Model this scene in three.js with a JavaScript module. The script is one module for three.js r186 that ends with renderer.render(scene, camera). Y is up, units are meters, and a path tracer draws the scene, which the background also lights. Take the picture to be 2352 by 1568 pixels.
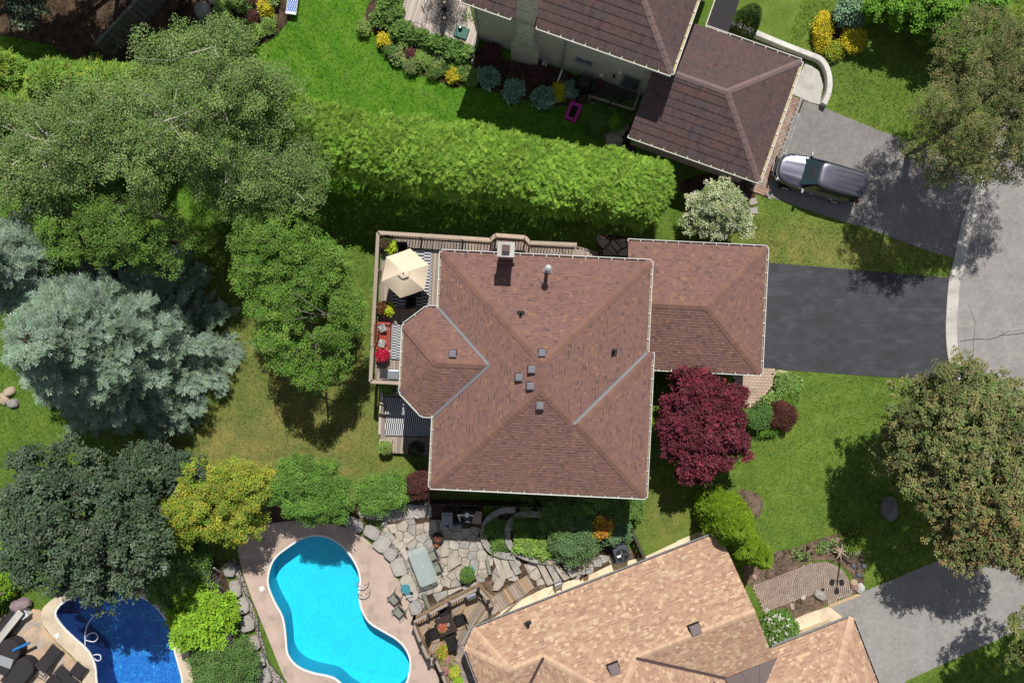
import * as THREE from 'three';
import { mergeGeometries } from 'three/addons/utils/BufferGeometryUtils.js';
import { RoundedBoxGeometry } from 'three/addons/geometries/RoundedBoxGeometry.js';

// ---------------------------------------------------------------- camera, sky, sun, exposure
const scene = new THREE.Scene();
const FLY = 42, PXM = 43.37;                        // drone height in metres, picture units per metre on the ground
const camera = new THREE.PerspectiveCamera(46.57, 1024 / 682, 0.5, 400);
camera.position.set(0, FLY, 0); camera.up.set(0, 0, -1); camera.lookAt(0, 0, 0);
const SUN = new THREE.Vector3(0.10, 1, -0.69).normalize();
// a bright, slightly hazy summer sky: pale blue overhead, whiter towards the horizon
{
  const w = 64, h = 32, d = new Float32Array(w * h * 4);
  for (let y = 0; y < h; y++) { const el = (y + 0.5) / h - 0.5, k = Math.pow(Math.max(0, 1 - Math.max(0, el) * 2), 2.2); for (let x = 0; x < w; x++) { const i = (y * w + x) * 4; d[i] = 0.165 + 0.15 * k; d[i + 1] = 0.195 + 0.14 * k; d[i + 2] = 0.255 + 0.12 * k; d[i + 3] = 1; } }
  const t = new THREE.DataTexture(d, w, h, THREE.RGBAFormat, THREE.FloatType); t.mapping = THREE.EquirectangularReflectionMapping; t.magFilter = t.minFilter = THREE.LinearFilter; t.needsUpdate = true; scene.background = t; scene.environment = t;
}
const sun = new THREE.DirectionalLight(new THREE.Color(1, 0.96, 0.905), 4.5);
sun.position.copy(SUN).multiplyScalar(60); sun.target.position.set(0, 0, 0);
sun.castShadow = true; sun.shadow.mapSize.set(4096, 4096);
Object.assign(sun.shadow.camera, { left: -40, right: 40, top: 40, bottom: -40, near: 5, far: 140 });
scene.add(sun, sun.target);
const renderer = new THREE.WebGLRenderer({ antialias: true });
renderer.shadowMap.enabled = true;
renderer.toneMapping = THREE.LinearToneMapping;
renderer.toneMappingExposure = 1.06;

// ---------------------------------------------------------------- helpers
const V3 = (x, y, z) => new THREE.Vector3(x, y, z);
let seedState = 7;
const seed = (s) => { seedState = s >>> 0; };
function rnd() { seedState = (seedState + 0x6D2B79F5) >>> 0; let t = seedState; t = Math.imul(t ^ (t >>> 15), t | 1); t ^= t + Math.imul(t ^ (t >>> 7), t | 61); return ((t ^ (t >>> 14)) >>> 0) / 4294967296; }
const rr = (a, b) => a + (b - a) * rnd();
const pick = (a) => a[Math.floor(rnd() * a.length) % a.length];
const clamp = (x, a = 0, b = 1) => Math.min(b, Math.max(a, x));
const sm = (a, b, x) => { const t = clamp((x - a) / (b - a)); return t * t * (3 - 2 * t); };
function hash(x, y, s) { let h = Math.imul(x, 374761393) ^ Math.imul(y, 668265263) ^ Math.imul(s + 11, 1442695041); h = Math.imul(h ^ (h >>> 13), 1274126177); return ((h ^ (h >>> 16)) >>> 0) / 4294967296; }
function vnoise(x, y, s = 0) { const X = Math.floor(x), Y = Math.floor(y), fx = x - X, fy = y - Y, u = fx * fx * (3 - 2 * fx), v = fy * fy * (3 - 2 * fy); return (hash(X, Y, s) * (1 - u) + hash(X + 1, Y, s) * u) * (1 - v) + (hash(X, Y + 1, s) * (1 - u) + hash(X + 1, Y + 1, s) * u) * v; }
function fbm(x, y, o = 4, s = 0) { let a = 0.5, t = 0, n = 0; for (let i = 0; i < o; i++) { t += a * vnoise(x, y, s + i * 17); n += a; a *= 0.5; x = x * 2.03 + 5.1; y = y * 2.03 + 1.7; } return t / n; }
// a picture point (2352 x 1568 units) at height h gives a place in metres
const P = (dx, dy, h = 0) => { const f = (1 - h / FLY) / PXM; return V3((dx - 1176) * f, h, (dy - 784) * f); };
const PZ = (list, h = 0) => list.map(([a, b]) => { const p = P(a, b, h); return [p.x, p.z]; });
const tile = (i, j) => (list, h = 0) => PZ(list.map(([a, b]) => [784 * i + a / 3, 522.6 * j + b / 3]), h);
const inside = (pts, x, y) => { let c = false; for (let i = 0, j = pts.length - 1; i < pts.length; j = i++) { const [xi, yi] = pts[i], [xj, yj] = pts[j]; if ((yi > y) !== (yj > y) && x < (xj - xi) * (y - yi) / (yj - yi) + xi) c = !c; } return c; };
function clip(poly, nx, ny, c) { const out = []; for (let i = 0; i < poly.length; i++) { const a = poly[i], b = poly[(i + 1) % poly.length], da = nx * a[0] + ny * a[1] - c, db = nx * b[0] + ny * b[1] - c; if (da <= 0) out.push(a); if ((da < 0 && db > 0) || (da > 0 && db < 0)) { const t = da / (da - db); out.push([a[0] + (b[0] - a[0]) * t, a[1] + (b[1] - a[1]) * t]); } } return out; }
const areaOf = (p) => { let s = 0; for (let i = 0; i < p.length; i++) { const a = p[i], b = p[(i + 1) % p.length]; s += a[0] * b[1] - b[0] * a[1]; } return s / 2; };
const centre = (p) => { let x = 0, y = 0; for (const a of p) { x += a[0]; y += a[1]; } return [x / p.length, y / p.length]; };
function smooth(pts, n = 4, closed = true) { const c = new THREE.CatmullRomCurve3(pts.map(([x, y]) => V3(x, y, 0)), closed, 'centripetal'); return c.getPoints(pts.length * n).slice(0, closed ? -1 : undefined).map((p) => [p.x, p.y]); }

// textures: multipliers round 1, colour only
function tex(n, fn, metres, srgb = true) {
  const d = new Uint8Array(n * n * 4);
  for (let y = 0; y < n; y++) for (let x = 0; x < n; x++) { let c = fn(x / n, y / n, x, y); if (!Array.isArray(c)) c = [c, c, c]; const k = (y * n + x) * 4; for (let i = 0; i < 3; i++) { const v = clamp(c[i]); d[k + i] = Math.round(255 * (srgb ? (v <= 0.0031308 ? 12.92 * v : 1.055 * Math.pow(v, 1 / 2.4) - 0.055) : v)); } d[k + 3] = 255; }
  const t = new THREE.DataTexture(d, n, n); t.wrapS = t.wrapT = THREE.MirroredRepeatWrapping; t.magFilter = THREE.LinearFilter; t.minFilter = THREE.LinearMipmapLinearFilter; t.generateMipmaps = true;
  if (srgb) t.colorSpace = THREE.SRGBColorSpace; t.repeat.set(1 / metres, 1 / metres); t.needsUpdate = true; return t;
}
const texAsphalt = tex(1024, (u, v, x, y) => { const a = fbm(u * 14, v * 14, 4, 3), b = hash(x, y, 5), c = fbm(u * 60, v * 60, 2, 9); return clamp(0.62 + 0.2 * (a - 0.5) + 0.2 * (b - 0.5) + 0.16 * (c - 0.5)); }, 8);
const texSealed = tex(1024, (u, v, x, y) => { const w = fbm(u * 12 + 3 * fbm(u * 5, v * 5, 3, 2), v * 26, 5, 21), st = sm(0.56, 0.8, w), b = hash(x, y, 6), c = fbm(u * 26, v * 40, 3, 8), sc = sm(0.7, 0.78, fbm(u * 7, v * 40, 3, 28)); return clamp(0.46 + 0.2 * st + 0.14 * (b - 0.5) + 0.34 * (c - 0.5) + 0.22 * sc); }, 11);
const texConcrete = tex(1024, (u, v, x, y) => { const a = fbm(u * 9, v * 9, 5, 31), b = hash(x, y, 7), st = sm(0.52, 0.72, fbm(u * 16, v * 16, 4, 44)); return clamp(0.82 + 0.26 * (a - 0.5) + 0.09 * (b - 0.5) - 0.12 * st); }, 6);
const texStone = tex(512, (u, v, x, y) => clamp(0.78 + 0.5 * (fbm(u * 7, v * 7, 5, 51) - 0.5) + 0.1 * (hash(x, y, 8) - 0.5)), 1.6);
const texWood = tex(512, (u, v, x, y) => { const g = fbm(u * 60, v * 3, 4, 61), k = fbm(u * 8, v * 5, 3, 66), s = hash(x, 3, 12); return clamp(0.78 + 0.4 * (g - 0.5) + 0.3 * (k - 0.5) + 0.08 * (s - 0.5)); }, 1);
const texSoil = tex(1024, (u, v, x, y) => { const a = fbm(u * 20, v * 20, 5, 71), b = hash(x >> 1, y >> 1, 9), c = fbm(u * 90, v * 90, 2, 73); const k = clamp(0.5 + 0.7 * (a - 0.5) + 0.5 * (b - 0.5) + 0.6 * (c - 0.5)); return [k, k * 0.94, k * 0.88]; }, 6);
const texBrick = tex(512, (u, v, x, y) => { const row = Math.floor(v * 32), uu = u * 10 + (row % 2) * 0.5, mort = (v * 32 - row < 0.13 || uu - Math.floor(uu) < 0.05) ? 1 : 0, t = hash(Math.floor(uu), row, 77); return mort ? 0.82 : clamp(0.66 + 0.2 * (t - 0.5) + 0.1 * (hash(x, y, 4) - 0.5)); }, 2.4);
const texBump = tex(512, (u, v, x, y) => clamp(0.5 + 0.8 * (fbm(u * 40, v * 40, 3, 81) - 0.5) + 0.3 * (hash(x, y, 2) - 0.5)), 2, false);
const texWave = tex(512, (u, v) => { const w = fbm(u * 18, v * 18, 3, 91), q = 1 - Math.abs(2 * fbm(u * 30 + 9, v * 30, 2, 95) - 1); return clamp(0.5 * w + 0.5 * q); }, 5, false);

function mat(r, g, b, rough = 0.85, o = {}) { const soft = rough >= 0.8 && !o.metalness, m = o.physical || soft ? new THREE.MeshPhysicalMaterial() : new THREE.MeshStandardMaterial(); delete o.physical; if (soft) m.specularIntensity = 0.3; m.color.setRGB(r, g, b); m.roughness = rough; m.metalness = 0; Object.assign(m, o); return m; }
const M = {
  asphalt: mat(0.46, 0.432, 0.415, 0.95, { map: texAsphalt, bumpMap: texBump, bumpScale: 0.004 }),
  asphaltMid: mat(0.375, 0.352, 0.34, 0.95, { map: texAsphalt, bumpMap: texBump, bumpScale: 0.004 }),
  sealed: mat(0.082, 0.085, 0.100, 0.75, { map: texSealed, bumpMap: texBump, bumpScale: 0.003 }),
  whiteStone: mat(0.80, 0.77, 0.72, 0.9, { map: texConcrete }),
  concrete: mat(0.60, 0.57, 0.52, 0.9, { map: texConcrete }),
  poolDeck: mat(0.60, 0.46, 0.38, 0.9, { map: texConcrete }),
  cream: mat(0.72, 0.60, 0.44, 0.9, { map: texConcrete }),
  creamWalk: mat(0.86, 0.72, 0.52, 0.9, { map: texConcrete }),
  creamBrick: mat(0.86, 0.72, 0.52, 0.9, { map: texBrick }),
  tan: mat(0.62, 0.44, 0.29, 0.9, { map: texConcrete }),
  greyBrick: mat(0.84, 0.77, 0.70, 0.9, { map: texBrick }),
  redBrick: mat(0.36, 0.22, 0.17, 0.9, { map: texBrick }),
  soil: mat(0.15, 0.105, 0.075, 1, { map: texSoil, bumpMap: texBump, bumpScale: 0.02 }),
  mulch: mat(0.135, 0.095, 0.07, 1, { map: texSoil, bumpMap: texBump, bumpScale: 0.02 }),
  dirt: mat(0.30, 0.225, 0.17, 1, { map: texSoil, bumpMap: texBump, bumpScale: 0.02 }),
  white: mat(0.72, 0.71, 0.68, 0.55), gutterIn: mat(0.34, 0.30, 0.20, 0.8), cream2: mat(0.62, 0.56, 0.46, 0.7),
  metalGrey: mat(0.30, 0.31, 0.33, 0.45, { metalness: 0.5 }), steel: mat(0.55, 0.56, 0.58, 0.3, { metalness: 0.85 }), galvP: mat(0.5, 0.5, 0.5, 0.5, { metalness: 0.25 }), flash: mat(0.19, 0.19, 0.20, 0.7), galv: mat(0.42, 0.43, 0.45, 0.5, { metalness: 0.4 }),
  black: mat(0.018, 0.018, 0.02, 0.5), blackMatt: mat(0.022, 0.021, 0.022, 0.9), charcoal: mat(0.04, 0.038, 0.04, 0.85), brownMetal: mat(0.085, 0.05, 0.047, 0.55),
  glassDark: mat(0.02, 0.03, 0.035, 0.08, { metalness: 0.1 }), pane: mat(0.10, 0.13, 0.14, 0.06),
  rubber: mat(0.015, 0.015, 0.015, 0.9), pvc: mat(0.78, 0.77, 0.73, 0.4), terracotta: mat(0.42, 0.13, 0.06, 0.8), teal: mat(0.02, 0.32, 0.42, 0.5), blue: mat(0.01, 0.16, 0.42, 0.6), pink: mat(0.55, 0.02, 0.30, 0.6), green: mat(0.01, 0.11, 0.075, 0.6),
  umbrella: mat(0.74, 0.62, 0.46, 0.95), red: mat(0.36, 0.045, 0.03, 0.6), sling: mat(0.22, 0.23, 0.19, 0.9), frame: mat(0.06, 0.055, 0.045, 0.5),
  bark: mat(0.10, 0.075, 0.055, 1), birch: mat(0.50, 0.46, 0.40, 0.9), greyBark: mat(0.17, 0.15, 0.13, 0.95), drift: mat(0.45, 0.36, 0.27, 0.9),
};
const woods = (r, g, b) => [0.8, 0.92, 1, 1.1, 1.22].map((k, i) => mat(r * k, g * k * (1 - 0.015 * i), b * k * (1 - 0.03 * (i - 2)), 0.85, { map: texWood }));
const W = { grey: woods(0.40, 0.34, 0.275), honey: woods(0.46, 0.33, 0.20), pale: woods(0.60, 0.53, 0.45), dark: woods(0.10, 0.085, 0.072), rail: woods(0.56, 0.46, 0.345) };
const stones = [[0.44, 0.41, 0.37], [0.50, 0.47, 0.42], [0.38, 0.355, 0.33], [0.54, 0.49, 0.41], [0.46, 0.40, 0.34]].map(([a, b, c]) => mat(a, b, c, 0.95, { map: texStone, bumpMap: texBump, bumpScale: 0.012 }));

// names, things, parts
const taken = new Map();
const numbered = (n) => { const k = taken.get(n) || 0; taken.set(n, k + 1); return k ? `${n}_${String(k).padStart(3, '0')}` : n; };
const shade = (o) => { o.traverse((m) => { if (m.isMesh) { m.castShadow = true; m.receiveShadow = true; } }); return o; };
function tag(o, label, category, group, kind) { o.userData.label = label; o.userData.category = category; if (group) o.userData.group = group; if (kind) o.userData.kind = kind; return o; }
function thing(name, label, category, pos = [0, 0, 0], turn = 0, group) { const g = new THREE.Group(); g.name = numbered(name); g.position.set(...pos); g.rotation.y = turn; tag(g, label, category, group); scene.add(g); return g; }
function add(name, geo, m, parent) { const o = new THREE.Mesh(geo, m); o.castShadow = o.receiveShadow = true; if (parent) { o.name = name; parent.add(o); } else { o.name = numbered(name); scene.add(o); } return o; }
function struct(name, geo, m, label) { const o = add(name, geo, m); o.userData.kind = 'structure'; if (label) o.userData.label = label; return o; }
const pos = (v) => [v.x, v.y, v.z];

const plain = (g) => { const k = g.index ? g.toNonIndexed() : g; for (const a of Object.keys(k.attributes)) if (!['position', 'normal', 'uv'].includes(a)) k.deleteAttribute(a); if (!k.attributes.normal) k.computeVertexNormals(); if (!k.attributes.uv) k.setAttribute('uv', new THREE.BufferAttribute(new Float32Array(k.attributes.position.count * 2), 2)); return k; };
const mx = new THREE.Matrix4(), qx = new THREE.Quaternion(), ex = new THREE.Euler();
const put = (g, x = 0, y = 0, z = 0, ry = 0, rx = 0, rz = 0) => { ex.set(rx, ry, rz, 'YXZ'); qx.setFromEuler(ex); mx.compose(V3(x, y, z), qx, V3(1, 1, 1)); return g.applyMatrix4(mx); };
class MB {
  constructor() { this.g = []; }
  raw(g) { this.g.push(plain(g)); return this; }
  box(w, h, d, x, y, z, ry = 0, rx = 0, rz = 0) { return this.raw(put(new THREE.BoxGeometry(w, h, d), x, y, z, ry, rx, rz)); }
  rbox(w, h, d, r, x, y, z, ry = 0, rx = 0, rz = 0) { return this.raw(put(new RoundedBoxGeometry(w, h, d, 2, r), x, y, z, ry, rx, rz)); }
  cyl(a, b, h, x, y, z, n = 14, rx = 0, rz = 0, ry = 0) { return this.raw(put(new THREE.CylinderGeometry(a, b, h, n), x, y, z, ry, rx, rz)); }
  bar(a, b, r, n = 6) { const d = b.clone().sub(a), g = new THREE.CylinderGeometry(r, r, d.length(), n); g.applyQuaternion(new THREE.Quaternion().setFromUnitVectors(V3(0, 1, 0), d.clone().normalize())); g.translate((a.x + b.x) / 2, (a.y + b.y) / 2, (a.z + b.z) / 2); return this.raw(g); }
  beam(a, b, w, h) { const d = b.clone().sub(a), L = d.length(), g = new THREE.BoxGeometry(w, h, L); const yaw = Math.atan2(d.x, d.z), pitch = -Math.asin(d.y / L); return this.raw(put(g, (a.x + b.x) / 2, (a.y + b.y) / 2, (a.z + b.z) / 2, yaw, pitch)); }
  tube(pts, r, seg = 24, n = 6, closed = false) { return this.raw(new THREE.TubeGeometry(new THREE.CatmullRomCurve3(pts, closed, 'centripetal'), seg, r, n, closed)); }
  lathe(pts, n = 20, x = 0, y = 0, z = 0) { return this.raw(put(new THREE.LatheGeometry(pts.map(([a, b]) => new THREE.Vector2(a, b)), n), x, y, z)); }
  geo() { return mergeGeometries(this.g, false); }
  build(name, m, parent) { return add(name, this.geo(), m, parent); }
}
// upright prism from a ground outline of [x, z]
const shapeOf = (pts, holes = []) => { const s = new THREE.Shape(pts.map(([x, z]) => new THREE.Vector2(x, -z))); for (const h of holes) s.holes.push(new THREE.Path(h.map(([x, z]) => new THREE.Vector2(x, -z)))); return s; };
function prism(pts, y0, y1, { holes = [], bevel = 0 } = {}) { const o = bevel ? { depth: y1 - y0 - bevel, bevelEnabled: true, bevelThickness: bevel, bevelSize: bevel, bevelOffset: -bevel, bevelSegments: 1, curveSegments: 4 } : { depth: y1 - y0, bevelEnabled: false, curveSegments: 4 }; const g = new THREE.ExtrudeGeometry(shapeOf(pts, holes), o); g.rotateX(-Math.PI / 2); g.translate(0, y0, 0); return g; }
const slab = (name, pts, top, m, label, o = {}) => struct(name, prism(pts, top - (o.depth || 0.12), top, o), m, label);
// a strip of given width along a line of [x, z]
function ribbon(line, w, closed = false, side = 0) { const L = [], R = []; const n = line.length; for (let i = 0; i < n; i++) { const a = line[closed ? (i - 1 + n) % n : Math.max(0, i - 1)], b = line[closed ? (i + 1) % n : Math.min(n - 1, i + 1)]; let dx = b[0] - a[0], dz = b[1] - a[1]; const l = Math.hypot(dx, dz) || 1; dx /= l; dz /= l; const o0 = side === 0 ? w / 2 : 0, o1 = side === 0 ? w / 2 : w * side; L.push([line[i][0] - dz * -o0, line[i][1] + dx * -o0]); R.push([line[i][0] - dz * o1, line[i][1] + dx * o1]); } return L.concat(R.reverse()); }
// boards clipped to a convex outline [a, b], running along b; made in the parent's own axes through `to`
function boards(name, poly, dir, width, gap, top, thick, mats, parent, phase = 0) {
  const [dx, dz] = [Math.cos(dir), Math.sin(dir)], nx = -dz, nz = dx; let lo = 1e9, hi = -1e9; for (const [x, z] of poly) { const t = x * nx + z * nz; lo = Math.min(lo, t); hi = Math.max(hi, t); }
  for (let t = lo - phase; t < hi; t += width + gap) { let p = clip(poly, nx, nz, t + width); p = clip(p, -nx, -nz, -t); if (p.length < 3 || Math.abs(areaOf(p)) < 0.004) continue; const g = prism(p, top - thick, top + rr(-0.003, 0.003)); const uv = g.attributes.uv, ps = g.attributes.position, off = rnd() * 9; for (let i = 0; i < uv.count; i++) { const x = ps.getX(i), z = ps.getZ(i); uv.setXY(i, (x * nx + z * nz - t) / width * 0.25 + off, (x * dx + z * dz) * 0.12 + off); } add(name, g, pick(mats), parent); }
}
// irregular flat stones filling a convex outline
function voronoi(poly, size, jit = 0.8) { let x0 = 1e9, x1 = -1e9, z0 = 1e9, z1 = -1e9; for (const [x, z] of poly) { x0 = Math.min(x0, x); x1 = Math.max(x1, x); z0 = Math.min(z0, z); z1 = Math.max(z1, z); } const s = []; for (let x = x0; x <= x1 + size; x += size) for (let z = z0; z <= z1 + size; z += size) { const q = [x + rr(-0.5, 0.5) * size * jit, z + rr(-0.5, 0.5) * size * jit]; s.push(q); } const out = []; for (const a of s) { if (!inside(poly, a[0], a[1])) continue; let c = poly.slice(); for (const b of s) { if (a === b) continue; const dx = b[0] - a[0], dz = b[1] - a[1]; if (Math.hypot(dx, dz) > size * 3.2) continue; c = clip(c, dx, dz, (b[0] * b[0] + b[1] * b[1] - a[0] * a[0] - a[1] * a[1]) / 2); if (c.length < 3) break; } if (c.length >= 3 && Math.abs(areaOf(c)) > size * size * 0.12) out.push(c); } return out; }
const inset = (p, d) => { const s = areaOf(p) > 0 ? 1 : -1; let c = p.slice(); for (let i = 0; i < p.length; i++) { const a = p[i], b = p[(i + 1) % p.length], dx = b[0] - a[0], dz = b[1] - a[1], l = Math.hypot(dx, dz); if (l < 1e-6) continue; const nx = dz / l * s, nz = -dx / l * s; c = clip(c, nx, nz, nx * a[0] + nz * a[1] - d); if (c.length < 3) return null; } return c; };
const rough = (p, k) => { const o = []; for (let i = 0; i < p.length; i++) { const a = p[i], b = p[(i + 1) % p.length]; o.push([a[0] + rr(-k, k) * 0.5, a[1] + rr(-k, k) * 0.5]); if (Math.hypot(b[0] - a[0], b[1] - a[1]) > 0.22) o.push([(a[0] + b[0]) / 2 + rr(-k, k), (a[1] + b[1]) / 2 + rr(-k, k)]); } return o; };
// a rounded, uneven rock of given half sizes
function rock(rx, ry, rz, s = 1, detail = 2, rough_ = 0.18) { const g = new THREE.IcosahedronGeometry(1, detail), p = g.attributes.position, v = V3(0, 0, 0); for (let i = 0; i < p.count; i++) { v.fromBufferAttribute(p, i); const k = 1 + rough_ * (fbm(v.x * 1.7 + s * 9, v.y * 1.7 + v.z * 1.3 + s, 3, s) * 2 - 1) * 1.6; const sq = (t) => Math.sign(t) * Math.pow(Math.abs(t), 0.72); p.setXYZ(i, sq(v.x) * rx * k, Math.max(-0.3 * ry, sq(v.y) * ry * k), sq(v.z) * rz * k); } g.computeVertexNormals(); return g; }

// ---------------------------------------------------------------- ground and lawns
const T00 = tile(0, 0), T10 = tile(1, 0), T20 = tile(2, 0), T01 = tile(0, 1), T11 = tile(1, 1), T21 = tile(2, 1), T02 = tile(0, 2), T12 = tile(1, 2), T22 = tile(2, 2);
const gauss = (x, z, cx, cz, rx, rz) => Math.exp(-(((x - cx) / rx) ** 2 + ((z - cz) / rz) ** 2));
function lawnColor(x, z) {
  const n1 = fbm(x * 0.35, z * 0.35, 4, 101), n2 = fbm(x * 1.6, z * 1.6, 3, 111), n3 = fbm(x * 7, z * 7, 2, 121);
  // a dry, yellowing back lawn; a lush lawn behind the grey house; a mid green front lawn
  let dry = clamp(1.25 * gauss(x, z, -12, 4.5, 6.2, 6.5) + 0.55 * gauss(x, z, 16.5, -4.8, 7, 1.6) + 0.35 * gauss(x, z, 14, -5.2, 3, 1) + 0.5 * gauss(x, z, 8.2, 9.5, 1.4, 2.2));
  dry = clamp(dry * (0.35 + 1.25 * n1) + 0.5 * (n2 - 0.52) * (0.3 + dry));
  const lush = sm(-5.5, -8.5, z) * sm(11, 3, x), front = sm(9, 12, x);
  let c = [0.080, 0.138, 0.020];
  const mix = (d, k) => { c = c.map((v, i) => v + (d[i] - v) * k); };
  mix([0.066, 0.165, 0.012], lush); mix([0.092, 0.143, 0.022], front * (1 - lush)); mix([0.175, 0.158, 0.052], dry * 0.85);
  const st = 0.5 + 0.5 * Math.sin((x * 0.25 + z) * 5.2 + 3 * n1), s2 = 0.5 + 0.5 * Math.sin((Math.hypot(x + 1, z + 22) + 0.3 * n1) * 4.6); mix(c.map((v) => v * 1.16), 0.6 * front * st); mix([0.095, 0.19, 0.02], 0.45 * lush * sm(0.3, 0.9, s2)); const clover = sm(0.66, 0.74, fbm(x * 5, z * 5, 2, 141)); mix([0.13, 0.19, 0.05], 0.35 * clover);
  const k = 1.02 + 0.42 * n2 + 0.28 * (n3 - 0.5) + 0.2 * n1; return [c[0] * k * (1 + 0.25 * (n2 - 0.5)), c[1] * k, c[2] * k];
}
const pool1 = smooth([...PZ([[723, 1230], [690, 1239], [660, 1258], [636, 1277], [623, 1298], [616, 1338], [630, 1378], [650, 1416], [657, 1460], [662, 1502], [683, 1528], [717, 1543], [767, 1555], [800, 1582], [846, 1604], [895, 1600], [928, 1576], [942, 1524], [934, 1494], [914, 1470], [881, 1450], [847, 1428], [829, 1395], [824, 1362], [827, 1335], [821, 1305], [804, 1275], [784, 1253], [757, 1236]], 0)], 3);
const pool2 = smooth(PZ([[128, 1408], [143, 1435], [173, 1465], [205, 1495], [220, 1530], [224, 1570], [250, 1625], [320, 1655], [395, 1625], [418, 1570], [411, 1532], [400, 1493], [392, 1448], [373, 1412], [347, 1384], [310, 1366], [255, 1356], [190, 1366], [145, 1384]], 0), 3);
const grow = (pts, d) => { const [cx, cz] = centre(pts); return pts.map(([x, z], i) => { const a = pts[(i - 1 + pts.length) % pts.length], b = pts[(i + 1) % pts.length]; let dx = b[0] - a[0], dz = b[1] - a[1]; const l = Math.hypot(dx, dz), s = areaOf(pts) > 0 ? 1 : -1; return [x + dz / l * d * s, z - dx / l * d * s]; }); };
const noGrass = [];
const keep = (pts) => { noGrass.push(pts); return pts; };
{
  const N = 2048, span = 64, t = tex(N, (u, v) => lawnColor((u - 0.5) * span, (0.5 - v) * span).map((c) => c * 1.0), 1);
  t.repeat.set(1 / span, 1 / span); t.offset.set(0.5, 0.5);
  const g = new THREE.ShapeGeometry(shapeOf([[-90, -90], [90, -90], [90, 90], [-90, 90]], [grow(pool1, 0.06), grow(pool2, 0.06)])); g.rotateX(-Math.PI / 2);
  const bump = tex(512, (u, v, x, y) => clamp(0.5 + 0.9 * (fbm(u * 70, v * 70, 2, 131) - 0.5) + 0.4 * (hash(x, y, 3) - 0.5)), 3, false);
  struct('ground', g, mat(1, 1, 1, 1, { map: t, bumpMap: bump, bumpScale: 0.03 }), 'mown lawns around the houses');
}
// ---------------------------------------------------------------- road, kerb, drives
const kerbLine = PZ([[2420, 60], [2340, 225], [2290, 335], [2251, 430], [2219, 522], [2203, 599], [2192, 642], [2186, 709], [2184, 756], [2187, 806], [2196, 850], [2214, 920], [2245, 1000], [2300, 1085], [2400, 1180], [2560, 1270]], 0);
slab('road', keep(smooth(kerbLine, 3, false).concat(PZ([[2900, 1300], [2900, 40]], 0))), 0.012, M.asphalt, 'pale grey asphalt road past the drives');
{
  const road = scene.getObjectByName('road');
  seed(41);
  const crack = (pts, w) => { const l = PZ(pts, 0), fine = []; for (let i = 0; i < l.length - 1; i++) for (let k = 0; k < 6; k++) fine.push([l[i][0] + (l[i + 1][0] - l[i][0]) * k / 6 + rr(-0.03, 0.03), l[i][1] + (l[i + 1][1] - l[i][1]) * k / 6 + rr(-0.03, 0.03)]); add('crack', prism(ribbon(fine, w), 0.005, 0.016), M.charcoal, road); };
  crack([[2205, 784], [2240, 778], [2275, 780], [2300, 770], [2352, 766], [2420, 755]], 0.035); crack([[2226, 700], [2240, 740], [2236, 800], [2230, 850]], 0.018); crack([[2300, 770], [2312, 762], [2360, 757]], 0.02);
}
{ // rolled kerb: a low flat band and a raised band, cut by joints
  const line = smooth(kerbLine, 4, false), n = line.length, k = new THREE.Group(); k.name = 'kerb'; k.userData.kind = 'structure'; k.userData.label = 'pale concrete kerb along the road'; scene.add(k);
  for (let i = 0; i < n - 1; i += 5) { const seg = line.slice(i, Math.min(n, i + 6)); if (seg.length < 2) continue; add('kerb_stone', prism(ribbon(seg, 0.30, false, 1), -0.05, 0.10, { bevel: 0.02 }), M.concrete, k); add('kerb_gutter', prism(ribbon(seg, 0.34, false, -1), -0.05, 0.024), M.concrete, k); }
  noGrass.push(ribbon(line, 0.9));
}
slab('driveway', keep(PZ([[1700, 598], [1766, 603], [1981, 621], [2192, 639], [2185, 709], [2183, 756], [2186, 806], [2193, 850], [2200, 876], [1981, 862], [1757, 846], [1700, 842]], 0)), 0.02, M.sealed, 'freshly sealed black driveway of the brown-roofed house');
slab('driveway', keep(PZ([[1840, 229], [1888, 245], [1935, 265], [2021, 300], [2088, 323], [2201, 370], [2262, 412], [2240, 470], [2219, 522], [2203, 596], [2130, 575], [2068, 552], [1991, 523], [1941, 510], [1768, 452], [1760, 440]], 0)), 0.018, M.asphaltMid, 'grey asphalt driveway where the dark car is parked');
slab('driveway', keep(PZ([[1905, 1394], [1990, 1356], [2085, 1316], [2160, 1285], [2260, 1215], [2420, 1200], [2700, 1290], [2500, 1380], [2352, 1441], [2240, 1492], [2150, 1532], [2085, 1562], [2030, 1600], [1985, 1640], [1900, 1560]], 0)), 0.016, M.asphaltMid.clone(), 'pale worn asphalt driveway of the tan-roofed house').material.color.setRGB(0.45, 0.43, 0.41);

// ---------------------------------------------------------------- planting beds
const bed = (pts, m, label, top = 0.03) => { const s = smooth(pts, 3); noGrass.push(s); slab('planting_bed', s, top, m, label); };
bed(T00([[1240, 0], [1240, 330], [1420, 480], [1560, 420], [1640, 330], [1840, 290], [1950, 190], [2010, 90], [1960, -30]]), M.soil, 'brown earth bed of perennials beside the lush lawn');
bed(T10([[180, 40], [260, -30], [420, 0], [380, 180], [640, 290], [880, 360], [860, 480], [820, 600], [640, 545], [450, 470], [330, 350], [250, 260], [170, 140]]), M.soil, 'flower bed wrapped around the pale deck');
bed(T10([[900, 350], [1180, 420], [1500, 470], [1660, 560], [1800, 660], [1740, 700], [1530, 730], [1340, 700], [1090, 640], [930, 600], [850, 560]]), M.mulch, 'shaded mulch bed below the grey brick wall');
bed(T10([[1770, 760], [1880, 700], [2060, 720], [2000, 900], [2030, 1040], [1900, 1060], [1830, 960]]), M.mulch, 'shaded rock garden at the foot of the grey garage');
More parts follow.
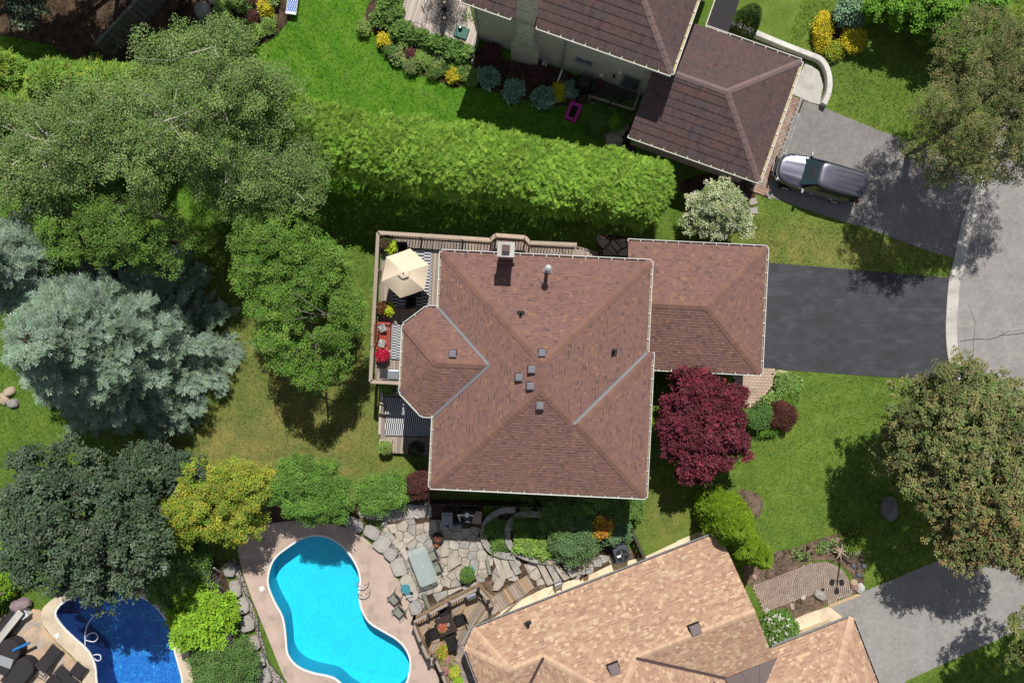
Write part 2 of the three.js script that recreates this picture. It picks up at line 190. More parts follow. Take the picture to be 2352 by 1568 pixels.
bed(T20([[960, 330], [975, 230], [1000, 150], [1060, 110], [1140, 140], [1180, 190], [1150, 260], [1080, 300], [1040, 330]]), M.soil, 'round mulch bed between the yellow shrubs');
bed(T21([[655, 1020], [730, 1020], [760, 1100], [770, 1200], [750, 1330], [680, 1385], [580, 1410], [500, 1380], [460, 1300], [480, 1230], [560, 1220], [620, 1150], [650, 1090]]), M.mulch, 'curved mulch bed beside the beige paver walk');
bed(T22([[420, 790], [480, 700], [660, 660], [760, 640], [900, 590], [1050, 545], [1180, 540], [1240, 650], [1250, 800], [1240, 930], [1160, 950], [1180, 850], [1040, 730], [880, 730], [760, 790], [620, 850], [480, 900], [430, 870]]), M.dirt, 'dry earth bed around the cobble patio');
bed(T22([[580, 1075], [760, 1000], [900, 955], [985, 960], [990, 1030], [850, 1090], [720, 1150], [620, 1130]]), M.dirt, 'small bare earth bed beside the cobble patio');
bed(T22([[380, 240], [480, 250], [550, 300], [540, 400], [500, 430], [430, 330]]), M.dirt, 'bare earth strip behind the bright green cypress');
bed(PZ([[1560, 420], [1700, 400], [1735, 450], [1720, 480], [1600, 470]], 0), M.mulch, 'shaded rocky bed below the variegated tree');
bed(PZ([[560, 1195], [640, 1160], [820, 1150], [985, 1150], [985, 1190], [830, 1190], [700, 1190], [600, 1210]], 0), M.soil, 'mulch under the shrubs behind the turquoise pool');
bed(PZ([[390, 1240], [470, 1255], [520, 1330], [560, 1430], [600, 1567], [600, 1640], [430, 1640], [425, 1520], [410, 1440], [390, 1390], [350, 1360]], 0), M.soil, 'earth strip between the two pools');
bed(PZ([[-40, -40], [420, -40], [440, 60], [380, 140], [240, 160], [100, 100], [-40, 60]], 0), M.soil, 'brown leaf litter behind the weathered fence');
bed(PZ([[-60, 600], [120, 600], [330, 700], [440, 860], [400, 1000], [300, 960], [200, 850], [100, 740], [-60, 680]], 0), M.soil, 'brown needle litter under the blue spruces');

// ---------------------------------------------------------------- pool surrounds
const deckOut = PZ([[570, 1222], [545, 1262], [556, 1310], [583, 1385], [612, 1455], [642, 1530], [690, 1640], [1010, 1640], [1008, 1555], [985, 1500], [955, 1440], [948, 1400], [926, 1350], [896, 1296], [868, 1262], [838, 1236], [800, 1213], [735, 1194], [660, 1196], [610, 1203]], 0);
slab('pool_terrace', keep(deckOut), 0.05, M.poolDeck, 'pinkish concrete terrace around the turquoise pool', { holes: [grow(pool1, 0.01)] });
{ const d = scene.getObjectByName('pool_terrace'); for (const l of [[[545, 1262], [623, 1230], [640, 1262]], [[583, 1385], [628, 1368]], [[612, 1455], [656, 1440]], [[827, 1335], [915, 1320]], [[829, 1395], [930, 1362]], [[868, 1262], [806, 1280]], [[735, 1194], [740, 1232]], [[934, 1495], [985, 1500]]]) add('joint', prism(ribbon(PZ(l), 0.022), 0.03, 0.054), M.tan, d); }
slab('pool_terrace', keep(smooth(PZ([[94, 1405], [108, 1445], [140, 1482], [172, 1512], [188, 1545], [190, 1600], [215, 1660], [320, 1690], [430, 1660], [446, 1590], [438, 1525], [430, 1480], [414, 1430], [388, 1392], [352, 1362], [310, 1345], [250, 1335], [180, 1345], [125, 1372]]), 3)), 0.05, M.cream, 'cream concrete band around the deep blue pool', { holes: [grow(pool2, 0.01)] });
{ // stamped brick terrace with real courses
  const out = PZ([[-40, 1440], [40, 1395], [92, 1400], [106, 1447], [138, 1484], [170, 1514], [186, 1546], [188, 1600], [214, 1662], [-40, 1662]], 0); noGrass.push(out);
  const t = slab('brick_terrace', out, 0.03, M.tan, 'tan brick terrace beside the deep blue pool'); seed(55);
  const tones = [[0.56, 0.42, 0.30], [0.62, 0.47, 0.33], [0.50, 0.40, 0.31], [0.58, 0.40, 0.27], [0.48, 0.42, 0.36]].map(([a, b, c]) => mat(a, b, c, 0.9, { map: texConcrete })), a = -0.62, ca = Math.cos(a), sa = Math.sin(a), rest = [];
  for (let i = -30; i < 30; i++) for (let j = -40; j < 40; j++) { const bx = 0.42, bz = 0.21, u = (i + (j % 2 ? 0.5 : 0)) * bx, v = j * bz, cx = -25 + u * ca - v * sa, cz = 16.5 + u * sa + v * ca; if (!inside(out, cx, cz) || cx < -27.6 || cz > 18.6) continue; const q = [[-1, -1], [1, -1], [1, 1], [-1, 1]].map(([s, w]) => [cx + s * 0.2 * ca - w * 0.097 * sa, cz + s * 0.2 * sa + w * 0.097 * ca]); if (q.some(([x, z]) => !inside(out, x, z))) continue; add('brick', prism(q, 0.01, 0.037 + rr(-0.002, 0.002)), pick(tones), t); }
}
function makePool(name, label, out, depth, wallM, floorM, shallow) {
  const [cx, cz] = centre(out), t = thing(name, label, 'pool', [cx, 0, cz]), loc = (p) => p.map(([x, z]) => [x - cx, z - cz]), o = loc(out);
  const wall = new THREE.BufferGeometry(), ps = [], ix = [], n = o.length; for (let i = 0; i <= n; i++) { const [x, z] = o[i % n]; ps.push(x, 0.03, z, x, -depth, z); } for (let i = 0; i < n; i++) ix.push(2 * i, 2 * i + 1, 2 * i + 2, 2 * i + 1, 2 * i + 3, 2 * i + 2); wall.setAttribute('position', new THREE.Float32BufferAttribute(ps, 3)); wall.setIndex(ix); wall.computeVertexNormals(); add('wall_liner', wall, wallM, t);
  const fl = prism(o, -depth - 0.1, -depth); add('floor_liner', fl, floorM, t);
  if (shallow) add('shallow_shelf', prism(loc(shallow), -depth - 0.02, -depth + 0.03), floorM, t);
  add('coping', prism(grow(o, 0.07), 0.0, 0.062, { holes: [grow(o, -0.025)], bevel: 0 }), M.white, t);
  const w = new THREE.ShapeGeometry(shapeOf(grow(o, 0.005))); w.rotateX(-Math.PI / 2); w.translate(0, -0.12, 0);
  const water = mat(0.93, 0.985, 1, 0.02, { physical: true, transmission: 1, thickness: 0, ior: 1.33, bumpMap: texWave, bumpScale: 0.1 });
  add('water', w, water, t); return t;
}
const texLiner = tex(1024, (u, v, x, y) => { const k = fbm(u * 60, v * 60, 2, 201), q = sm(0.5, 0.68, fbm(u * 130, v * 130, 2, 211)), p = sm(0.45, 0.75, fbm(u * 10, v * 10, 3, 221)); const a = 0.5 * q * (0.35 + p) + 0.25 * (k - 0.4); return [0.004 + 0.08 * a, 0.12 + 0.48 * a, 0.50 + 0.5 * a]; }, 5);
const texAqua = tex(1024, (u, v, x, y) => { const k = fbm(u * 50, v * 50, 3, 231), p = fbm(u * 5, v * 5, 3, 241); return [0.004, 0.62 + 0.16 * (k - 0.5) + 0.1 * (p - 0.5), 0.80 + 0.14 * (k - 0.5) + 0.06 * (p - 0.5)]; }, 6);
{
  const lin2 = mat(1, 1, 1, 0.6, { map: texLiner }), aqua = mat(1, 1, 1, 0.6, { map: texAqua });
  const sh = pool1.filter(([x, z]) => z > 15.2), cut = clip(pool1, -0.42, -0.91, -0.42 * -8.9 - 0.91 * 16.1 + 0);
  makePool('swimming_pool', 'turquoise kidney-shaped swimming pool set in pinkish concrete', pool1, 1.35, mat(0.008, 0.30, 0.46, 0.6), aqua, inset(smooth(clip(pool1, -0.45, -0.89, -(0.45 * -8.2 + 0.89 * 15.55)), 1), 0.02) || undefined);
  makePool('swimming_pool', 'deep blue swimming pool with a white hose floating in it', pool2, 1.7, mat(0.006, 0.045, 0.20, 0.6), lin2);
}
// ---------------------------------------------------------------- paved walks
function pavers(name, label, out, top, base, len, wid, ang, tones, max = 300) {
  noGrass.push(out); const t = slab(name, out, top - 0.012, base, label), ca = Math.cos(ang), sa = Math.sin(ang), [cx, cz] = centre(out); let k = 0; const rest = new MB();
  for (let j = -60; j < 60; j++) for (let i = -60; i < 60; i++) { const u = (i + (j % 2 ? 0.5 : 0)) * len, v = j * wid; const q0 = [[0, 0], [len, 0], [len, wid], [0, wid]].map(([a, b]) => [cx + (u + a) * ca - (v + b) * sa, cz + (u + a) * sa + (v + b) * ca]); let x0 = centre(q0); if (Math.hypot(x0[0] - cx, x0[1] - cz) > 12) continue; if (!q0.some(([x, z]) => inside(out, x, z))) continue; let q = q0; const s = areaOf(out) > 0 ? 1 : -1; let okc = q0.every(([x, z]) => inside(out, x, z)); if (!okc && !inside(out, x0[0], x0[1])) continue; q = inset(q, 0.006); if (!q) continue; if (k++ < max) add('paver', prism(q, top - 0.05, top + rr(-0.002, 0.003)), pick(tones), t); else rest.raw(prism(q, top - 0.05, top)); }
  if (rest.g.length) { const r = rest.build('paver_field', tones[0], t); r.userData.kind = 'stuff'; }
  return t;
}
seed(61);
const pinks = [[0.42, 0.27, 0.21], [0.46, 0.31, 0.24], [0.36, 0.25, 0.21], [0.44, 0.35, 0.30]].map(([a, b, c]) => mat(a, b, c, 0.9, { map: texConcrete })), greys = [[0.34, 0.33, 0.32], [0.38, 0.36, 0.34]].map(([a, b, c]) => mat(a, b, c, 0.9, { map: texConcrete })), beiges = [[0.56, 0.43, 0.31], [0.60, 0.47, 0.35], [0.52, 0.40, 0.30], [0.58, 0.42, 0.33]].map(([a, b, c]) => mat(a, b, c, 0.9, { map: texConcrete }));
pavers('paver_strip', 'pink paver strip along the grey garage', PZ([[1812, 217], [1838, 227], [1765, 440], [1758, 452], [1722, 440], [1735, 410]], 0), 0.035, M.mulch, 0.21, 0.14, 0.34, pinks);
pavers('paver_edging', 'grey paver edging beside the grey driveway', PZ([[1838, 227], [1846, 231], [1774, 445], [1766, 456], [1758, 453]], 0), 0.038, M.mulch, 0.24, 0.16, 1.91, greys);
pavers('paver_walk', 'beige paver walk beside the main garage', smooth(PZ([[1690, 845], [1755, 848], [1780, 850], [1781, 868], [1775, 888], [1760, 908], [1736, 925], [1715, 925], [1690, 918]], 0), 2), 0.035, M.mulch, 0.21, 0.16, 0.05, beiges);
{ const line = smooth(PZ([[1786, 851], [1787, 872], [1780, 893], [1764, 914], [1740, 931], [1712, 931]], 0), 5, false), e = slab('walk_edging', ribbon(line, 0.14), 0.02, M.mulch, 'curved beige edging of the paver walk'); for (let i = 0; i + 1 < line.length; i++) add('paver', prism(inset(ribbon([line[i], line[i + 1]], 0.19), 0.006) || ribbon([line[i], line[i + 1]], 0.18), -0.02, 0.045), pick(beiges), e); }
add('step_slab', prism(PZ([[1786, 849], [1808, 852], [1806, 861], [1787, 860]], 0), -0.05, 0.09, { bevel: 0.01 }), M.cream).userData = { label: 'pale stone slab at the corner of the driveway', category: 'slab' };
slab('concrete_pad', keep(T20([[740, 640], [850, 430], [940, 490], [968, 590], [945, 722], [880, 705]])), 0.03, M.concrete, 'pale aggregate pad behind the grey garage');
{ const w = thing('retaining_wall', 'low curved white concrete wall edging the pale pad', 'wall', pos(P(1880, 170))); const line = smooth(T20([[300, 160], [480, 238], [700, 330], [860, 392], [935, 425], [975, 480], [995, 560], [990, 650], [965, 715], [955, 730]]), 4, false).map(([x, z]) => [x - w.position.x, z - w.position.z]); for (let i = 0; i < line.length - 1; i += 8) add('wall_block', prism(ribbon(line.slice(i, i + 9), 0.27), -0.1, 0.42, { bevel: 0.02 }), M.whiteStone, w); }
{ // flagstones beside the main deck and small stepping stones
  seed(66); const out = PZ([[1369, 538], [1440, 541], [1480, 549], [1480, 590], [1370, 588]], 0), t = slab('flagstone_path', keep(out), 0.012, M.mulch, 'flagstone path at the end of the main deck'); for (const c of voronoi(out, 0.52, 0.9)) { const q = inset(c, 0.035); if (q) add('flagstone', prism(rough(q, 0.03), 0, 0.045, { bevel: 0.012 }), pick(stones), t); }
  for (const [x, y, a] of [[1730, 463, 0.4], [1731, 484, 0.2], [1707, 455, 0.9]]) { const p = P(x, y); const o = add('stepping_stone', put(prism(rough([[-0.22, -0.17], [0.24, -0.15], [0.2, 0.2], [-0.2, 0.16]], 0.04), 0, 0.05, { bevel: 0.01 }), 0, 0, 0, a), pick(stones)); o.position.copy(p); tag(o, 'flat stepping stone in the grass by the pink pavers', 'stone', 'stepping stones by the pink pavers'); }
}
{ // cobble patio: straight setts, then a fan of rings
  seed(71); const tones = [[0.50, 0.40, 0.33], [0.55, 0.43, 0.35], [0.46, 0.37, 0.31], [0.52, 0.37, 0.30]].map(([a, b, c]) => mat(a, b, c, 0.95, { map: texStone }));
  const [fx, fz] = T22([[965, 925]])[0], out = T22([[480, 900], [640, 840], [760, 795], [820, 760], [880, 742], [960, 735], [1040, 742], [1100, 790], [1140, 850], [1168, 930], [1170, 955], [1000, 1022], [990, 990], [960, 935], [900, 955], [780, 1000], [600, 1060], [555, 1070]]); noGrass.push(out);
  const t = slab('cobble_patio', out, 0.02, M.mulch, 'cobble patio with a fan of rings beside the tan-roofed house'), cells = [];
  const R = 1.56;
  for (let r = 0.1; r < 1.66; r += 0.105) { const n = Math.max(6, Math.round(2 * Math.PI * (r + 0.05) / 0.115)); for (let k = 0; k < n; k++) { const a0 = (k + (Math.round(r * 10) % 2) * 0.5) / n * 2 * Math.PI, a1 = a0 + 2 * Math.PI / n, q = [[r, a0], [r + 0.105, a0], [r + 0.105, a1], [r, a1]].map(([d, a]) => [fx + d * Math.cos(a), fz + d * Math.sin(a)]); cells.push(q); } }
  for (let i = -40; i < 20; i++) for (let j = -20; j < 20; j++) { const an = -0.37, ca = Math.cos(an), sa = Math.sin(an), u = (i + (j % 2 ? 0.5 : 0)) * 0.125, v = j * 0.11, q = [[0, 0], [0.125, 0], [0.125, 0.11], [0, 0.11]].map(([a, b]) => [fx + (u + a) * ca - (v + b) * sa, fz + (u + a) * sa + (v + b) * ca]), c = centre(q); if (Math.hypot(c[0] - fx, c[1] - fz) < R + 0.05 && c[0] > fx - 1.45) continue; if (Math.hypot(c[0] - fx, c[1] - fz) < R + 0.04) continue; cells.push(q); }
  const ok = cells.filter((q) => { const c = centre(q); return inside(out, c[0], c[1]); }).map((q) => inset(q, 0.011)).filter(Boolean), rest = new MB(); ok.sort((a, b) => Math.abs(areaOf(b)) - Math.abs(areaOf(a))); ok.forEach((q, i) => { const g = prism(q, 0, 0.045 + rr(-0.004, 0.006)); if (i < 300) add('cobble', g, pick(tones), t); else rest.raw(g); });
  if (rest.g.length) rest.build('cobble_field', tones[0], t).userData.kind = 'stuff';
  const e = slab('stone_edging', T22([[1000, 1030], [1225, 945], [1235, 962], [1010, 1050]]), 0.06, M.tan, 'straight tan edging between patio and pale driveway');
}

slab('side_walk', keep(T12([[960, 1150], [1100, 1062], [1400, 915], [1600, 850], [1850, 752], [2090, 700], [2350, 578], [2500, 515], [2500, 700], [2350, 740], [1000, 1270]])), 0.03, M.creamWalk, 'cream concrete walk beside the tan-roofed house');
slab('side_walk', keep(T22([[-40, 590], [150, 512], [260, 500], [260, 640], [-40, 760]])), 0.034, M.creamWalk, 'cream concrete walk behind the bright green cypress');
slab('side_walk', keep(T22([[1010, 1040], [1098, 1110], [1000, 1250], [640, 1330], [600, 1250], [720, 1150], [850, 1092]])), 0.045, M.creamWalk, 'cream concrete walk in front of the tan-roofed garage');

bed(T12([[560, 960], [740, 905], [940, 850], [1060, 830], [1130, 850], [1100, 960], [1040, 1000], [1060, 1060], [960, 1180], [840, 1320], [960, 1600], [700, 1600], [600, 1420], [485, 1160], [560, 1060]]), M.dirt, 'bare ground under the sunny timber deck', 0.012);
bed(T12([[1200, 700], [1560, 690], [1960, 640], [2080, 700], [1850, 800], [1400, 950], [1050, 1080], [1040, 930], [1180, 870]]), M.dirt, 'bare ground between garden steps and cream walk', 0.011);
bed(T12([[590, 330], [960, 340], [980, 480], [960, 560], [620, 560], [600, 450]]), M.soil, 'shaded earth under the pool machinery', 0.012);

// ---------------------------------------------------------------- houses: frames, roofs
function frame(deg, uc, vc) { const t = deg * Math.PI / 180, c = Math.cos(t), s = Math.sin(t); return { deg, t, uc, vc, pos: [uc * c - vc * s, 0, uc * s + vc * c], turn: -t, at: (u, v, h = 0) => V3(u - uc, h, v - vc), of: (p) => [p.x * c + p.z * s, -p.x * s + p.z * c], world: (u, v, h = 0) => V3(u * c - v * s, h, u * s + v * c),
  hit(dx, dy, f) { let h = 3, uv; for (let i = 0; i < 30; i++) { uv = this.of(P(dx, dy, h)); h = f(uv[0], uv[1]); } return this.at(uv[0], uv[1], h); } }; }
const normalOf = (p) => { const n = V3(0, 0, 0); for (let i = 0; i < p.length; i++) { const a = p[i], b = p[(i + 1) % p.length]; n.x += (a.y - b.y) * (a.z + b.z); n.y += (a.z - b.z) * (a.x + b.x); n.z += (a.x - b.x) * (a.y + b.y); } n.normalize(); return n.y < 0 ? n.negate() : n; };
function soup(tris, col) { const g = new THREE.BufferGeometry(); g.setAttribute('position', new THREE.Float32BufferAttribute(tris, 3)); if (col) g.setAttribute('color', new THREE.Float32BufferAttribute(col, 3)); g.computeVertexNormals(); g.setAttribute('uv', new THREE.Float32BufferAttribute(new Float32Array(tris.length / 3 * 2), 2)); return g; }
const triOf = (a, b, c, out, n) => { const ab = b.clone().sub(a), ac = c.clone().sub(a); if (n && ab.cross(ac).dot(n) < 0) out.push(...pos(a), ...pos(c), ...pos(b)); else out.push(...pos(a), ...pos(b), ...pos(c)); };
function panel(pts, thick) { const t = [], up = normalOf(pts), dn = pts.map((p) => V3(p.x, p.y - thick, p.z)), n = pts.length, v2 = pts.map((p) => new THREE.Vector2(p.x, p.z)); for (const [a, b, c] of THREE.ShapeUtils.triangulateShape(v2, [])) { triOf(pts[a], pts[b], pts[c], t, up); triOf(dn[a], dn[b], dn[c], t, up.clone().negate()); } for (let i = 0; i < n; i++) { const j = (i + 1) % n; triOf(pts[i], pts[j], dn[j], t); triOf(pts[i], dn[j], dn[i], t); } return soup(t); }
// lays shingles, course by course, on flat roof faces (first two corners = eave)
function shingle(faces, roof, { exp, w0, w1, tones, bandColor, band = 0, lift = 0.012, lift2 = 0.024, name = 'shingle', max = 300, stagger = 0 }) {
  const pieces = [], tr = [], cl = [], bt = [], bc = [];
  const total = tones.reduce((s, t) => s + t[3], 0), draw = () => { let k = rnd() * total; for (let i = 0; i < tones.length; i++) { k -= tones[i][3]; if (k <= 0) return i; } return 0; };
  for (const f of faces) {
    const n = normalOf(f), o = f.reduce((a, b) => (b.y < a.y - 1e-4 ? b : a)), e1 = V3(0, 1, 0).cross(n).normalize(); let e2 = n.clone().cross(e1); if (e2.y < 0) e2.negate();
    const st = f.map((p) => { const d = p.clone().sub(o); return [d.dot(e1), d.dot(e2)]; }); let s0 = 1e9, s1 = -1e9, t1 = 0; for (const [s, t] of st) { s0 = Math.min(s0, s); s1 = Math.max(s1, s); t1 = Math.max(t1, t); }
    const at = (s, t, l) => o.clone().addScaledVector(e1, s).addScaledVector(e2, t).addScaledVector(n, l);
    for (let k = 0; k * exp < t1; k++) {
      const ta = k * exp, tb = ta + exp; let row = clip(st, 0, 1, tb); row = clip(row, 0, -1, -ta); if (row.length < 3) continue;
      for (let s = s0 - rnd() * w1 - (k % 2) * stagger; s < s1;) {
        const w = rr(w0, w1); let q = clip(row, 1, 0, s + w - 0.004); q = clip(q, -1, 0, -s); s += w; if (q.length < 3) continue; const A = Math.abs(areaOf(q)); if (A < 0.0015) continue;
        const up = rnd() < 0.42, L = up ? lift2 : lift, lf = (t) => 0.003 + L * (1 - (t - ta) / exp), top = q.map(([a, b]) => at(a, b, lf(b))), low = q.map(([a, b]) => at(a, b, -0.01)), t = [];
        for (let i = 1; i < top.length - 1; i++) triOf(top[0], top[i], top[i + 1], t, n);
        for (let i = 0; i < top.length; i++) { const j = (i + 1) % top.length; if (Math.abs(q[i][1] - tb) < 1e-6 && Math.abs(q[j][1] - tb) < 1e-6) continue; triOf(top[i], low[j], top[j], t); triOf(top[i], low[i], low[j], t); }
        const tone = draw(); pieces.push({ t, tone, A: A * (1 + 0.3 * rnd()), jit: rr(0.92, 1.08) });
        if (band && !up && rnd() < band) { const h = Math.min(0.036, exp * 0.3); let b = clip(q, 0, -1, -(tb - h)); if (b.length > 2) { const bp = b.map(([a, c]) => at(a, c, lf(c) + 0.004)); const z = []; for (let i = 1; i < bp.length - 1; i++) triOf(bp[0], bp[i], bp[i + 1], z, n); bt.push(...z); for (let i = 0; i < z.length / 3; i++) bc.push(...bandColor); } }
      }
    }
  }
  const order = pieces.map((p, i) => i).sort((a, b) => pieces[b].A - pieces[a].A), chosen = new Set(order.slice(0, max)), mats = tones.map(([r, g, b]) => mat(r, g, b, 0.95));
  pieces.forEach((p, i) => { if (chosen.has(i)) add(name, soup(p.t), mats[p.tone], roof); else { tr.push(p.t); const [r, g, b] = tones[p.tone]; for (let k = 0; k < p.t.length / 3; k++) cl.push(r * p.jit, g * p.jit, b * p.jit); } });
  const all = tr.flat(); if (all.length + bt.length) { const f = all.concat(bt), c = cl.concat(bc); const m = add(name + '_field', soup(f, c), mat(1, 1, 1, 0.95, { vertexColors: true }), roof); m.userData.kind = 'stuff'; }
}
function caps(a, b, drop, w, step, tones, parent, name = 'ridge_cap') { const d = b.clone().sub(a), L = d.length(); d.normalize(); const s = V3(-d.z, 0, d.x).normalize(), n = Math.max(1, Math.round(L / step)); for (let i = 0; i < n; i++) { const p = a.clone().addScaledVector(d, L * i / n), q = a.clone().addScaledVector(d, L * (i + 1) / n + 0.02), t = [], up = V3(0, 1, 0), c = (o, k, y) => o.clone().addScaledVector(s, k).add(V3(0, y - Math.abs(k) * drop, 0)); for (const k of [-w, w]) { const A = c(p, 0, 0.042), B = c(p, k, 0.046), C = c(q, k, 0.026), D = c(q, 0, 0.022), A0 = c(p, 0, 0), B0 = c(p, k, 0.005), C0 = c(q, k, 0.002); triOf(A, B, C, t, up); triOf(A, C, D, t, up); triOf(A, B0, B, t); triOf(A, A0, B0, t); triOf(B, B0, C0, t); triOf(B, C0, C, t); } add(name, soup(t), pick(tones), parent); } }
function valley(a, b, drop, w, m, parent) { const d = b.clone().sub(a).normalize(), s = V3(-d.z, 0, d.x).normalize(), t = [], up = V3(0, 1, 0), c = (o, k) => o.clone().addScaledVector(s, k).add(V3(0, 0.05 + Math.abs(k) * drop, 0)); for (const k of [-w, w]) { triOf(c(a, 0), c(a, k), c(b, k), t, up); triOf(c(a, 0), c(b, k), c(b, 0), t, up); } return add('valley_flashing', soup(t), m, parent); }
function gutter(a, b, out, parent, { inner = M.gutterIn, lip = M.white, step = 0.62, w = 0.1 } = {}) { const o = V3(out[0], 0, out[1]), A = (p, k, y) => p.clone().addScaledVector(o, k).add(V3(0, y, 0)), m = new MB(); m.beam(A(a, w, -0.03), A(b, w, -0.03), 0.028, 0.12); const d = b.clone().sub(a), L = d.length(), n = Math.max(1, Math.round(L / step)); for (let i = 0; i <= n; i++) { const p = a.clone().addScaledVector(d, i / n); m.beam(A(p, -0.02, 0.012), A(p, w, 0.012), 0.028, 0.012); } const g = m.build('gutter', lip, parent); const k = new MB(); k.beam(A(a, w / 2, -0.09), A(b, w / 2, -0.09), w, 0.012); k.build('gutter_trough', inner, g); return g; }
function boxVent(name, p, turn, m, parent, s = 0.36) { const g = new THREE.Group(); g.name = name; g.position.copy(p); g.rotation.y = turn; parent.add(g); const a = new MB(); a.box(s * 1.15, 0.02, s * 1.15, 0, 0.03, 0); a.box(s * 0.8, 0.16, s * 0.8, 0, 0.08, 0); a.build('vent_base', M.blackMatt, g); const c = new MB(); c.rbox(s, 0.07, s, 0.02, 0, 0.19, 0); c.rbox(s * 0.8, 0.05, s * 0.8, 0.02, 0, 0.225, 0); c.build('vent_hood', m, g); return g; }
function pipeVent(p, parent, r = 0.06, h = 0.3) { const g = new THREE.Group(); g.name = 'pipe_vent'; g.position.copy(p); parent.add(g); new MB().lathe([[r * 0.7, h - 0.1], [r * 0.7, h], [r, h], [r, 0], [r * 2.2, -0.02]], 14).build('pipe', M.blackMatt, g); new MB().box(0.36, 0.012, 0.3, 0, 0.03, 0).build('flashing', M.charcoal, g); return g; }
function windowUnit(parent, p, turn, w, h, frameM = M.white) { const g = new THREE.Group(); g.name = 'window'; g.position.copy(p); g.rotation.y = turn; parent.add(g); const f = new MB(); f.box(w + 0.1, 0.06, 0.08, 0, h / 2 + 0.03, 0); f.box(w + 0.16, 0.06, 0.12, 0, -h / 2 - 0.03, 0.02); f.box(0.06, h, 0.08, -w / 2 - 0.02, 0, 0); f.box(0.06, h, 0.08, w / 2 + 0.02, 0, 0); f.box(0.035, h, 0.06, 0, 0, 0); f.build('window_frame', frameM, g); new MB().box(w, h, 0.03, 0, 0, -0.015).build('pane', M.pane, g); return g; }

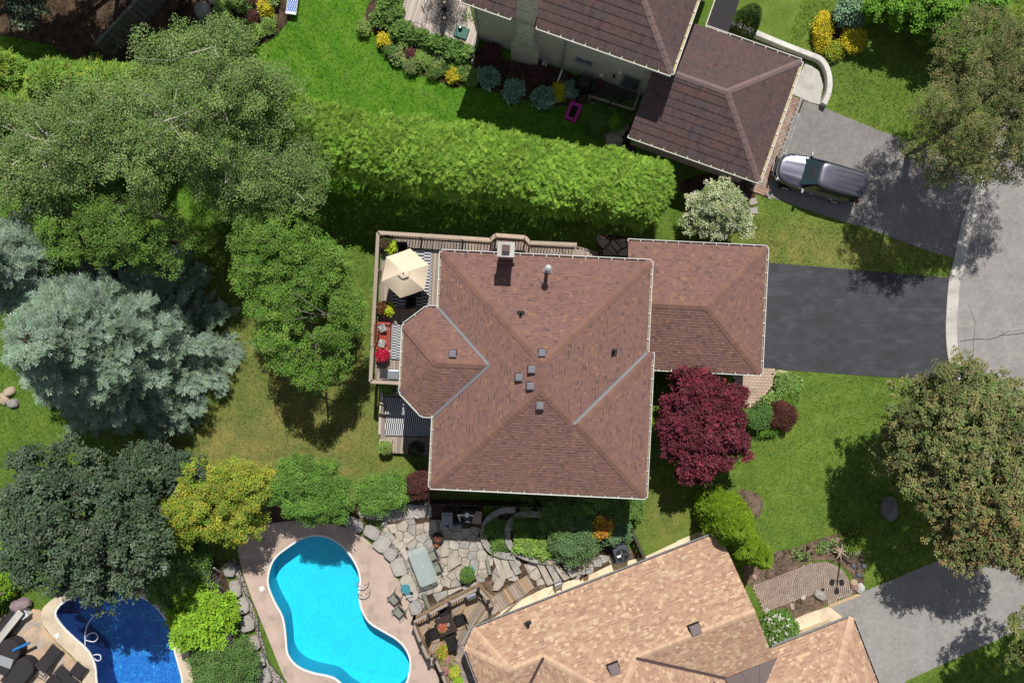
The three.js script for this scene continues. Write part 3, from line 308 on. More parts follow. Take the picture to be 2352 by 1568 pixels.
// ---- the brown-roofed house in the middle
const F1 = frame(2.75, 1.4, 1.4), A1 = F1.at.bind(F1), PITCH = 0.42, E1 = 5.3, G1 = 2.75;
const house1 = thing('house', 'two-storey house under a reddish brown shingle roof with attached garage', 'house', F1.pos, F1.turn);
const brownTones = [[0.208, 0.117, 0.099, 60], [0.202, 0.114, 0.097, 26], [0.216, 0.123, 0.102, 16], [0.265, 0.145, 0.098, 5], [0.238, 0.133, 0.096, 6], [0.150, 0.092, 0.082, 4]];
const brownCaps = [[0.212, 0.118, 0.09], [0.198, 0.111, 0.087], [0.22, 0.123, 0.092], [0.186, 0.105, 0.086]].map(([a, b, c]) => mat(a, b, c, 0.95));
{
  seed(101);
  const h = (d) => E1 + PITCH * d, S = (x, z, d) => A1(x, z, h(d));
  const m1 = new THREE.Group(); m1.name = 'roof'; house1.add(m1);
  const wm = new MB();
  const wall = (pts, y0, y1, m = M.redBrick, nm = 'wall') => add(nm, prism(pts.map(([u, v]) => [u - F1.uc, v - F1.vc]), y0, y1), m, house1);
  wall([[-3.05, -3.6], [5.85, -3.6], [5.85, 0.6], [6.1, 0.6], [6.1, 6.5], [-3.05, 6.5], [-3.05, 3.3], [-3.95, 3.3], [-4.75, 2.5], [-4.75, -0.35], [-3.95, -1.1], [-3.05, -1.1]], 0, 5.2);
  wall([[5.86, -4.85], [12.0, -4.85], [12.0, 0.6], [6.11, 0.6], [5.86, 0.6]], 0, 2.68);
  const ga = (u, v, d) => A1(u, v, G1 + PITCH * d);
  const R = 3.35 * PITCH, bay = (u, v, y) => A1(u, v, E1 + y), bh = 2.49 * PITCH, bA = bay(-3.35, 1.11, bh), bB = bay(-0.96, 1.11, bh);
  const faces = [
    [S(-3.45, -4, 0), S(6.25, -4, 0), S(1.4, 0.85, 4.85)],
    [S(-3.45, 6.9, 0), S(-3.45, -4, 0), S(1.4, 0.85, 4.85), S(1.4, 2.05, 4.85)],
    [S(6.515, 6.9, 0), S(-3.45, 6.9, 0), S(1.4, 2.05, 4.85), S(2.9, 3.55, 3.35), S(3.165, 3.55, 3.35)],
    [S(6.25, -4, 0), S(6.25, 0.2, 0), S(2.9, 3.55, 3.35), S(1.4, 2.05, 4.85), S(1.4, 0.85, 4.85)],
    [S(6.515, 0.2, 0), S(6.515, 6.9, 0), S(3.165, 3.55, 3.35)],
    [S(6.515, 0.2, 0), S(6.25, 0.2, 0), S(2.9, 3.55, 3.35), S(3.165, 3.55, 3.35)],
    [bay(-4.0, -1.38, 0), bay(-3.45, -1.38, 0), bB, bA],
    [bay(-5.03, -0.53, 0), bay(-4.0, -1.38, 0), bA], [bay(-5.03, 2.6, 0), bay(-5.03, -0.53, 0), bA], [bay(-4.0, 3.6, 0), bay(-5.03, 2.6, 0), bA],
    [bay(-3.45, 3.6, 0), bay(-4.0, 3.6, 0), bA, bB],
  ];
  const gfaces = [
    [ga(5.5, -5.25, 0), ga(12.38, -5.25, 0), ga(9.255, -2.125, 3.125), ga(5.5, -2.125, 3.125)],
    [ga(12.38, 1.0, 0), ga(6.2, 1.0, 0), ga(6.2, -2.125, 3.125), ga(9.255, -2.125, 3.125)],
    [ga(12.38, -5.25, 0), ga(12.38, 1.0, 0), ga(9.255, -2.125, 3.125)],
  ];
  const deck = mergeGeometries([...faces, ...gfaces].map((f) => plain(panel(f, 0.1)))); add('roof_deck', deck, brownCaps[3], m1);
  shingle([...faces, ...gfaces], m1, { exp: 0.145, w0: 0.11, w1: 0.21, tones: brownTones, band: 0.42, bandColor: [0.092, 0.062, 0.058], lift: 0.010, lift2: 0.022 });
  const hip = 0.3, cw = 0.2, c = (a, b, d) => caps(a, b, d, cw, 0.24, brownCaps, m1);
  c(S(-3.45, -4, 0), S(1.4, 0.85, 4.85), hip); c(S(6.25, -4, 0), S(1.4, 0.85, 4.85), hip); c(S(-3.45, 6.9, 0), S(1.4, 2.05, 4.85), hip); c(S(6.515, 6.9, 0), S(3.165, 3.55, 3.35), hip); c(S(2.9, 3.55, 3.35), S(1.4, 2.05, 4.85), hip); c(S(6.515, 0.2, 0), S(3.165, 3.55, 3.35), hip); c(S(1.4, 0.85, 4.85), S(1.4, 2.05, 4.85), PITCH);
  c(bA, bB, PITCH); for (const q of [bay(-4.0, -1.38, 0), bay(-5.03, -0.53, 0), bay(-5.03, 2.6, 0), bay(-4.0, 3.6, 0)]) c(q, bA, 0.2);
  c(ga(12.38, -5.25, 0), ga(9.255, -2.125, 3.125), hip); c(ga(12.38, 1.0, 0), ga(9.255, -2.125, 3.125), hip); c(ga(9.255, -2.125, 3.125), ga(6.0, -2.125, 3.125), PITCH);
  valley(S(6.25, 0.2, 0), S(2.9, 3.55, 3.35), 0.26, 0.065, M.flash, m1); valley(bay(-3.45, -1.38, 0), bB, 0.26, 0.065, M.flash, m1); valley(bay(-3.45, 3.6, 0), bB, 0.26, 0.065, M.flash, m1);
  const gt = (a, b, o) => gutter(a, b, o, house1);
  gt(S(-3.45, -4, 0), S(6.25, -4, 0), [0, -1]); gt(S(6.25, -4, 0), S(6.25, 0.2, 0), [1, 0]); gt(S(6.515, 0.2, 0), S(6.515, 6.9, 0), [1, 0]); gt(S(-3.45, 6.9, 0), S(6.515, 6.9, 0), [0, 1]); gt(S(-3.45, 6.9, 0), S(-3.45, 3.6, 0), [-1, 0]); gt(S(-3.45, -1.38, 0), S(-3.45, -4, 0), [-1, 0]);
  const bp = [[-3.5, -1.38], [-4.0, -1.38], [-5.03, -0.53], [-5.03, 2.6], [-4.0, 3.6], [-3.5, 3.6]], bn = [[0, -1], [-0.64, -0.77], [-1, 0], [-0.7, 0.71], [0, 1]]; bn.forEach((n, i) => gt(bay(...bp[i], 0), bay(...bp[i + 1], 0), n));
  gt(ga(5.5, -5.25, 0), ga(12.38, -5.25, 0), [0, -1]); gt(ga(12.38, -5.25, 0), ga(12.38, 1.0, 0), [1, 0]); gt(ga(6.7, 1.0, 0), ga(12.38, 1.0, 0), [0, 1]);
  // a downspout that drains the upper gutter onto the garage roof
  new MB().beam(ga(5.85, -4.15, 0.62), ga(5.82, -5.2, -0.05), 0.09, 0.06).build('downspout', M.white, house1);
  // roof fittings
  const pn = (u, v) => E1 + PITCH * (v + 4), pw = (u) => E1 + PITCH * (u + 3.45), pe = (u) => E1 + PITCH * (6.25 - u), ps = (u, v) => E1 + PITCH * (6.9 - v), pb = (u, v) => E1 + PITCH * (v + 1.38);
  const vm = mat(0.17, 0.165, 0.18, 0.6); for (const [x, y, f] of [[1040, 812, pb], [1245, 810, pn], [1221, 848, pw], [1192, 866, pw], [1218, 886, pw], [1240, 931, ps]]) boxVent('roof_vent', F1.hit(x, y, f), 0, vm, m1, 0.33);
  pipeVent(F1.hit(1196, 721, pn), m1); pipeVent(F1.hit(1408, 808, pe), m1);
  const fl = F1.hit(1256, 622, pn), fg = new THREE.Group(); fg.name = 'metal_flue'; fg.position.copy(fl); m1.add(fg); new MB().lathe([[0.2, -0.05], [0.12, 0.1], [0.085, 0.14], [0.085, 1.35]], 16).build('pipe', M.galvP, fg); new MB().lathe([[0.0, 1.62], [0.13, 1.58], [0.16, 1.5], [0.16, 1.32], [0.1, 1.3]], 16).build('flue_cap', M.galvP, fg); new MB().beam(V3(-0.16, 0.25, 0), V3(0.2, 0.25, 0.02), 0.03, 0.03).build('brace', M.steel, fg);
  // chimney on the north wall
  const cp = F1.of(P(1162, 572, 7.75)), cg = new THREE.Group(); cg.name = 'chimney'; cg.position.copy(A1(cp[0], cp[1], 0)); house1.add(cg);
  new MB().box(0.66, 7.5, 0.5, 0, 3.75, 0).build('stack', M.redBrick, cg); new MB().rbox(0.76, 0.12, 0.66, 0.02, 0, 7.56, 0).build('chimney_cap', M.concrete, cg); new MB().box(0.34, 0.24, 0.3, 0, 7.72, -0.03).build('flue_tile', M.brownMetal, cg);
  new MB().box(0.8, 0.25, 0.14, 0, 5.62, 0.36, 0, -0.39).build('chimney_flashing', brownCaps[3], cg);
  // garage door and windows
  const gd = new THREE.Group(); gd.name = 'garage_door'; gd.position.copy(A1(12.02, -2.1, 0)); house1.add(gd); for (let i = 0; i < 4; i++) new MB().rbox(0.05, 0.5, 4.6, 0.015, 0, 0.28 + i * 0.52, 0).build('door_panel', M.cream2, gd);
  for (const [u, v, y, tn] of [[-0.5, 6.52, 3.9, 0], [3.6, 6.52, 3.9, 0], [0.5, 6.52, 1.4, 0], [6.12, 2.5, 3.9, Math.PI / 2], [6.12, 5, 3.9, Math.PI / 2], [-3.07, 5, 3.8, -Math.PI / 2], [-3.07, -2.4, 3.3, -Math.PI / 2], [3, -3.62, 3.9, Math.PI]]) windowUnit(house1, A1(u, v, y), tn, 1.2, 1.1);
}
// ---- the grey brick house with dark roof panels
const F2 = frame(19.4, 0, -14), A2 = F2.at.bind(F2), E2 = 5.4, G2 = 2.8;
const house2 = thing('house', 'grey brick house under a dark purplish brown panel roof with attached garage', 'house', F2.pos, F2.turn);
{
  seed(102);
  const S = (u, v, d) => A2(u, v, E2 + PITCH * d), ga = (u, v, d) => A2(u, v, G2 + PITCH * d), m = new THREE.Group(); m.name = 'roof'; house2.add(m);
  const faces = [[S(2.83, -14.1, 0), S(-7.45, -14.1, 0), S(-2.5, -19.05, 4.95), S(-2.12, -19.05, 4.95)], [S(2.83, -24, 0), S(2.83, -14.1, 0), S(-2.12, -19.05, 4.95)], [S(-7.45, -14.1, 0), S(-7.45, -24, 0), S(-2.5, -19.05, 4.95)], [S(-7.45, -24, 0), S(2.83, -24, 0), S(-2.12, -19.05, 4.95), S(-2.5, -19.05, 4.95)],
    [ga(8.88, -11.53, 0), ga(2.05, -11.53, 0), ga(2.05, -14.665, 3.135), ga(5.745, -14.665, 3.135)], [ga(2.05, -17.8, 0), ga(8.88, -17.8, 0), ga(5.745, -14.665, 3.135), ga(2.5, -14.665, 3.135), ga(2.5, -17.8, 0)], [ga(8.88, -17.8, 0), ga(8.88, -11.53, 0), ga(5.745, -14.665, 3.135)]];
  const tones = [[0.138, 0.096, 0.090, 40], [0.145, 0.096, 0.088, 20], [0.130, 0.094, 0.091, 20], [0.152, 0.097, 0.087, 8]], capM = tones.slice(1).map(([a, b, c]) => mat(a * 1.08, b * 1.05, c * 1.05, 0.7));
  add('roof_deck', mergeGeometries(faces.map((f) => plain(panel(f, 0.1)))), capM[1], m);
  const sp = tex(512, (u, v, x, y) => { const k = fbm(u * 46, v * 46, 3, 301), q = sm(0.55, 0.7, fbm(u * 30, v * 30, 2, 311)), d = sm(0.55, 0.75, fbm(u * 26 + 7, v * 26, 2, 317)); return [clamp(0.72 + 0.25 * (k - 0.5) + 0.16 * q - 0.15 * d), clamp(0.74 + 0.25 * (k - 0.5) + 0.03 * q - 0.15 * d), clamp(0.76 + 0.25 * (k - 0.5) - 0.1 * d)]; }, 3.2);
  shingle(faces.slice(0, 1).concat(faces.slice(4)), m, { exp: 0.385, w0: 1.0, w1: 1.1, tones, lift: 0.022, lift2: 0.026, name: 'roof_panel', stagger: 0.5 });
  shingle(faces.slice(1, 4), m, { exp: 0.385, w0: 1.0, w1: 1.1, tones, lift: 0.022, lift2: 0.026, name: 'roof_panel_far', max: 0 });
  m.traverse((o) => { if (o.name.startsWith('roof_panel') && o.isMesh && o.geometry) { o.material = o.material.map ? o.material : Object.assign(o.material, { map: sp }); const g = o.geometry, p = g.attributes.position, uv = g.attributes.uv; for (let i = 0; i < p.count; i++) uv.setXY(i, p.getX(i), p.getZ(i) + p.getY(i)); } });
  const c = (a, b, d) => caps(a, b, d, 0.15, 0.38, capM, m); c(S(2.83, -14.1, 0), S(-2.12, -19.05, 4.95), 0.3); c(S(-7.45, -14.1, 0), S(-2.5, -19.05, 4.95), 0.3); c(ga(8.88, -11.53, 0), ga(5.745, -14.665, 3.135), 0.3); c(ga(8.88, -17.8, 0), ga(5.745, -14.665, 3.135), 0.3); c(ga(5.745, -14.665, 3.135), ga(2.6, -14.665, 3.135), PITCH);
  const wall = (pts, y0, y1, mm = M.greyBrick, nm = 'wall') => add(nm, prism(pts.map(([u, v]) => [u - F2.uc, v - F2.vc]), y0, y1), mm, house2);
  wall([[-7.05, -23.6], [2.4, -23.6], [2.4, -14.53], [-7.05, -14.53]], 0, 5.3); wall([[2.42, -17.4], [8.5, -17.4], [8.5, -11.9], [2.42, -11.9]], 0, 2.72);
  const gi = mat(0.50, 0.42, 0.24, 0.9), gt = (a, b, o) => gutter(a, b, o, house2, { inner: gi, w: 0.13 });
  gt(S(-7.45, -14.1, 0), S(-5.0, -14.1, 0), [0, 1]); gt(S(-3.75, -14.1, 0), S(2.83, -14.1, 0), [0, 1]); gt(S(2.83, -14.1, 0), S(2.83, -24, 0), [1, 0]); gt(ga(2.05, -11.53, 0), ga(8.88, -11.53, 0), [0, 1]); gt(ga(8.88, -11.53, 0), ga(8.88, -17.8, 0), [1, 0]); gt(ga(3.9, -17.8, 0), ga(8.88, -17.8, 0), [0, -1]);
  // chimney with shoulders
  const cg = new THREE.Group(); cg.name = 'chimney'; cg.position.copy(A2(-4.3, -14.33, 0)); house2.add(cg);
  const st = new MB(); st.box(1.45, 1.9, 0.46, 0, 0.95, 0); const sh = prism([[-0.725, -0.23], [0.725, -0.23], [0.725, 0.23], [-0.725, 0.23]], 1.9, 2.7); { const p = sh.attributes.position; for (let i = 0; i < p.count; i++) if (p.getY(i) > 2.5) p.setX(i, p.getX(i) * 0.58); sh.computeVertexNormals(); } st.raw(sh); st.box(0.84, 6.2, 0.46, 0, 5.7, 0); st.build('stack', M.greyBrick, cg); new MB().rbox(0.98, 0.14, 0.62, 0.02, 0, 8.85, 0).build('chimney_cap', M.concrete, cg);
  windowUnit(house2, A2(-1.24, -14.5, 2.1), 0, 0.8, 0.5, M.galv);
  const dr = new THREE.Group(); dr.name = 'door'; dr.position.copy(A2(1.32, -14.5, 0.35)); house2.add(dr); new MB().box(1.0, 2.05, 0.06, 0, 1.03, 0).build('door_leaf', M.galv, dr); new MB().box(0.8, 1.5, 0.03, 0, 1.15, 0.04).build('pane', M.pane, dr); new MB().box(0.05, 0.14, 0.06, 0.42, 1.0, 0.06).build('handle', M.black, dr);
  const dsp = (u, nm) => { const t = new MB(); t.box(0.09, 5.1, 0.07, 0, 2.6, 0); return t.build('downspout', nm, house2); }; dsp(0, M.galv).position.copy(A2(-2.35, -14.47, 0)); dsp(0, M.galv).position.copy(A2(-7.0, -14.47, 0));
  const vb = new MB(); vb.rbox(0.2, 0.2, 0.12, 0.02, 0, 0, 0); vb.build('wall_vent', M.white, house2).position.copy(A2(0.62, -14.47, 2.3)); new MB().rbox(0.22, 0.12, 0.12, 0.02, 0, 0, 0).build('wall_vent', M.white, house2).position.copy(A2(-0.2, -14.47, 1.1)); new MB().cyl(0.05, 0.08, 0.26, 0, 0, 0.05, 10).build('wall_lamp', M.black, house2).position.copy(A2(0.42, -14.42, 1.9));
  const dv = new MB(); dv.cyl(0.07, 0.07, 0.35, -0.05, 0.3, 0.12, 12, 1.2); dv.cyl(0.055, 0.055, 0.4, 0.1, 0.2, 0.16, 12, 1.2); dv.build('vent_pipe', M.pvc, house2).position.copy(A2(-3.25, -14.5, 0));
  const pr = new THREE.Group(); pr.name = 'porch_roof'; pr.position.copy(A2(4.45, -19.2, 0)); house2.add(pr); new MB().box(1.15, 0.14, 2.6, 0, 2.7, 0).build('porch_slab', M.charcoal, pr); const pt = new MB(); pt.box(0.05, 0.12, 2.6, -0.59, 2.74, 0); pt.box(1.15, 0.12, 0.05, 0, 2.74, 1.31); pt.build('porch_trim', M.cream2, pr); new MB().box(0.14, 2.65, 0.14, 0.8, 1.32, 1.1).build('porch_post', M.white, pr).position.x = -0.35;
}
// ---- the tan-roofed bungalow
const F3 = frame(-21.3, 0, 16), A3 = F3.at.bind(F3), E3 = 2.9;
const house3 = thing('house', 'cream brick bungalow under a pale tan shingle roof', 'house', F3.pos, F3.turn);
{
  seed(103);
  const N = (a, b) => A3(a, b, E3 + PITCH * (b - 12.49)), m = new THREE.Group(); m.name = 'roof'; house3.add(m);
  const ap = A3(-5.8, 14.7, 3.828), hp = A3(-4.11, 14.7, 3.828), top = A3(-1.4, 17.4, 4.962), rw = A3(0.04, 16.1, 4.416), re = A3(6.1, 16.1, 4.416), Sx = (a, b) => A3(a, b, 4.416 - PITCH * (b - 16.1)), Gx = (a, b) => A3(a, b, E3 + PITCH * (b - 18.74)), ve = Sx(3.88, 19.25);
  const pl = new THREE.Plane().setFromCoplanarPoints(rw, ve, top), onP = (a, b) => { const p = A3(a, b, 0); p.y = -(pl.normal.x * p.x + pl.normal.z * p.z + pl.constant) / pl.normal.y; return p; };
  const faces = [
    [N(-6.95, 12.49), N(6.1, 12.49), re, rw, top, hp, ap],
    [A3(-7.66, 13.2, E3), N(-6.95, 12.49), ap], [A3(-7.66, 16.9, E3), A3(-7.66, 13.2, E3), ap], [A3(-6.3, 16.9, E3), A3(-7.66, 16.9, E3), ap, hp],
    [A3(-6.3, 21, E3 + 0.01), A3(-6.3, 16.9, E3 + 0.01), hp, top, A3(-1.4, 21, 4.962)],
    [Sx(6.3, 19.25), ve, rw, re],
    [Gx(6.3, 18.74), Gx(10.7, 18.74), Gx(6.9, 22.54), Gx(4.4, 22.54), Gx(3.9, 19.5), Gx(6.3, 19.3)],
    [A3(10.7, 18.74, E3), A3(10.7, 26.3, E3), A3(6.9, 22.54, E3 + 3.8 * PITCH)],
  ];
  const east = [onP(3.88, 19.25), onP(5, 21), onP(-1.4, 21), top, rw];
  const tones = [[0.44, 0.28, 0.19, 34], [0.41, 0.255, 0.173, 24], [0.47, 0.31, 0.205, 16], [0.55, 0.40, 0.262, 14], [0.49, 0.345, 0.23, 10], [0.365, 0.228, 0.16, 8]], capM = [[0.58, 0.40, 0.27], [0.50, 0.33, 0.23], [0.54, 0.37, 0.25]].map(([a, b, c]) => mat(a, b, c, 0.95));
  const low = mat(0.30, 0.185, 0.14, 0.95);
  add('roof_deck', mergeGeometries([...faces, east].map((f) => plain(panel(f, 0.1)))), low, m);
  const east2 = [east[4], east[0], east[1], east[2], east[3]];
  shingle(faces, m, { exp: 0.145, w0: 0.12, w1: 0.26, tones, band: 0.42, bandColor: [0.27, 0.155, 0.115], lift: 0.010, lift2: 0.022 });
  shingle([[east[2], east[1], east[0], east[4], east[3]]], m, { exp: 0.145, w0: 0.12, w1: 0.26, tones, band: 0.5, bandColor: [0.27, 0.155, 0.115], max: 0, name: 'shingle_slope' });
  const c = (a, b, d) => caps(a, b, d, 0.16, 0.15, capM, m); c(N(-6.95, 12.49), ap, 0.2); c(A3(-7.66, 13.2, E3), ap, 0.2); c(ap, hp, PITCH); c(hp, top, 0.3); c(rw, top, 0.3); c(re, rw, PITCH); c(A3(10.7, 18.74, E3), Gx(6.9, 22.54), 0.3);
  valley(ve, rw, 0.2, 0.07, M.brownMetal, m); valley(A3(-6.3, 16.9, E3), hp, 0.26, 0.07, M.brownMetal, m);
  { const q = [Sx(3.7, 19.15), Gx(6.5, 19.15), Gx(5.4, 20.0), Gx(4.2, 20.6)].map((p) => p.add(V3(0, 0.08, 0))); add('cricket', panel(q, 0.05), M.brownMetal, m); for (const k of [0.33, 0.66]) { const a = q[0].clone().lerp(q[1], k), b = q[3].clone().lerp(q[2], k); new MB().beam(a.add(V3(0, 0.01, 0)), b.add(V3(0, 0.01, 0)), 0.03, 0.03).build('seam', M.brownMetal, m); } }
  const wall = (pts, y1) => add('wall', prism(pts.map(([u, v]) => [u - F3.uc, v - F3.vc]), 0, y1), M.creamBrick, house3); wall([[-6.6, 13.3], [5.8, 13.3], [5.8, 19.5], [-7.3, 21], [-7.2, 13.9]], 2.82); wall([[5.82, 19.75], [10.3, 19.75], [10.3, 25.5], [5.82, 25.5]], 2.82);
  add('gable', panel([A3(5.8, 13.4, 2.8), A3(5.82, 13.4, 2.8), A3(5.82, 16.1, 4.25), A3(5.8, 16.1, 4.25)], 1.2), M.creamBrick, house3);
  const gt = (a, b, o) => gutter(a, b, o, house3, { lip: M.galv, inner: M.brownMetal, w: 0.09, step: 0.75 }); gt(N(-6.95, 12.49), N(6.1, 12.49), [0, -1]); gt(N(-6.95, 12.49), A3(-7.66, 13.2, E3), [-0.7, -0.7]); gt(A3(-7.66, 13.2, E3), A3(-7.66, 16.9, E3), [-1, 0]); gt(Gx(6.5, 18.74), Gx(10.7, 18.74), [0, -1]); gt(A3(10.7, 18.74, E3), A3(10.7, 26.3, E3), [1, 0]);
  const pN = (a, b) => E3 + PITCH * (b - 12.49), vm = mat(0.20, 0.155, 0.155, 0.7), tn = 0;
  boxVent('roof_vent', F3.hit(1410, 1533, pN), tn, vm, m, 0.5); boxVent('roof_vent', F3.hit(1596, 1443, pN), tn, vm, m, 0.5); pipeVent(F3.hit(1213, 1433, pN), m, 0.07, 0.3); pipeVent(F3.hit(1638, 1565, (a, b) => 4.416 - PITCH * (b - 16.1)), m, 0.07, 0.3);
  const tap = new MB(); tap.rbox(0.26, 0.3, 0.16, 0.02, 0, 0.9, -0.1); tap.rbox(0.14, 0.16, 0.12, 0.02, -0.3, 0.8, -0.08); tap.build('meter_box', M.galv, house3).position.copy(A3(-0.6, 12.64, 0));
}

// ---------------------------------------------------------------- plants
// leaf sprigs: small folded leaves around a twig, shared by all plants
function leafAt(out, base, dir, up, L, Wd) { const side = dir.clone().cross(up).normalize(), n = side.clone().cross(dir).normalize(), mid = base.clone().addScaledVector(dir, L * 0.5), tip = base.clone().addScaledVector(dir, L), l = mid.clone().addScaledVector(side, Wd / 2).addScaledVector(n, Wd * 0.22), r = mid.clone().addScaledVector(side, -Wd / 2).addScaledVector(n, Wd * 0.22); out.push(...pos(base), ...pos(l), ...pos(tip), ...pos(base), ...pos(tip), ...pos(r)); }
const rdir = (ymin = -1) => { let v; do { v = V3(rr(-1, 1), rr(ymin, 1), rr(-1, 1)); } while (v.lengthSq() > 1 || v.lengthSq() < 0.05); return v.normalize(); };
function sprig(n, spread, L, Wd, flat = 0.5) { const t = []; for (let i = 0; i < n; i++) { const d = rdir(-0.6); d.y *= flat; d.normalize(); const b = V3(rr(-1, 1), rr(-1, 1) * 0.6, rr(-1, 1)).multiplyScalar(spread); leafAt(t, b, d, V3(rr(-0.5, 0.5), 1, rr(-0.5, 0.5)).normalize(), L * rr(0.7, 1.25), Wd * rr(0.8, 1.2)); } return soup(t); }
// a flat spray of needles or scale leaves pointing along +x
function spray(n, L, Wd, nl, nw, lift = 0.25) { const t = []; for (let i = 0; i < n; i++) { const k = i / n, sgn = i % 2 ? 1 : -1, b = V3(L * k, rr(-0.02, 0.03), sgn * Wd * (1 - k) * rr(0, 0.7)), d = V3(1, lift * rr(-0.4, 1.4), sgn * rr(0.2, 1.2)).normalize(); leafAt(t, b, d, V3(0, 1, 0.2), nl * rr(0.8, 1.2), nw); } return soup(t); }
seed(900);
const SPR = { broad: sprig(11, 0.13, 0.13, 0.075), fine: sprig(14, 0.12, 0.085, 0.045), birch: sprig(10, 0.15, 0.075, 0.05, 0.8), maple: sprig(13, 0.11, 0.10, 0.075, 0.45), big: sprig(8, 0.12, 0.20, 0.11, 0.5), lilyleaf: sprig(10, 0.1, 0.22, 0.16, 0.45), needle: spray(26, 0.36, 0.16, 0.12, 0.026, 0.5), cedar: spray(18, 0.26, 0.09, 0.12, 0.03, 0.6), grassy: (() => { const t = []; for (let i = 0; i < 26; i++) { const a = rr(0, 6.28), d = V3(Math.cos(a), rr(0.5, 1.6), Math.sin(a)).normalize(); leafAt(t, V3(Math.cos(a) * 0.04, 0, Math.sin(a) * 0.04), d, V3(0, 1, 0.1), rr(0.3, 0.6), 0.03); } return soup(t); })() };
const leafM = new Map();
const leafMat = (gloss = 0.6, through = 0.3) => { const k = gloss + '/' + through; if (!leafM.has(k)) leafM.set(k, mat(1, 1, 1, gloss, { physical: true, specularIntensity: 0.4, side: THREE.DoubleSide })); return leafM.get(k); };
const fm = new THREE.Matrix4(), fq = new THREE.Quaternion(), fs = V3(1, 1, 1);
class Leaves {
  constructor() { this.m = []; this.c = []; }
  put(p, q, s, col) { fm.compose(p, q, fs.set(s, s, s)); this.m.push(fm.clone()); this.c.push(col); }
  build(name, geo, m, parent) { const o = new THREE.InstancedMesh(geo, m, this.m.length), c = new THREE.Color(); this.m.forEach((x, i) => { o.setMatrixAt(i, x); o.setColorAt(i, c.setRGB(...this.c[i])); }); o.name = name; o.castShadow = o.receiveShadow = true; o.userData.kind = 'stuff'; parent.add(o); return o; }
}
const eul = new THREE.Euler();
const anyTurn = (tilt) => new THREE.Quaternion().setFromEuler(eul.set(rr(-tilt, tilt), rr(0, 6.283), rr(-tilt, tilt), 'YXZ'));
const facing = (d, roll = 0) => { const x = d.clone().normalize(), z = x.clone().cross(V3(0, 1, 0)); if (z.lengthSq() < 1e-4) z.set(0, 0, 1); z.normalize(); const y = z.clone().cross(x); const m = new THREE.Matrix4().makeBasis(x, y, z); return new THREE.Quaternion().setFromRotationMatrix(m).multiply(new THREE.Quaternion().setFromAxisAngle(V3(1, 0, 0), roll)); };
const tint = (cols, k = 0.16) => { const a = pick(cols), f = 1 + rr(-k, k); return [a[0] * f * (1 + rr(-0.08, 0.08)), a[1] * f, a[2] * f * (1 + rr(-0.1, 0.1))]; };
function limb(out, pts, r0, r1, seg = 8, n = 6) { const c = new THREE.CatmullRomCurve3(pts, false, 'centripetal'), g = new THREE.TubeGeometry(c, seg, 1, n), p = g.attributes.position; for (let i = 0; i <= seg; i++) { const o = c.getPointAt(i / seg), r = r0 + (r1 - r0) * i / seg; for (let j = 0; j <= n; j++) { const k = i * (n + 1) + j; p.setXYZ(k, o.x + (p.getX(k) - o.x) * r, o.y + (p.getY(k) - o.y) * r, o.z + (p.getZ(k) - o.z) * r); } } g.computeVertexNormals(); out.raw(g); }
const PLANT = [];
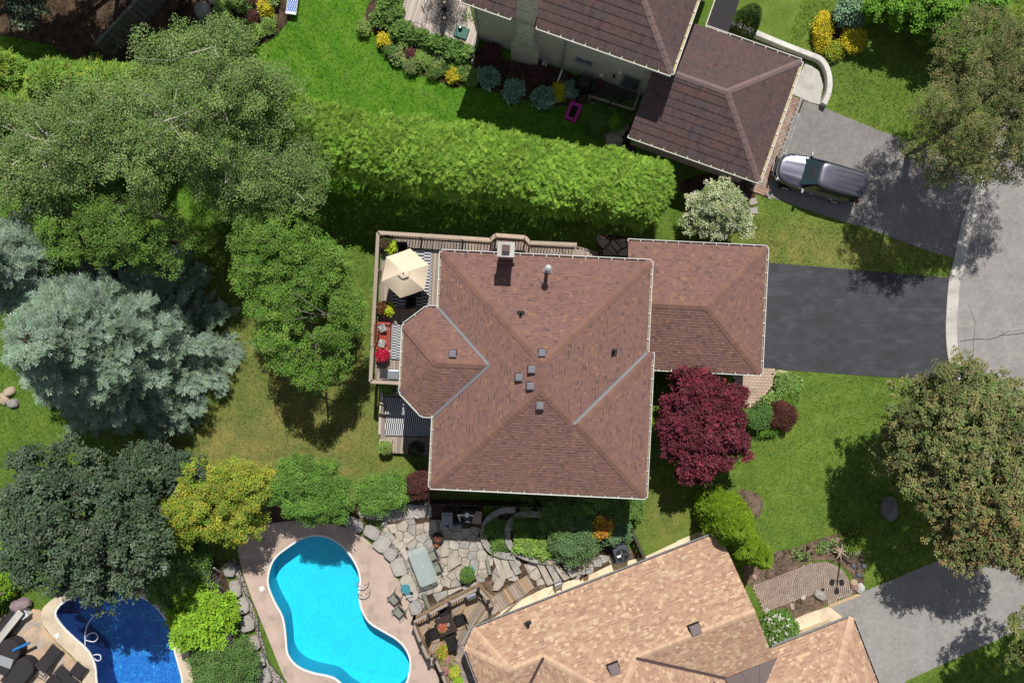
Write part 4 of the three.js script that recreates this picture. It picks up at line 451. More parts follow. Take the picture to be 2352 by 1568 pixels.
// a broad crown: lobes > boughs > sprigs.  lobes: [x, y, z, rx, ry, rz] round the trunk's foot
function tree({ name, label, group, category = 'tree', at, lobes, leaf = 'broad', boughs, per = 20, spread = 0.42, cols, gloss = 0.6, through = 0.3, bark = M.bark, trunkR = 0.16, lean = [0, 0], size = 1, gap = 0.0, twigs = 0, low = -0.35, s = 1, stem = true, shell = 0.5 }) {
  seed(1000 + s * 37); const t = thing(name, label, category, [at[0], at[2] || 0, at[1]], 0, group), L = new Leaves(), wood = new MB(), vol = lobes.map((l) => l[3] * l[4] * l[5]).map((v) => Math.pow(v, 0.72)), sum = vol.reduce((a, b) => a + b, 0), top = Math.max(...lobes.map((l) => l[1]));
  const tips = [];
  lobes.forEach((l, i) => { const n = Math.max(4, Math.round(boughs * vol[i] / sum)); for (let k = 0; k < n; k++) { const d = rdir(low), f = shell + (1 - shell) * Math.pow(rnd(), 0.6), g2 = rnd() < 0.2 ? rr(1.02, 1.24) : 1, p = V3(l[0] + d.x * l[3] * f * g2, l[1] + d.y * l[4] * f, l[2] + d.z * l[5] * f * g2); if (p.y < 0.15) continue; if (gap && fbm(p.x * 0.9 + s, p.z * 0.9 + p.y * 0.5, 2, s) < gap) continue; const bt = 1 + rr(-0.26, 0.22), sp = spread * rr(0.75, 1.25); tips.push(p);
      for (let j = 0; j < per; j++) { const q = V3(rr(-1, 1), rr(-1, 1) * 0.4, rr(-1, 1)).multiplyScalar(sp * 0.88).add(p); if (q.y < 0.05) q.y = 0.05 + 0.1 * rnd(); const c = tint(cols).map((v) => v * bt); L.put(q, anyTurn(0.42), rr(0.75, 1.3) * size, c); } } });
  L.build('crown', SPR[leaf], leafMat(gloss, through), t);
  if (stem) {
    const h0 = Math.max(0.4, top * 0.45), hub = V3(lean[0] * 0.5, h0, lean[1] * 0.5); limb(wood, [V3(0, -0.1, 0), V3(lean[0] * 0.2, h0 * 0.5, lean[1] * 0.2), hub], trunkR, trunkR * 0.75, 6, 8);
    for (const l of lobes) { const e = V3(l[0], l[1] + l[4] * 0.35, l[2]), mdl = hub.clone().lerp(e, 0.5).add(V3(rr(-0.2, 0.2), -0.1, rr(-0.2, 0.2))); limb(wood, [hub, mdl, e], trunkR * 0.6, trunkR * 0.16, 7, 6); for (let k = 0; k < twigs; k++) { const p = pick(tips), q = V3(l[0], l[1], l[2]); if (p.distanceTo(q) > Math.max(l[3], l[5]) * 1.2) continue; const a = mdl.clone().lerp(e, rr(0.3, 1)); limb(wood, [a, a.clone().lerp(p, 0.55).add(V3(rr(-0.15, 0.15), rr(0.05, 0.3), rr(-0.15, 0.15))), p.clone().add(V3(0, 0.3, 0))], trunkR * 0.26, trunkR * 0.08, 5, 4); } }
    wood.build('trunk', bark, t);
  }
  PLANT.push([at[0], at[1]]); return t;
}
// a spruce: whorls of drooping boughs set with needle sprays
function spruce({ name, label, at, h, R, cols, s, whorls = 26, group }) {
  seed(2000 + s); const t = thing(name, label, 'tree', [at[0], 0, at[1]], 0, group), L = new Leaves(), wood = new MB(); limb(wood, [V3(0, -0.1, 0), V3(0.05, h * 0.5, 0), V3(0, h, 0)], 0.22, 0.03, 8, 8);
  for (let k = 0; k < whorls; k++) { const y = 0.7 + (h - 0.9) * (k / whorls), reach = R * Math.pow(1 - y / h, 0.78) + 0.25, nb = Math.max(5, Math.round(15 - 9 * y / h)), a0 = rnd() * 6.28; for (let b = 0; b < nb; b++) { const a = a0 + b / nb * 6.283 + rr(-0.2, 0.2), len = reach * rr(0.72, 1.12), dir = V3(Math.cos(a), 0, Math.sin(a)), bt = 1 + rr(-0.18, 0.14), yy = y + rr(-0.15, 0.15); if (b % 2 === 0) limb(wood, [V3(0, yy, 0), dir.clone().multiplyScalar(len * 0.5).add(V3(0, yy - 0.05, 0)), dir.clone().multiplyScalar(len * 0.9).add(V3(0, yy - 0.18 * len * 0.5, 0))], 0.035, 0.012, 4, 4);
      for (let r = Math.max(0.3, len * 0.34); r < len + 0.05; r += 0.42) for (let q = -1; q <= 1; q++) { if (q && rnd() < 0.25) continue; const wd = Math.min(0.5, 0.2 + 0.3 * (1 - r / len)), droop = -0.13 * r * r / Math.max(1, len), off = q * wd * rr(0.8, 1.3), rb = r - Math.abs(q) * 0.1, tb = bt * (1 + rr(-0.18, 0.18)), lift = rr(-0.1, 0.14), da = a + q * 0.6 + rr(-0.25, 0.25); for (let k2 = 0; k2 < 9; k2++) { const f = k2 / 9, p = V3(Math.cos(a) * rb - Math.sin(a) * off + Math.cos(da) * (f - 0.35) * 0.32 + rr(-0.07, 0.07), yy + droop + lift + f * 0.08 + rr(-0.03, 0.03), Math.sin(a) * rb + Math.cos(a) * off + Math.sin(da) * (f - 0.35) * 0.32 + rr(-0.07, 0.07)), dd = da + (k2 % 2 ? 0.7 : -0.7) * rr(0.3, 1); L.put(p, facing(V3(Math.cos(dd), rr(-0.05, 0.35), Math.sin(dd)), rr(-0.4, 0.4)), rr(0.65, 1.0), tint(cols, 0.12).map((v) => v * tb)); } } } }
  L.build('crown', SPR.needle, leafMat(0.6, 0.15), t); wood.build('trunk', M.bark, t); return t;
}
const C = { cedarBright: [[0.20, 0.335, 0.04], [0.16, 0.29, 0.034], [0.25, 0.37, 0.058], [0.11, 0.21, 0.026]], birch: [[0.14, 0.20, 0.058], [0.105, 0.17, 0.042], [0.18, 0.23, 0.085], [0.075, 0.14, 0.03]], green: [[0.075, 0.145, 0.028], [0.06, 0.12, 0.024], [0.095, 0.175, 0.035], [0.11, 0.18, 0.04]], blue: [[0.235, 0.31, 0.235], [0.185, 0.26, 0.18], [0.295, 0.37, 0.30], [0.14, 0.21, 0.12]], dark: [[0.052, 0.080, 0.044], [0.040, 0.064, 0.034], [0.074, 0.104, 0.062], [0.088, 0.112, 0.07], [0.044, 0.078, 0.034]], gold: [[0.25, 0.28, 0.035], [0.16, 0.24, 0.03], [0.20, 0.26, 0.03], [0.30, 0.27, 0.04], [0.12, 0.21, 0.025]], lime: [[0.165, 0.30, 0.02], [0.135, 0.26, 0.018], [0.20, 0.33, 0.025]], olive: [[0.122, 0.142, 0.046], [0.095, 0.125, 0.038], [0.155, 0.158, 0.06], [0.078, 0.115, 0.032], [0.18, 0.158, 0.064]], wine: [[0.11, 0.019, 0.03], [0.08, 0.015, 0.023], [0.165, 0.023, 0.036], [0.095, 0.025, 0.032], [0.06, 0.012, 0.018]], varieg: [[0.42, 0.46, 0.26], [0.34, 0.40, 0.19], [0.52, 0.54, 0.34], [0.22, 0.29, 0.10]], bluegreen: [[0.13, 0.22, 0.12], [0.16, 0.25, 0.15], [0.10, 0.18, 0.09]], yellow: [[0.62, 0.50, 0.02], [0.55, 0.46, 0.02], [0.68, 0.56, 0.04], [0.34, 0.36, 0.03]], boxw: [[0.06, 0.11, 0.022], [0.05, 0.095, 0.02], [0.08, 0.13, 0.03]], orange: [[0.52, 0.24, 0.02], [0.48, 0.12, 0.02], [0.55, 0.40, 0.04], [0.40, 0.30, 0.04]], hosta: [[0.17, 0.27, 0.20], [0.13, 0.22, 0.16], [0.20, 0.31, 0.24]], redleaf: [[0.06, 0.022, 0.022], [0.09, 0.03, 0.025], [0.07, 0.035, 0.025]], fern: [[0.15, 0.24, 0.05], [0.12, 0.20, 0.04], [0.20, 0.28, 0.07]], weed: [[0.10, 0.17, 0.05], [0.15, 0.22, 0.07], [0.20, 0.24, 0.08]], white: [[0.75, 0.75, 0.70]], red: [[0.50, 0.015, 0.05], [0.42, 0.01, 0.04], [0.60, 0.03, 0.08]], pinkf: [[0.55, 0.16, 0.25], [0.5, 0.25, 0.28], [0.25, 0.3, 0.08]], coral: [[0.55, 0.10, 0.08], [0.5, 0.2, 0.15]] };
const LUSH = 1.45; for (const k of Object.keys(C)) if (!['white', 'yellow', 'red', 'pinkf', 'coral', 'orange', 'varieg'].includes(k)) C[k] = C[k].map((c) => c.map((v) => v * LUSH));
const at = (x, y, h = 0) => { const p = P(x, y, h); return [p.x, p.z]; };
{ // clipped cedar hedge: one long body of upright sprays
  seed(3100); const line = [[-12.8, -10.7], [-8.5, -9.75], [-4.35, -9.1], [-0.9, -8.65], [2.0, -8.15], [6.4, -7.6], [7.7, -7.25]], base = V3(-2, 0, -8.7), t = thing('cedar_hedge', 'long bright green cedar hedge between the two yards', 'hedge', pos(base)), L = new Leaves(), wood = new MB(), c = new THREE.CatmullRomCurve3(line.map(([x, z]) => V3(x, 0, z)), false, 'centripetal'), len = c.getLength();
  for (let d = 0.4; d < len; d += 0.95) { const p = c.getPointAt(d / len); const w1 = new MB(); limb(w1, [V3(p.x - base.x, -0.1, p.z - base.z), V3(p.x - base.x, 3.0, p.z - base.z)], 0.09, 0.03, 3, 6); w1.build('trunk', M.bark, t); }
  const N = 30000; for (let i = 0; i < N; i++) { const k = clamp((i + rnd()) / N, 0.001, 0.999), p = c.getPointAt(k), tg = c.getTangentAt(k), sx = -tg.z, sz = tg.x; const lump = 0.75 * fbm(k * len * 0.9, 3, 3, 401) - 0.3, hTop = 6.1 - 2.5 * k + lump * 0.8, half = 1.42 + 0.35 * (fbm(k * len * 0.7, 9, 2, 411) - 0.5), end = Math.min(1, Math.sin(Math.PI * clamp(k, 0, 1)) * 9 + 0.35);
    const a = rnd() < 0.62 ? rr(-1.25, 1.25) : (rnd() < 0.7 ? 1 : -1) * rr(1.2, 1.57), low = Math.abs(a) > 1.2, y = low ? rr(0.15, hTop - 0.6) : hTop - 1.25 * (1 - Math.cos(a)) * 0.95; const bump = 0.68 + 0.62 * fbm(k * len * 2.2 + (low ? y : 0), a * 2.2, 3, 421), off = (low ? Math.sign(a) * half * (0.8 + 0.2 * Math.sin(y)) : Math.sin(a) * half) * bump * end; const th = rnd() * 6.283, n = V3(sx * Math.sin(a) * 0.8 + Math.cos(th) * 0.7, 0.18, sz * Math.sin(a) * 0.8 + Math.sin(th) * 0.7); L.put(V3(p.x + sx * off - base.x + rr(-0.1, 0.1), Math.max(0.1, (low ? y : hTop - 1.4 + (y - hTop + 1.4) * (0.9 + 0.15 * bump)) + rr(-0.3, 0.06)), p.z + sz * off - base.z + rr(-0.1, 0.1)), facing(n.add(rdir(-1).multiplyScalar(0.25)), rr(-0.6, 0.6)), rr(0.45, 0.95), tint(C.cedarBright, 0.2).map((v) => v * (0.62 + 0.72 * fbm(p.x * 1.1 + off, p.z * 1.1 + off * 0.6, 3, 431)))); }
  L.build('foliage', SPR.cedar, leafMat(0.6, 0.28), t);
}
const big = 'tall trees at the edge of the yards';
// birches, at the upper left
tree({ s: 1, name: 'birch_tree', label: 'birch whose leaning white trunk shows below its crown', at: [-18.05, -6.39], lobes: [[-1.2, 7.8, -2.2, 2.2, 1.7, 1.9], [0.6, 8.2, -3.0, 2.0, 1.6, 1.7], [-2.6, 7.4, -0.9, 1.9, 1.5, 1.5], [-3.6, 7.2, -2.4, 1.8, 1.5, 1.6]], leaf: 'birch', boughs: 185, per: 26, spread: 0.5, cols: C.birch, bark: M.birch, trunkR: 0.19, twigs: 15, gap: 0.33 });
tree({ s: 2, name: 'birch_tree', label: 'sparse birch with pale limbs beside the end of the cedar hedge', at: [-11.6, -7.6], lobes: [[-0.6, 6.0, 0.2, 2.3, 1.5, 1.8], [1.0, 6.2, -0.6, 2.0, 1.4, 1.6], [-1.4, 6.6, -1.0, 1.9, 1.4, 1.6], [1.6, 6.0, 0.6, 1.5, 1.1, 1.3]], leaf: 'birch', boughs: 200, per: 26, spread: 0.5, cols: C.birch, bark: M.birch, trunkR: 0.17, twigs: 17, gap: 0.33 });
tree({ s: 3, name: 'birch_tree', label: 'broad grey-green birch behind the leaning white trunk', at: [-14.6, -8.3], lobes: [[-0.4, 8.2, 0.4, 2.2, 1.8, 2.0], [1.4, 8.4, -1.4, 2.1, 1.7, 1.9], [-1.7, 8.0, -1.0, 1.9, 1.6, 1.9], [0.4, 9.0, -0.8, 1.8, 1.4, 1.7]], leaf: 'birch', boughs: 210, per: 26, spread: 0.5, cols: C.birch, bark: M.birch, trunkR: 0.17, twigs: 17, gap: 0.3 });
tree({ s: 4, name: 'birch_tree', label: 'fine-leaved birch overhanging the lush lawn by the hedge', at: [-12.6, -11.3], lobes: [[0.0, 7.6, 0.2, 2.2, 1.6, 1.8], [-1.7, 7.8, -0.7, 1.8, 1.5, 1.5], [1.4, 7.2, 0.6, 1.8, 1.4, 1.5], [-0.2, 7.4, -1.5, 1.6, 1.3, 1.2]], leaf: 'birch', boughs: 190, per: 26, spread: 0.48, cols: C.birch, bark: M.birch, trunkR: 0.15, twigs: 15, gap: 0.3 });
tree({ s: 5, name: 'birch_tree', label: 'grey-green birch standing just above the blue spruces', at: [-22.4, -7.0], lobes: [[0.4, 6.0, -0.4, 2.2, 1.5, 2.0], [1.8, 5.6, 0.8, 1.8, 1.3, 1.4], [-0.8, 6.2, -1.8, 1.9, 1.4, 1.9]], leaf: 'birch', boughs: 150, per: 26, spread: 0.5, cols: C.birch, bark: M.birch, trunkR: 0.16, twigs: 13, gap: 0.3 });
// bright cedars and dark trees behind the weathered fence
const cedarTree = (s, x, z, h, r, label, cols = C.gold) => { seed(4000 + s); const t = thing('cedar_tree', label, 'tree', [x, 0, z], 0, 'cedars'), L = new Leaves(), w = new MB(); limb(w, [V3(0, -0.1, 0), V3(0, h * 0.8, 0)], 0.14, 0.04, 3, 7); const n = Math.round(900 * r * Math.sqrt(h) * 0.6); for (let i = 0; i < n; i++) { const y = h * Math.pow(rnd(), 0.8), a = rnd() * 6.283, f = Math.pow(1 - y / h, 0.62), lump = 0.72 + 0.5 * fbm(Math.cos(a) * 2.2 + s, Math.sin(a) * 2.2 + y * 0.7, 3, 441), R = r * f * lump * rr(0.7, 1); L.put(V3(Math.cos(a) * R, Math.max(0.1, y), Math.sin(a) * R), facing(V3(Math.cos(a), rr(-0.1, 0.4), Math.sin(a)).add(rdir().multiplyScalar(0.4)), rr(-0.5, 0.5)), rr(0.9, 1.6), tint(cols, 0.15).map((v) => v * (0.7 + 0.55 * lump * 0.8))); } L.build('crown', SPR.cedar, leafMat(0.6, 0.25), t); w.build('trunk', M.bark, t); return t; };
const cg = [[0.20, 0.37, 0.055], [0.16, 0.31, 0.045], [0.26, 0.41, 0.07], [0.29, 0.37, 0.06]];
cedarTree(1, -21.2, -11.8, 6.5, 2.8, 'yellow-green cedar beside the weathered board fence', cg); cedarTree(2, -23.4, -10.2, 6.5, 2.8, 'yellow-green cedar tucked behind the birches', cg); cedarTree(3, -18.6, -11.6, 6.5, 2.6, 'yellow-green cedar touching the tall birches', cg); cedarTree(4, -25.2, -12.6, 6.5, 2.8, 'yellow-green cedar farthest from the houses', cg);
tree({ s: 7, name: 'shade_tree', label: 'dark green tree in shade behind the weathered fence', at: [-25.5, -17.5], lobes: [[0, 5.5, 0, 2.4, 2, 2.2], [2.6, 5, 0.6, 2, 1.7, 1.8]], leaf: 'broad', boughs: 110, per: 20, cols: C.dark, trunkR: 0.2 });
tree({ s: 8, name: 'shade_tree', label: 'tall dark tree casting shade over the weathered fence', at: [-20.5, -20.9], lobes: [[0, 7.5, 0, 3.2, 2.4, 2.4], [-3.4, 7.5, 0.4, 2.8, 2.2, 2.2], [3, 7, -0.4, 2.6, 2, 2]], leaf: 'broad', boughs: 170, per: 20, cols: C.dark, trunkR: 0.24 });
tree({ s: 9, name: 'shade_tree', label: 'leafy green tree between the birches and the blue spruce', at: [-17.8, -5.2], lobes: [[0, 6.3, -0.1, 2.2, 1.4, 1.7], [-2.0, 6.1, 0.1, 1.9, 1.3, 1.5], [1.5, 5.8, 0.4, 1.6, 1.2, 1.4], [-3.2, 5.8, 0.6, 1.5, 1.1, 1.3]], leaf: 'fine', boughs: 190, per: 24, cols: [[0.13, 0.25, 0.04], [0.11, 0.21, 0.035], [0.17, 0.28, 0.055]], trunkR: 0.16, twigs: 3, gap: 0.28 });
tree({ s: 31, name: 'shade_tree', label: 'broad dark tree behind the shaded leaf litter', at: [-26.0, -20.6], lobes: [[0, 8, 0, 3.2, 2.2, 2.4], [3.0, 7.6, 0.8, 2.6, 2, 2.2], [-2.6, 7.6, 0, 2.6, 2, 2]], leaf: 'broad', boughs: 150, per: 20, cols: C.dark, trunkR: 0.24 });
tree({ s: 32, name: 'shade_tree', label: 'dark tree shading the grey boulder and earth bed', at: [-16.6, -21.2], lobes: [[0, 7.4, 0, 2.6, 2, 2.2], [1.8, 6.8, 0.6, 1.8, 1.5, 1.6], [-1.8, 7.2, 0.8, 2.2, 1.8, 2]], leaf: 'broad', boughs: 120, per: 20, cols: C.dark, trunkR: 0.2 });
// blue spruces
spruce({ s: 1, name: 'blue_spruce', label: 'broad silver-blue spruce beside the dry back lawn', at: [-19.7, -0.1], h: 10.4, R: 5.25, cols: C.blue, whorls: 30 });
spruce({ s: 2, name: 'blue_spruce', label: 'smaller silver-blue spruce behind the broad one', at: [-22.6, -3.6], h: 10.0, R: 3.8, cols: C.blue, whorls: 20 });
// two fruit trees on the back lawn
const orchard = [[0.125, 0.25, 0.035], [0.10, 0.21, 0.03], [0.155, 0.29, 0.04], [0.20, 0.31, 0.06]];
tree({ s: 11, name: 'garden_tree', label: 'green tree on the back lawn between hedge shade and deck', at: [-10.3, -3.9], lobes: [[-0.6, 5.2, -0.7, 2.0, 1.6, 1.9], [1.0, 5.2, 0.3, 1.6, 1.3, 1.5], [-1.2, 4.9, 0.8, 1.4, 1.2, 1.3]], leaf: 'fine', boughs: 190, per: 26, cols: orchard, bark: M.greyBark, trunkR: 0.15, twigs: 6, gap: 0.3, spread: 0.4 });
tree({ s: 12, name: 'garden_tree', label: 'spreading green tree whose shade falls on the dry lawn', at: [-9.5, -0.6], lobes: [[-0.5, 4.6, 0.2, 1.9, 1.5, 1.8], [0.9, 4.9, -0.7, 1.7, 1.4, 1.6], [0.3, 4.4, 1.3, 1.6, 1.3, 1.4], [-1.1, 5.0, -1.2, 1.5, 1.2, 1.4], [0.2, 4.0, 2.1, 1.1, 0.9, 0.8]], leaf: 'fine', boughs: 260, per: 26, cols: orchard, bark: M.greyBark, trunkR: 0.17, twigs: 6, gap: 0.3, spread: 0.4 });
// lower left
tree({ s: 13, name: 'dark_maple', label: 'very dark grey-green maple overhanging the deep blue pool', at: [-18.9, 7.6], lobes: [[0, 6.6, 0.2, 2.6, 2.0, 2.4], [-2.0, 6.2, 1.6, 2.0, 1.7, 1.9], [1.6, 6.2, 1.6, 2.0, 1.7, 1.9], [-1.4, 6.4, -1.6, 2.0, 1.6, 1.7], [0.2, 5.6, 2.8, 1.9, 1.5, 1.5], [-2.9, 5.6, 0.4, 1.6, 1.4, 1.6]], leaf: 'maple', boughs: 330, per: 24, cols: C.dark, gloss: 0.42, trunkR: 0.24, spread: 0.42, gap: 0.2, size: 1.1 });
tree({ s: 14, name: 'dark_maple', label: 'shaded dark maple between spruce and yellow-green cedar', at: [-17.4, 6.2], lobes: [[0, 3.6, 0, 1.7, 1.4, 1.2], [1.4, 3.4, 0.4, 1.1, 1.0, 0.9]], leaf: 'maple', boughs: 80, per: 22, cols: C.dark, gloss: 0.5, trunkR: 0.14 });
tree({ s: 15, name: 'golden_cedar', label: 'spreading yellow-green cedar beside the pinkish pool terrace', at: [-14.6, 7.6], lobes: [[0, 3.6, 0.2, 1.9, 1.5, 1.5], [-1.5, 3.2, 1.0, 1.5, 1.3, 1.2], [1.4, 3.5, -0.7, 1.5, 1.3, 1.2], [0.9, 3.0, 1.3, 1.3, 1.1, 1.0], [-0.2, 3.9, -0.9, 1.3, 1.1, 1.0]], leaf: 'fine', boughs: 250, per: 24, cols: C.gold, trunkR: 0.14, gap: 0.22, spread: 0.36 });
tree({ s: 16, name: 'round_tree', label: 'round green tree at the top of the turquoise pool', at: [-9.9, 7.3], lobes: [[0, 3.1, 0, 1.7, 1.4, 1.5], [0.7, 3.2, 0.5, 1.1, 0.9, 1.0], [-0.6, 3.3, -0.5, 1.1, 0.9, 1.0]], leaf: 'fine', boughs: 190, per: 26, cols: [[0.125, 0.26, 0.04], [0.105, 0.22, 0.035], [0.16, 0.29, 0.05]], bark: M.greyBark, trunkR: 0.11, twigs: 5, gap: 0.2, spread: 0.32 });
const shrub = (s, label, x, y, r, h, cols, o = {}) => { const a = at(x, y, h * 0.5); return tree({ s: 100 + s, name: o.name || 'shrub', label, category: o.category || 'shrub', group: o.group, at: a, lobes: o.lobes || [[0, h * 0.5, 0, r, h * 0.5, (o.rz || r)], [r * 0.35, h * 0.62, -r * 0.2, r * 0.55, h * 0.38, r * 0.55], [-r * 0.3, h * 0.58, r * 0.3, r * 0.55, h * 0.38, r * 0.5]], leaf: o.leaf || 'fine', boughs: o.n || Math.round(26 + 38 * r * r), per: o.per || 20, spread: o.spread || Math.min(0.36, 0.18 + 0.14 * r), cols, trunkR: 0.05, size: o.size || 1, gap: o.gap || 0.15, gloss: o.gloss || 0.6, through: o.through ?? 0.3, shell: o.shell ?? 0.5 }); };
shrub(1, 'light green shrub bed along the pool hedge', 880, 1132, 1.25, 1.6, [[0.15, 0.29, 0.05], [0.125, 0.25, 0.04], [0.19, 0.33, 0.07]], { rz: 0.75, n: 120 });
shrub(2, 'dark red-leaved shrub at the corner of the brown-roofed house', 966, 1112, 0.6, 1.7, C.redleaf, { n: 60 });
shrub(3, 'bright lime shrub between the two pools', 465, 1416, 1.55, 2.4, C.lime, { leaf: 'broad', n: 170, per: 18, size: 1.05 });
shrub(4, 'dark green bush below the bright lime shrub', 520, 1535, 1.7, 2.0, [[0.10, 0.20, 0.05], [0.09, 0.17, 0.04], [0.15, 0.25, 0.07]], { n: 170 });
shrub(5, 'shaded green bush beside the slatted fence', 425, 1292, 1.2, 2.2, C.green, { n: 90 });
shrub(6, 'deep green bush between the dark maple and the fence', 395, 1345, 1.0, 1.8, C.green, { n: 70 });
shrub(7, 'lime bush behind the wall at the brick terrace', -4, 1290, 1.0, 1.8, C.lime, { n: 60 });
shrub(8, 'lime bush below another at the brick terrace wall', 0, 1335, 0.9, 1.6, C.lime, { n: 50 });
// right side
tree({ s: 21, name: 'street_tree', label: 'olive-brown street tree shading the grey driveway and car', at: [21.0, -10.0], lobes: [[0, 6.4, 0, 2.6, 2.1, 2.5], [1.6, 6.8, -2.0, 2.2, 1.8, 2.2], [-1.0, 5.4, 1.0, 1.8, 1.4, 1.6], [1.8, 5.0, 1.2, 1.9, 1.4, 1.5], [0.2, 6.4, -3.4, 1.8, 1.5, 1.6], [3.4, 6.2, -0.4, 2.0, 1.7, 2.2]], leaf: 'fine', boughs: 412, per: 27, cols: C.olive, bark: M.greyBark, trunkR: 0.2, twigs: 4, gap: 0.2, spread: 0.5, size: 0.85 });
tree({ s: 22, name: 'street_tree', label: 'large olive-brown street tree at the foot of the black driveway', at: [20.4, 4.1], lobes: [[-0.6, 4.0, 0.6, 1.6, 1.2, 1.6], [-0.4, 5.8, -0.4, 2.4, 1.9, 2.3], [-1.3, 5.0, 1.2, 1.9, 1.5, 1.7], [1.0, 5.8, 1.2, 2.1, 1.7, 1.9], [-0.2, 6.3, -1.9, 1.5, 1.3, 1.4], [1.2, 5.9, -0.9, 1.7, 1.4, 1.5]], leaf: 'broad', boughs: 375, per: 22, cols: C.olive, bark: M.greyBark, trunkR: 0.2, twigs: 5, gap: 0.27, spread: 0.5, size: 0.85 });
tree({ s: 23, name: 'street_tree', label: 'olive-brown street tree beside the grey boulder', at: [22.4, 7.6], lobes: [[0, 5.4, 0, 2.3, 1.8, 2.2], [-1.6, 5.0, -0.8, 1.8, 1.5, 1.7], [1.6, 5.4, -1.4, 2.0, 1.6, 1.8], [-0.7, 4.8, 1.7, 1.6, 1.3, 1.3], [1.4, 5.0, 1.8, 1.7, 1.4, 1.4]], leaf: 'broad', boughs: 350, per: 22, cols: C.olive.concat([[0.26, 0.19, 0.075], [0.22, 0.15, 0.06]]), bark: M.greyBark, trunkR: 0.2, twigs: 5, gap: 0.27, spread: 0.5, size: 0.85 });
tree({ s: 24, name: 'street_tree', label: 'street tree across the pale driveway, mostly out of view', at: [28.4, 13.4], lobes: [[-2.0, 5.4, 0, 2.3, 1.8, 2.0], [-3.6, 5.0, 0.6, 1.6, 1.4, 1.4]], leaf: 'broad', boughs: 120, per: 20, cols: C.olive, bark: M.greyBark, trunkR: 0.18, twigs: 2, gap: 0.33, size: 0.85 });
tree({ s: 25, name: 'green_shrubbery', label: 'big bright green shrub mass at the top of the front lawn', category: 'shrub', at: at(2095, 62), lobes: [[-1.7, 1.6, -0.4, 1.5, 1.3, 1.1], [0.2, 1.8, -0.1, 1.6, 1.4, 1.3], [1.8, 1.5, 0.4, 1.4, 1.2, 1.2], [-0.4, 1.7, -1.4, 1.8, 1.3, 1.0], [2.7, 1.5, -0.9, 1.4, 1.2, 1.2], [1.6, 1.2, 1.4, 0.9, 0.9, 0.7]], leaf: 'broad', boughs: 300, per: 20, cols: [[0.125, 0.29, 0.02], [0.105, 0.24, 0.018], [0.16, 0.33, 0.04]], trunkR: 0.12, gap: 0.2, spread: 0.34 });
shrub(11, 'blue-green rounded shrub above the yellow shrubs', 1956, 22, 0.72, 1.5, C.bluegreen, { leaf: 'broad', n: 60 });
tree({ s: 26, name: 'red_maple', label: 'burgundy Japanese maple against the brown-roofed house', at: at(1580, 962), lobes: [[0, 2.9, 0, 1.9, 1.3, 2.0], [-0.5, 3.0, -1.5, 1.3, 1.0, 1.1], [0.9, 2.8, -1.2, 1.2, 0.9, 1.1], [0.9, 2.7, 1.0, 1.3, 1.0, 1.2], [-0.4, 2.7, 1.9, 1.2, 0.9, 0.9], [-0.9, 3.0, 0.3, 1.1, 0.9, 1.3]], leaf: 'maple', boughs: 330, per: 24, cols: C.wine, gloss: 0.5, through: 0.35, bark: M.bark, trunkR: 0.14, gap: 0.18, spread: 0.34, size: 0.9 });
tree({ s: 27, name: 'variegated_tree', label: 'small tree with creamy variegated leaves at the hedge end', at: at(1618, 500), lobes: [[0, 2.3, 0, 1.25, 0.95, 1.15], [0.9, 2.0, 0.4, 0.9, 0.75, 0.8], [0.1, 2.6, -0.7, 0.8, 0.7, 0.7], [-0.7, 2.0, 0.5, 0.7, 0.6, 0.6]], leaf: 'broad', boughs: 110, per: 20, cols: C.varieg, bark: M.greyBark, trunkR: 0.07, gap: 0.2, spread: 0.32, size: 0.8 });
// bright cypress: dense narrow spires
{ seed(5200); const t = thing('cypress', 'dense bright green cypress with three spires beside the tan roof', 'shrub', pos(P(1660, 1185))), L = new Leaves(), w = new MB(); for (const [x, y, h, r] of [[1642, 1168, 4.8, 1.25], [1672, 1222, 3.6, 0.95], [1706, 1240, 3.9, 0.72], [1690, 1235, 2.6, 0.7]]) { const p = P(x, y).sub(t.position); { const w1 = new MB(); limb(w1, [p.clone(), p.clone().add(V3(0, h * 0.8, 0))], 0.08, 0.03, 3, 6); w1.build('trunk', M.bark, t); } const n = Math.round(1500 * r * h * 0.5); for (let i = 0; i < n; i++) { const yy = h * Math.pow(rnd(), 0.85), a = rnd() * 6.283, f = Math.pow(Math.max(0, 1 - Math.pow(yy / h, 2.2)), 0.5), lump = 0.5 + 0.8 * fbm(Math.cos(a) * 1.6 + x, Math.sin(a) * 1.6 + yy * 1.3, 3, 451), R = r * f * lump * rr(0.88, 1); L.put(V3(p.x + Math.cos(a) * R, Math.max(0.06, yy), p.z + Math.sin(a) * R), facing(V3(Math.cos(a), rr(-0.1, 0.5), Math.sin(a)), rr(-0.6, 0.6)), rr(0.5, 0.8), tint([[0.19, 0.31, 0.018], [0.15, 0.26, 0.016], [0.24, 0.36, 0.022]], 0.18)); } } L.build('crown', SPR.cedar, leafMat(0.6, 0.2), t); }
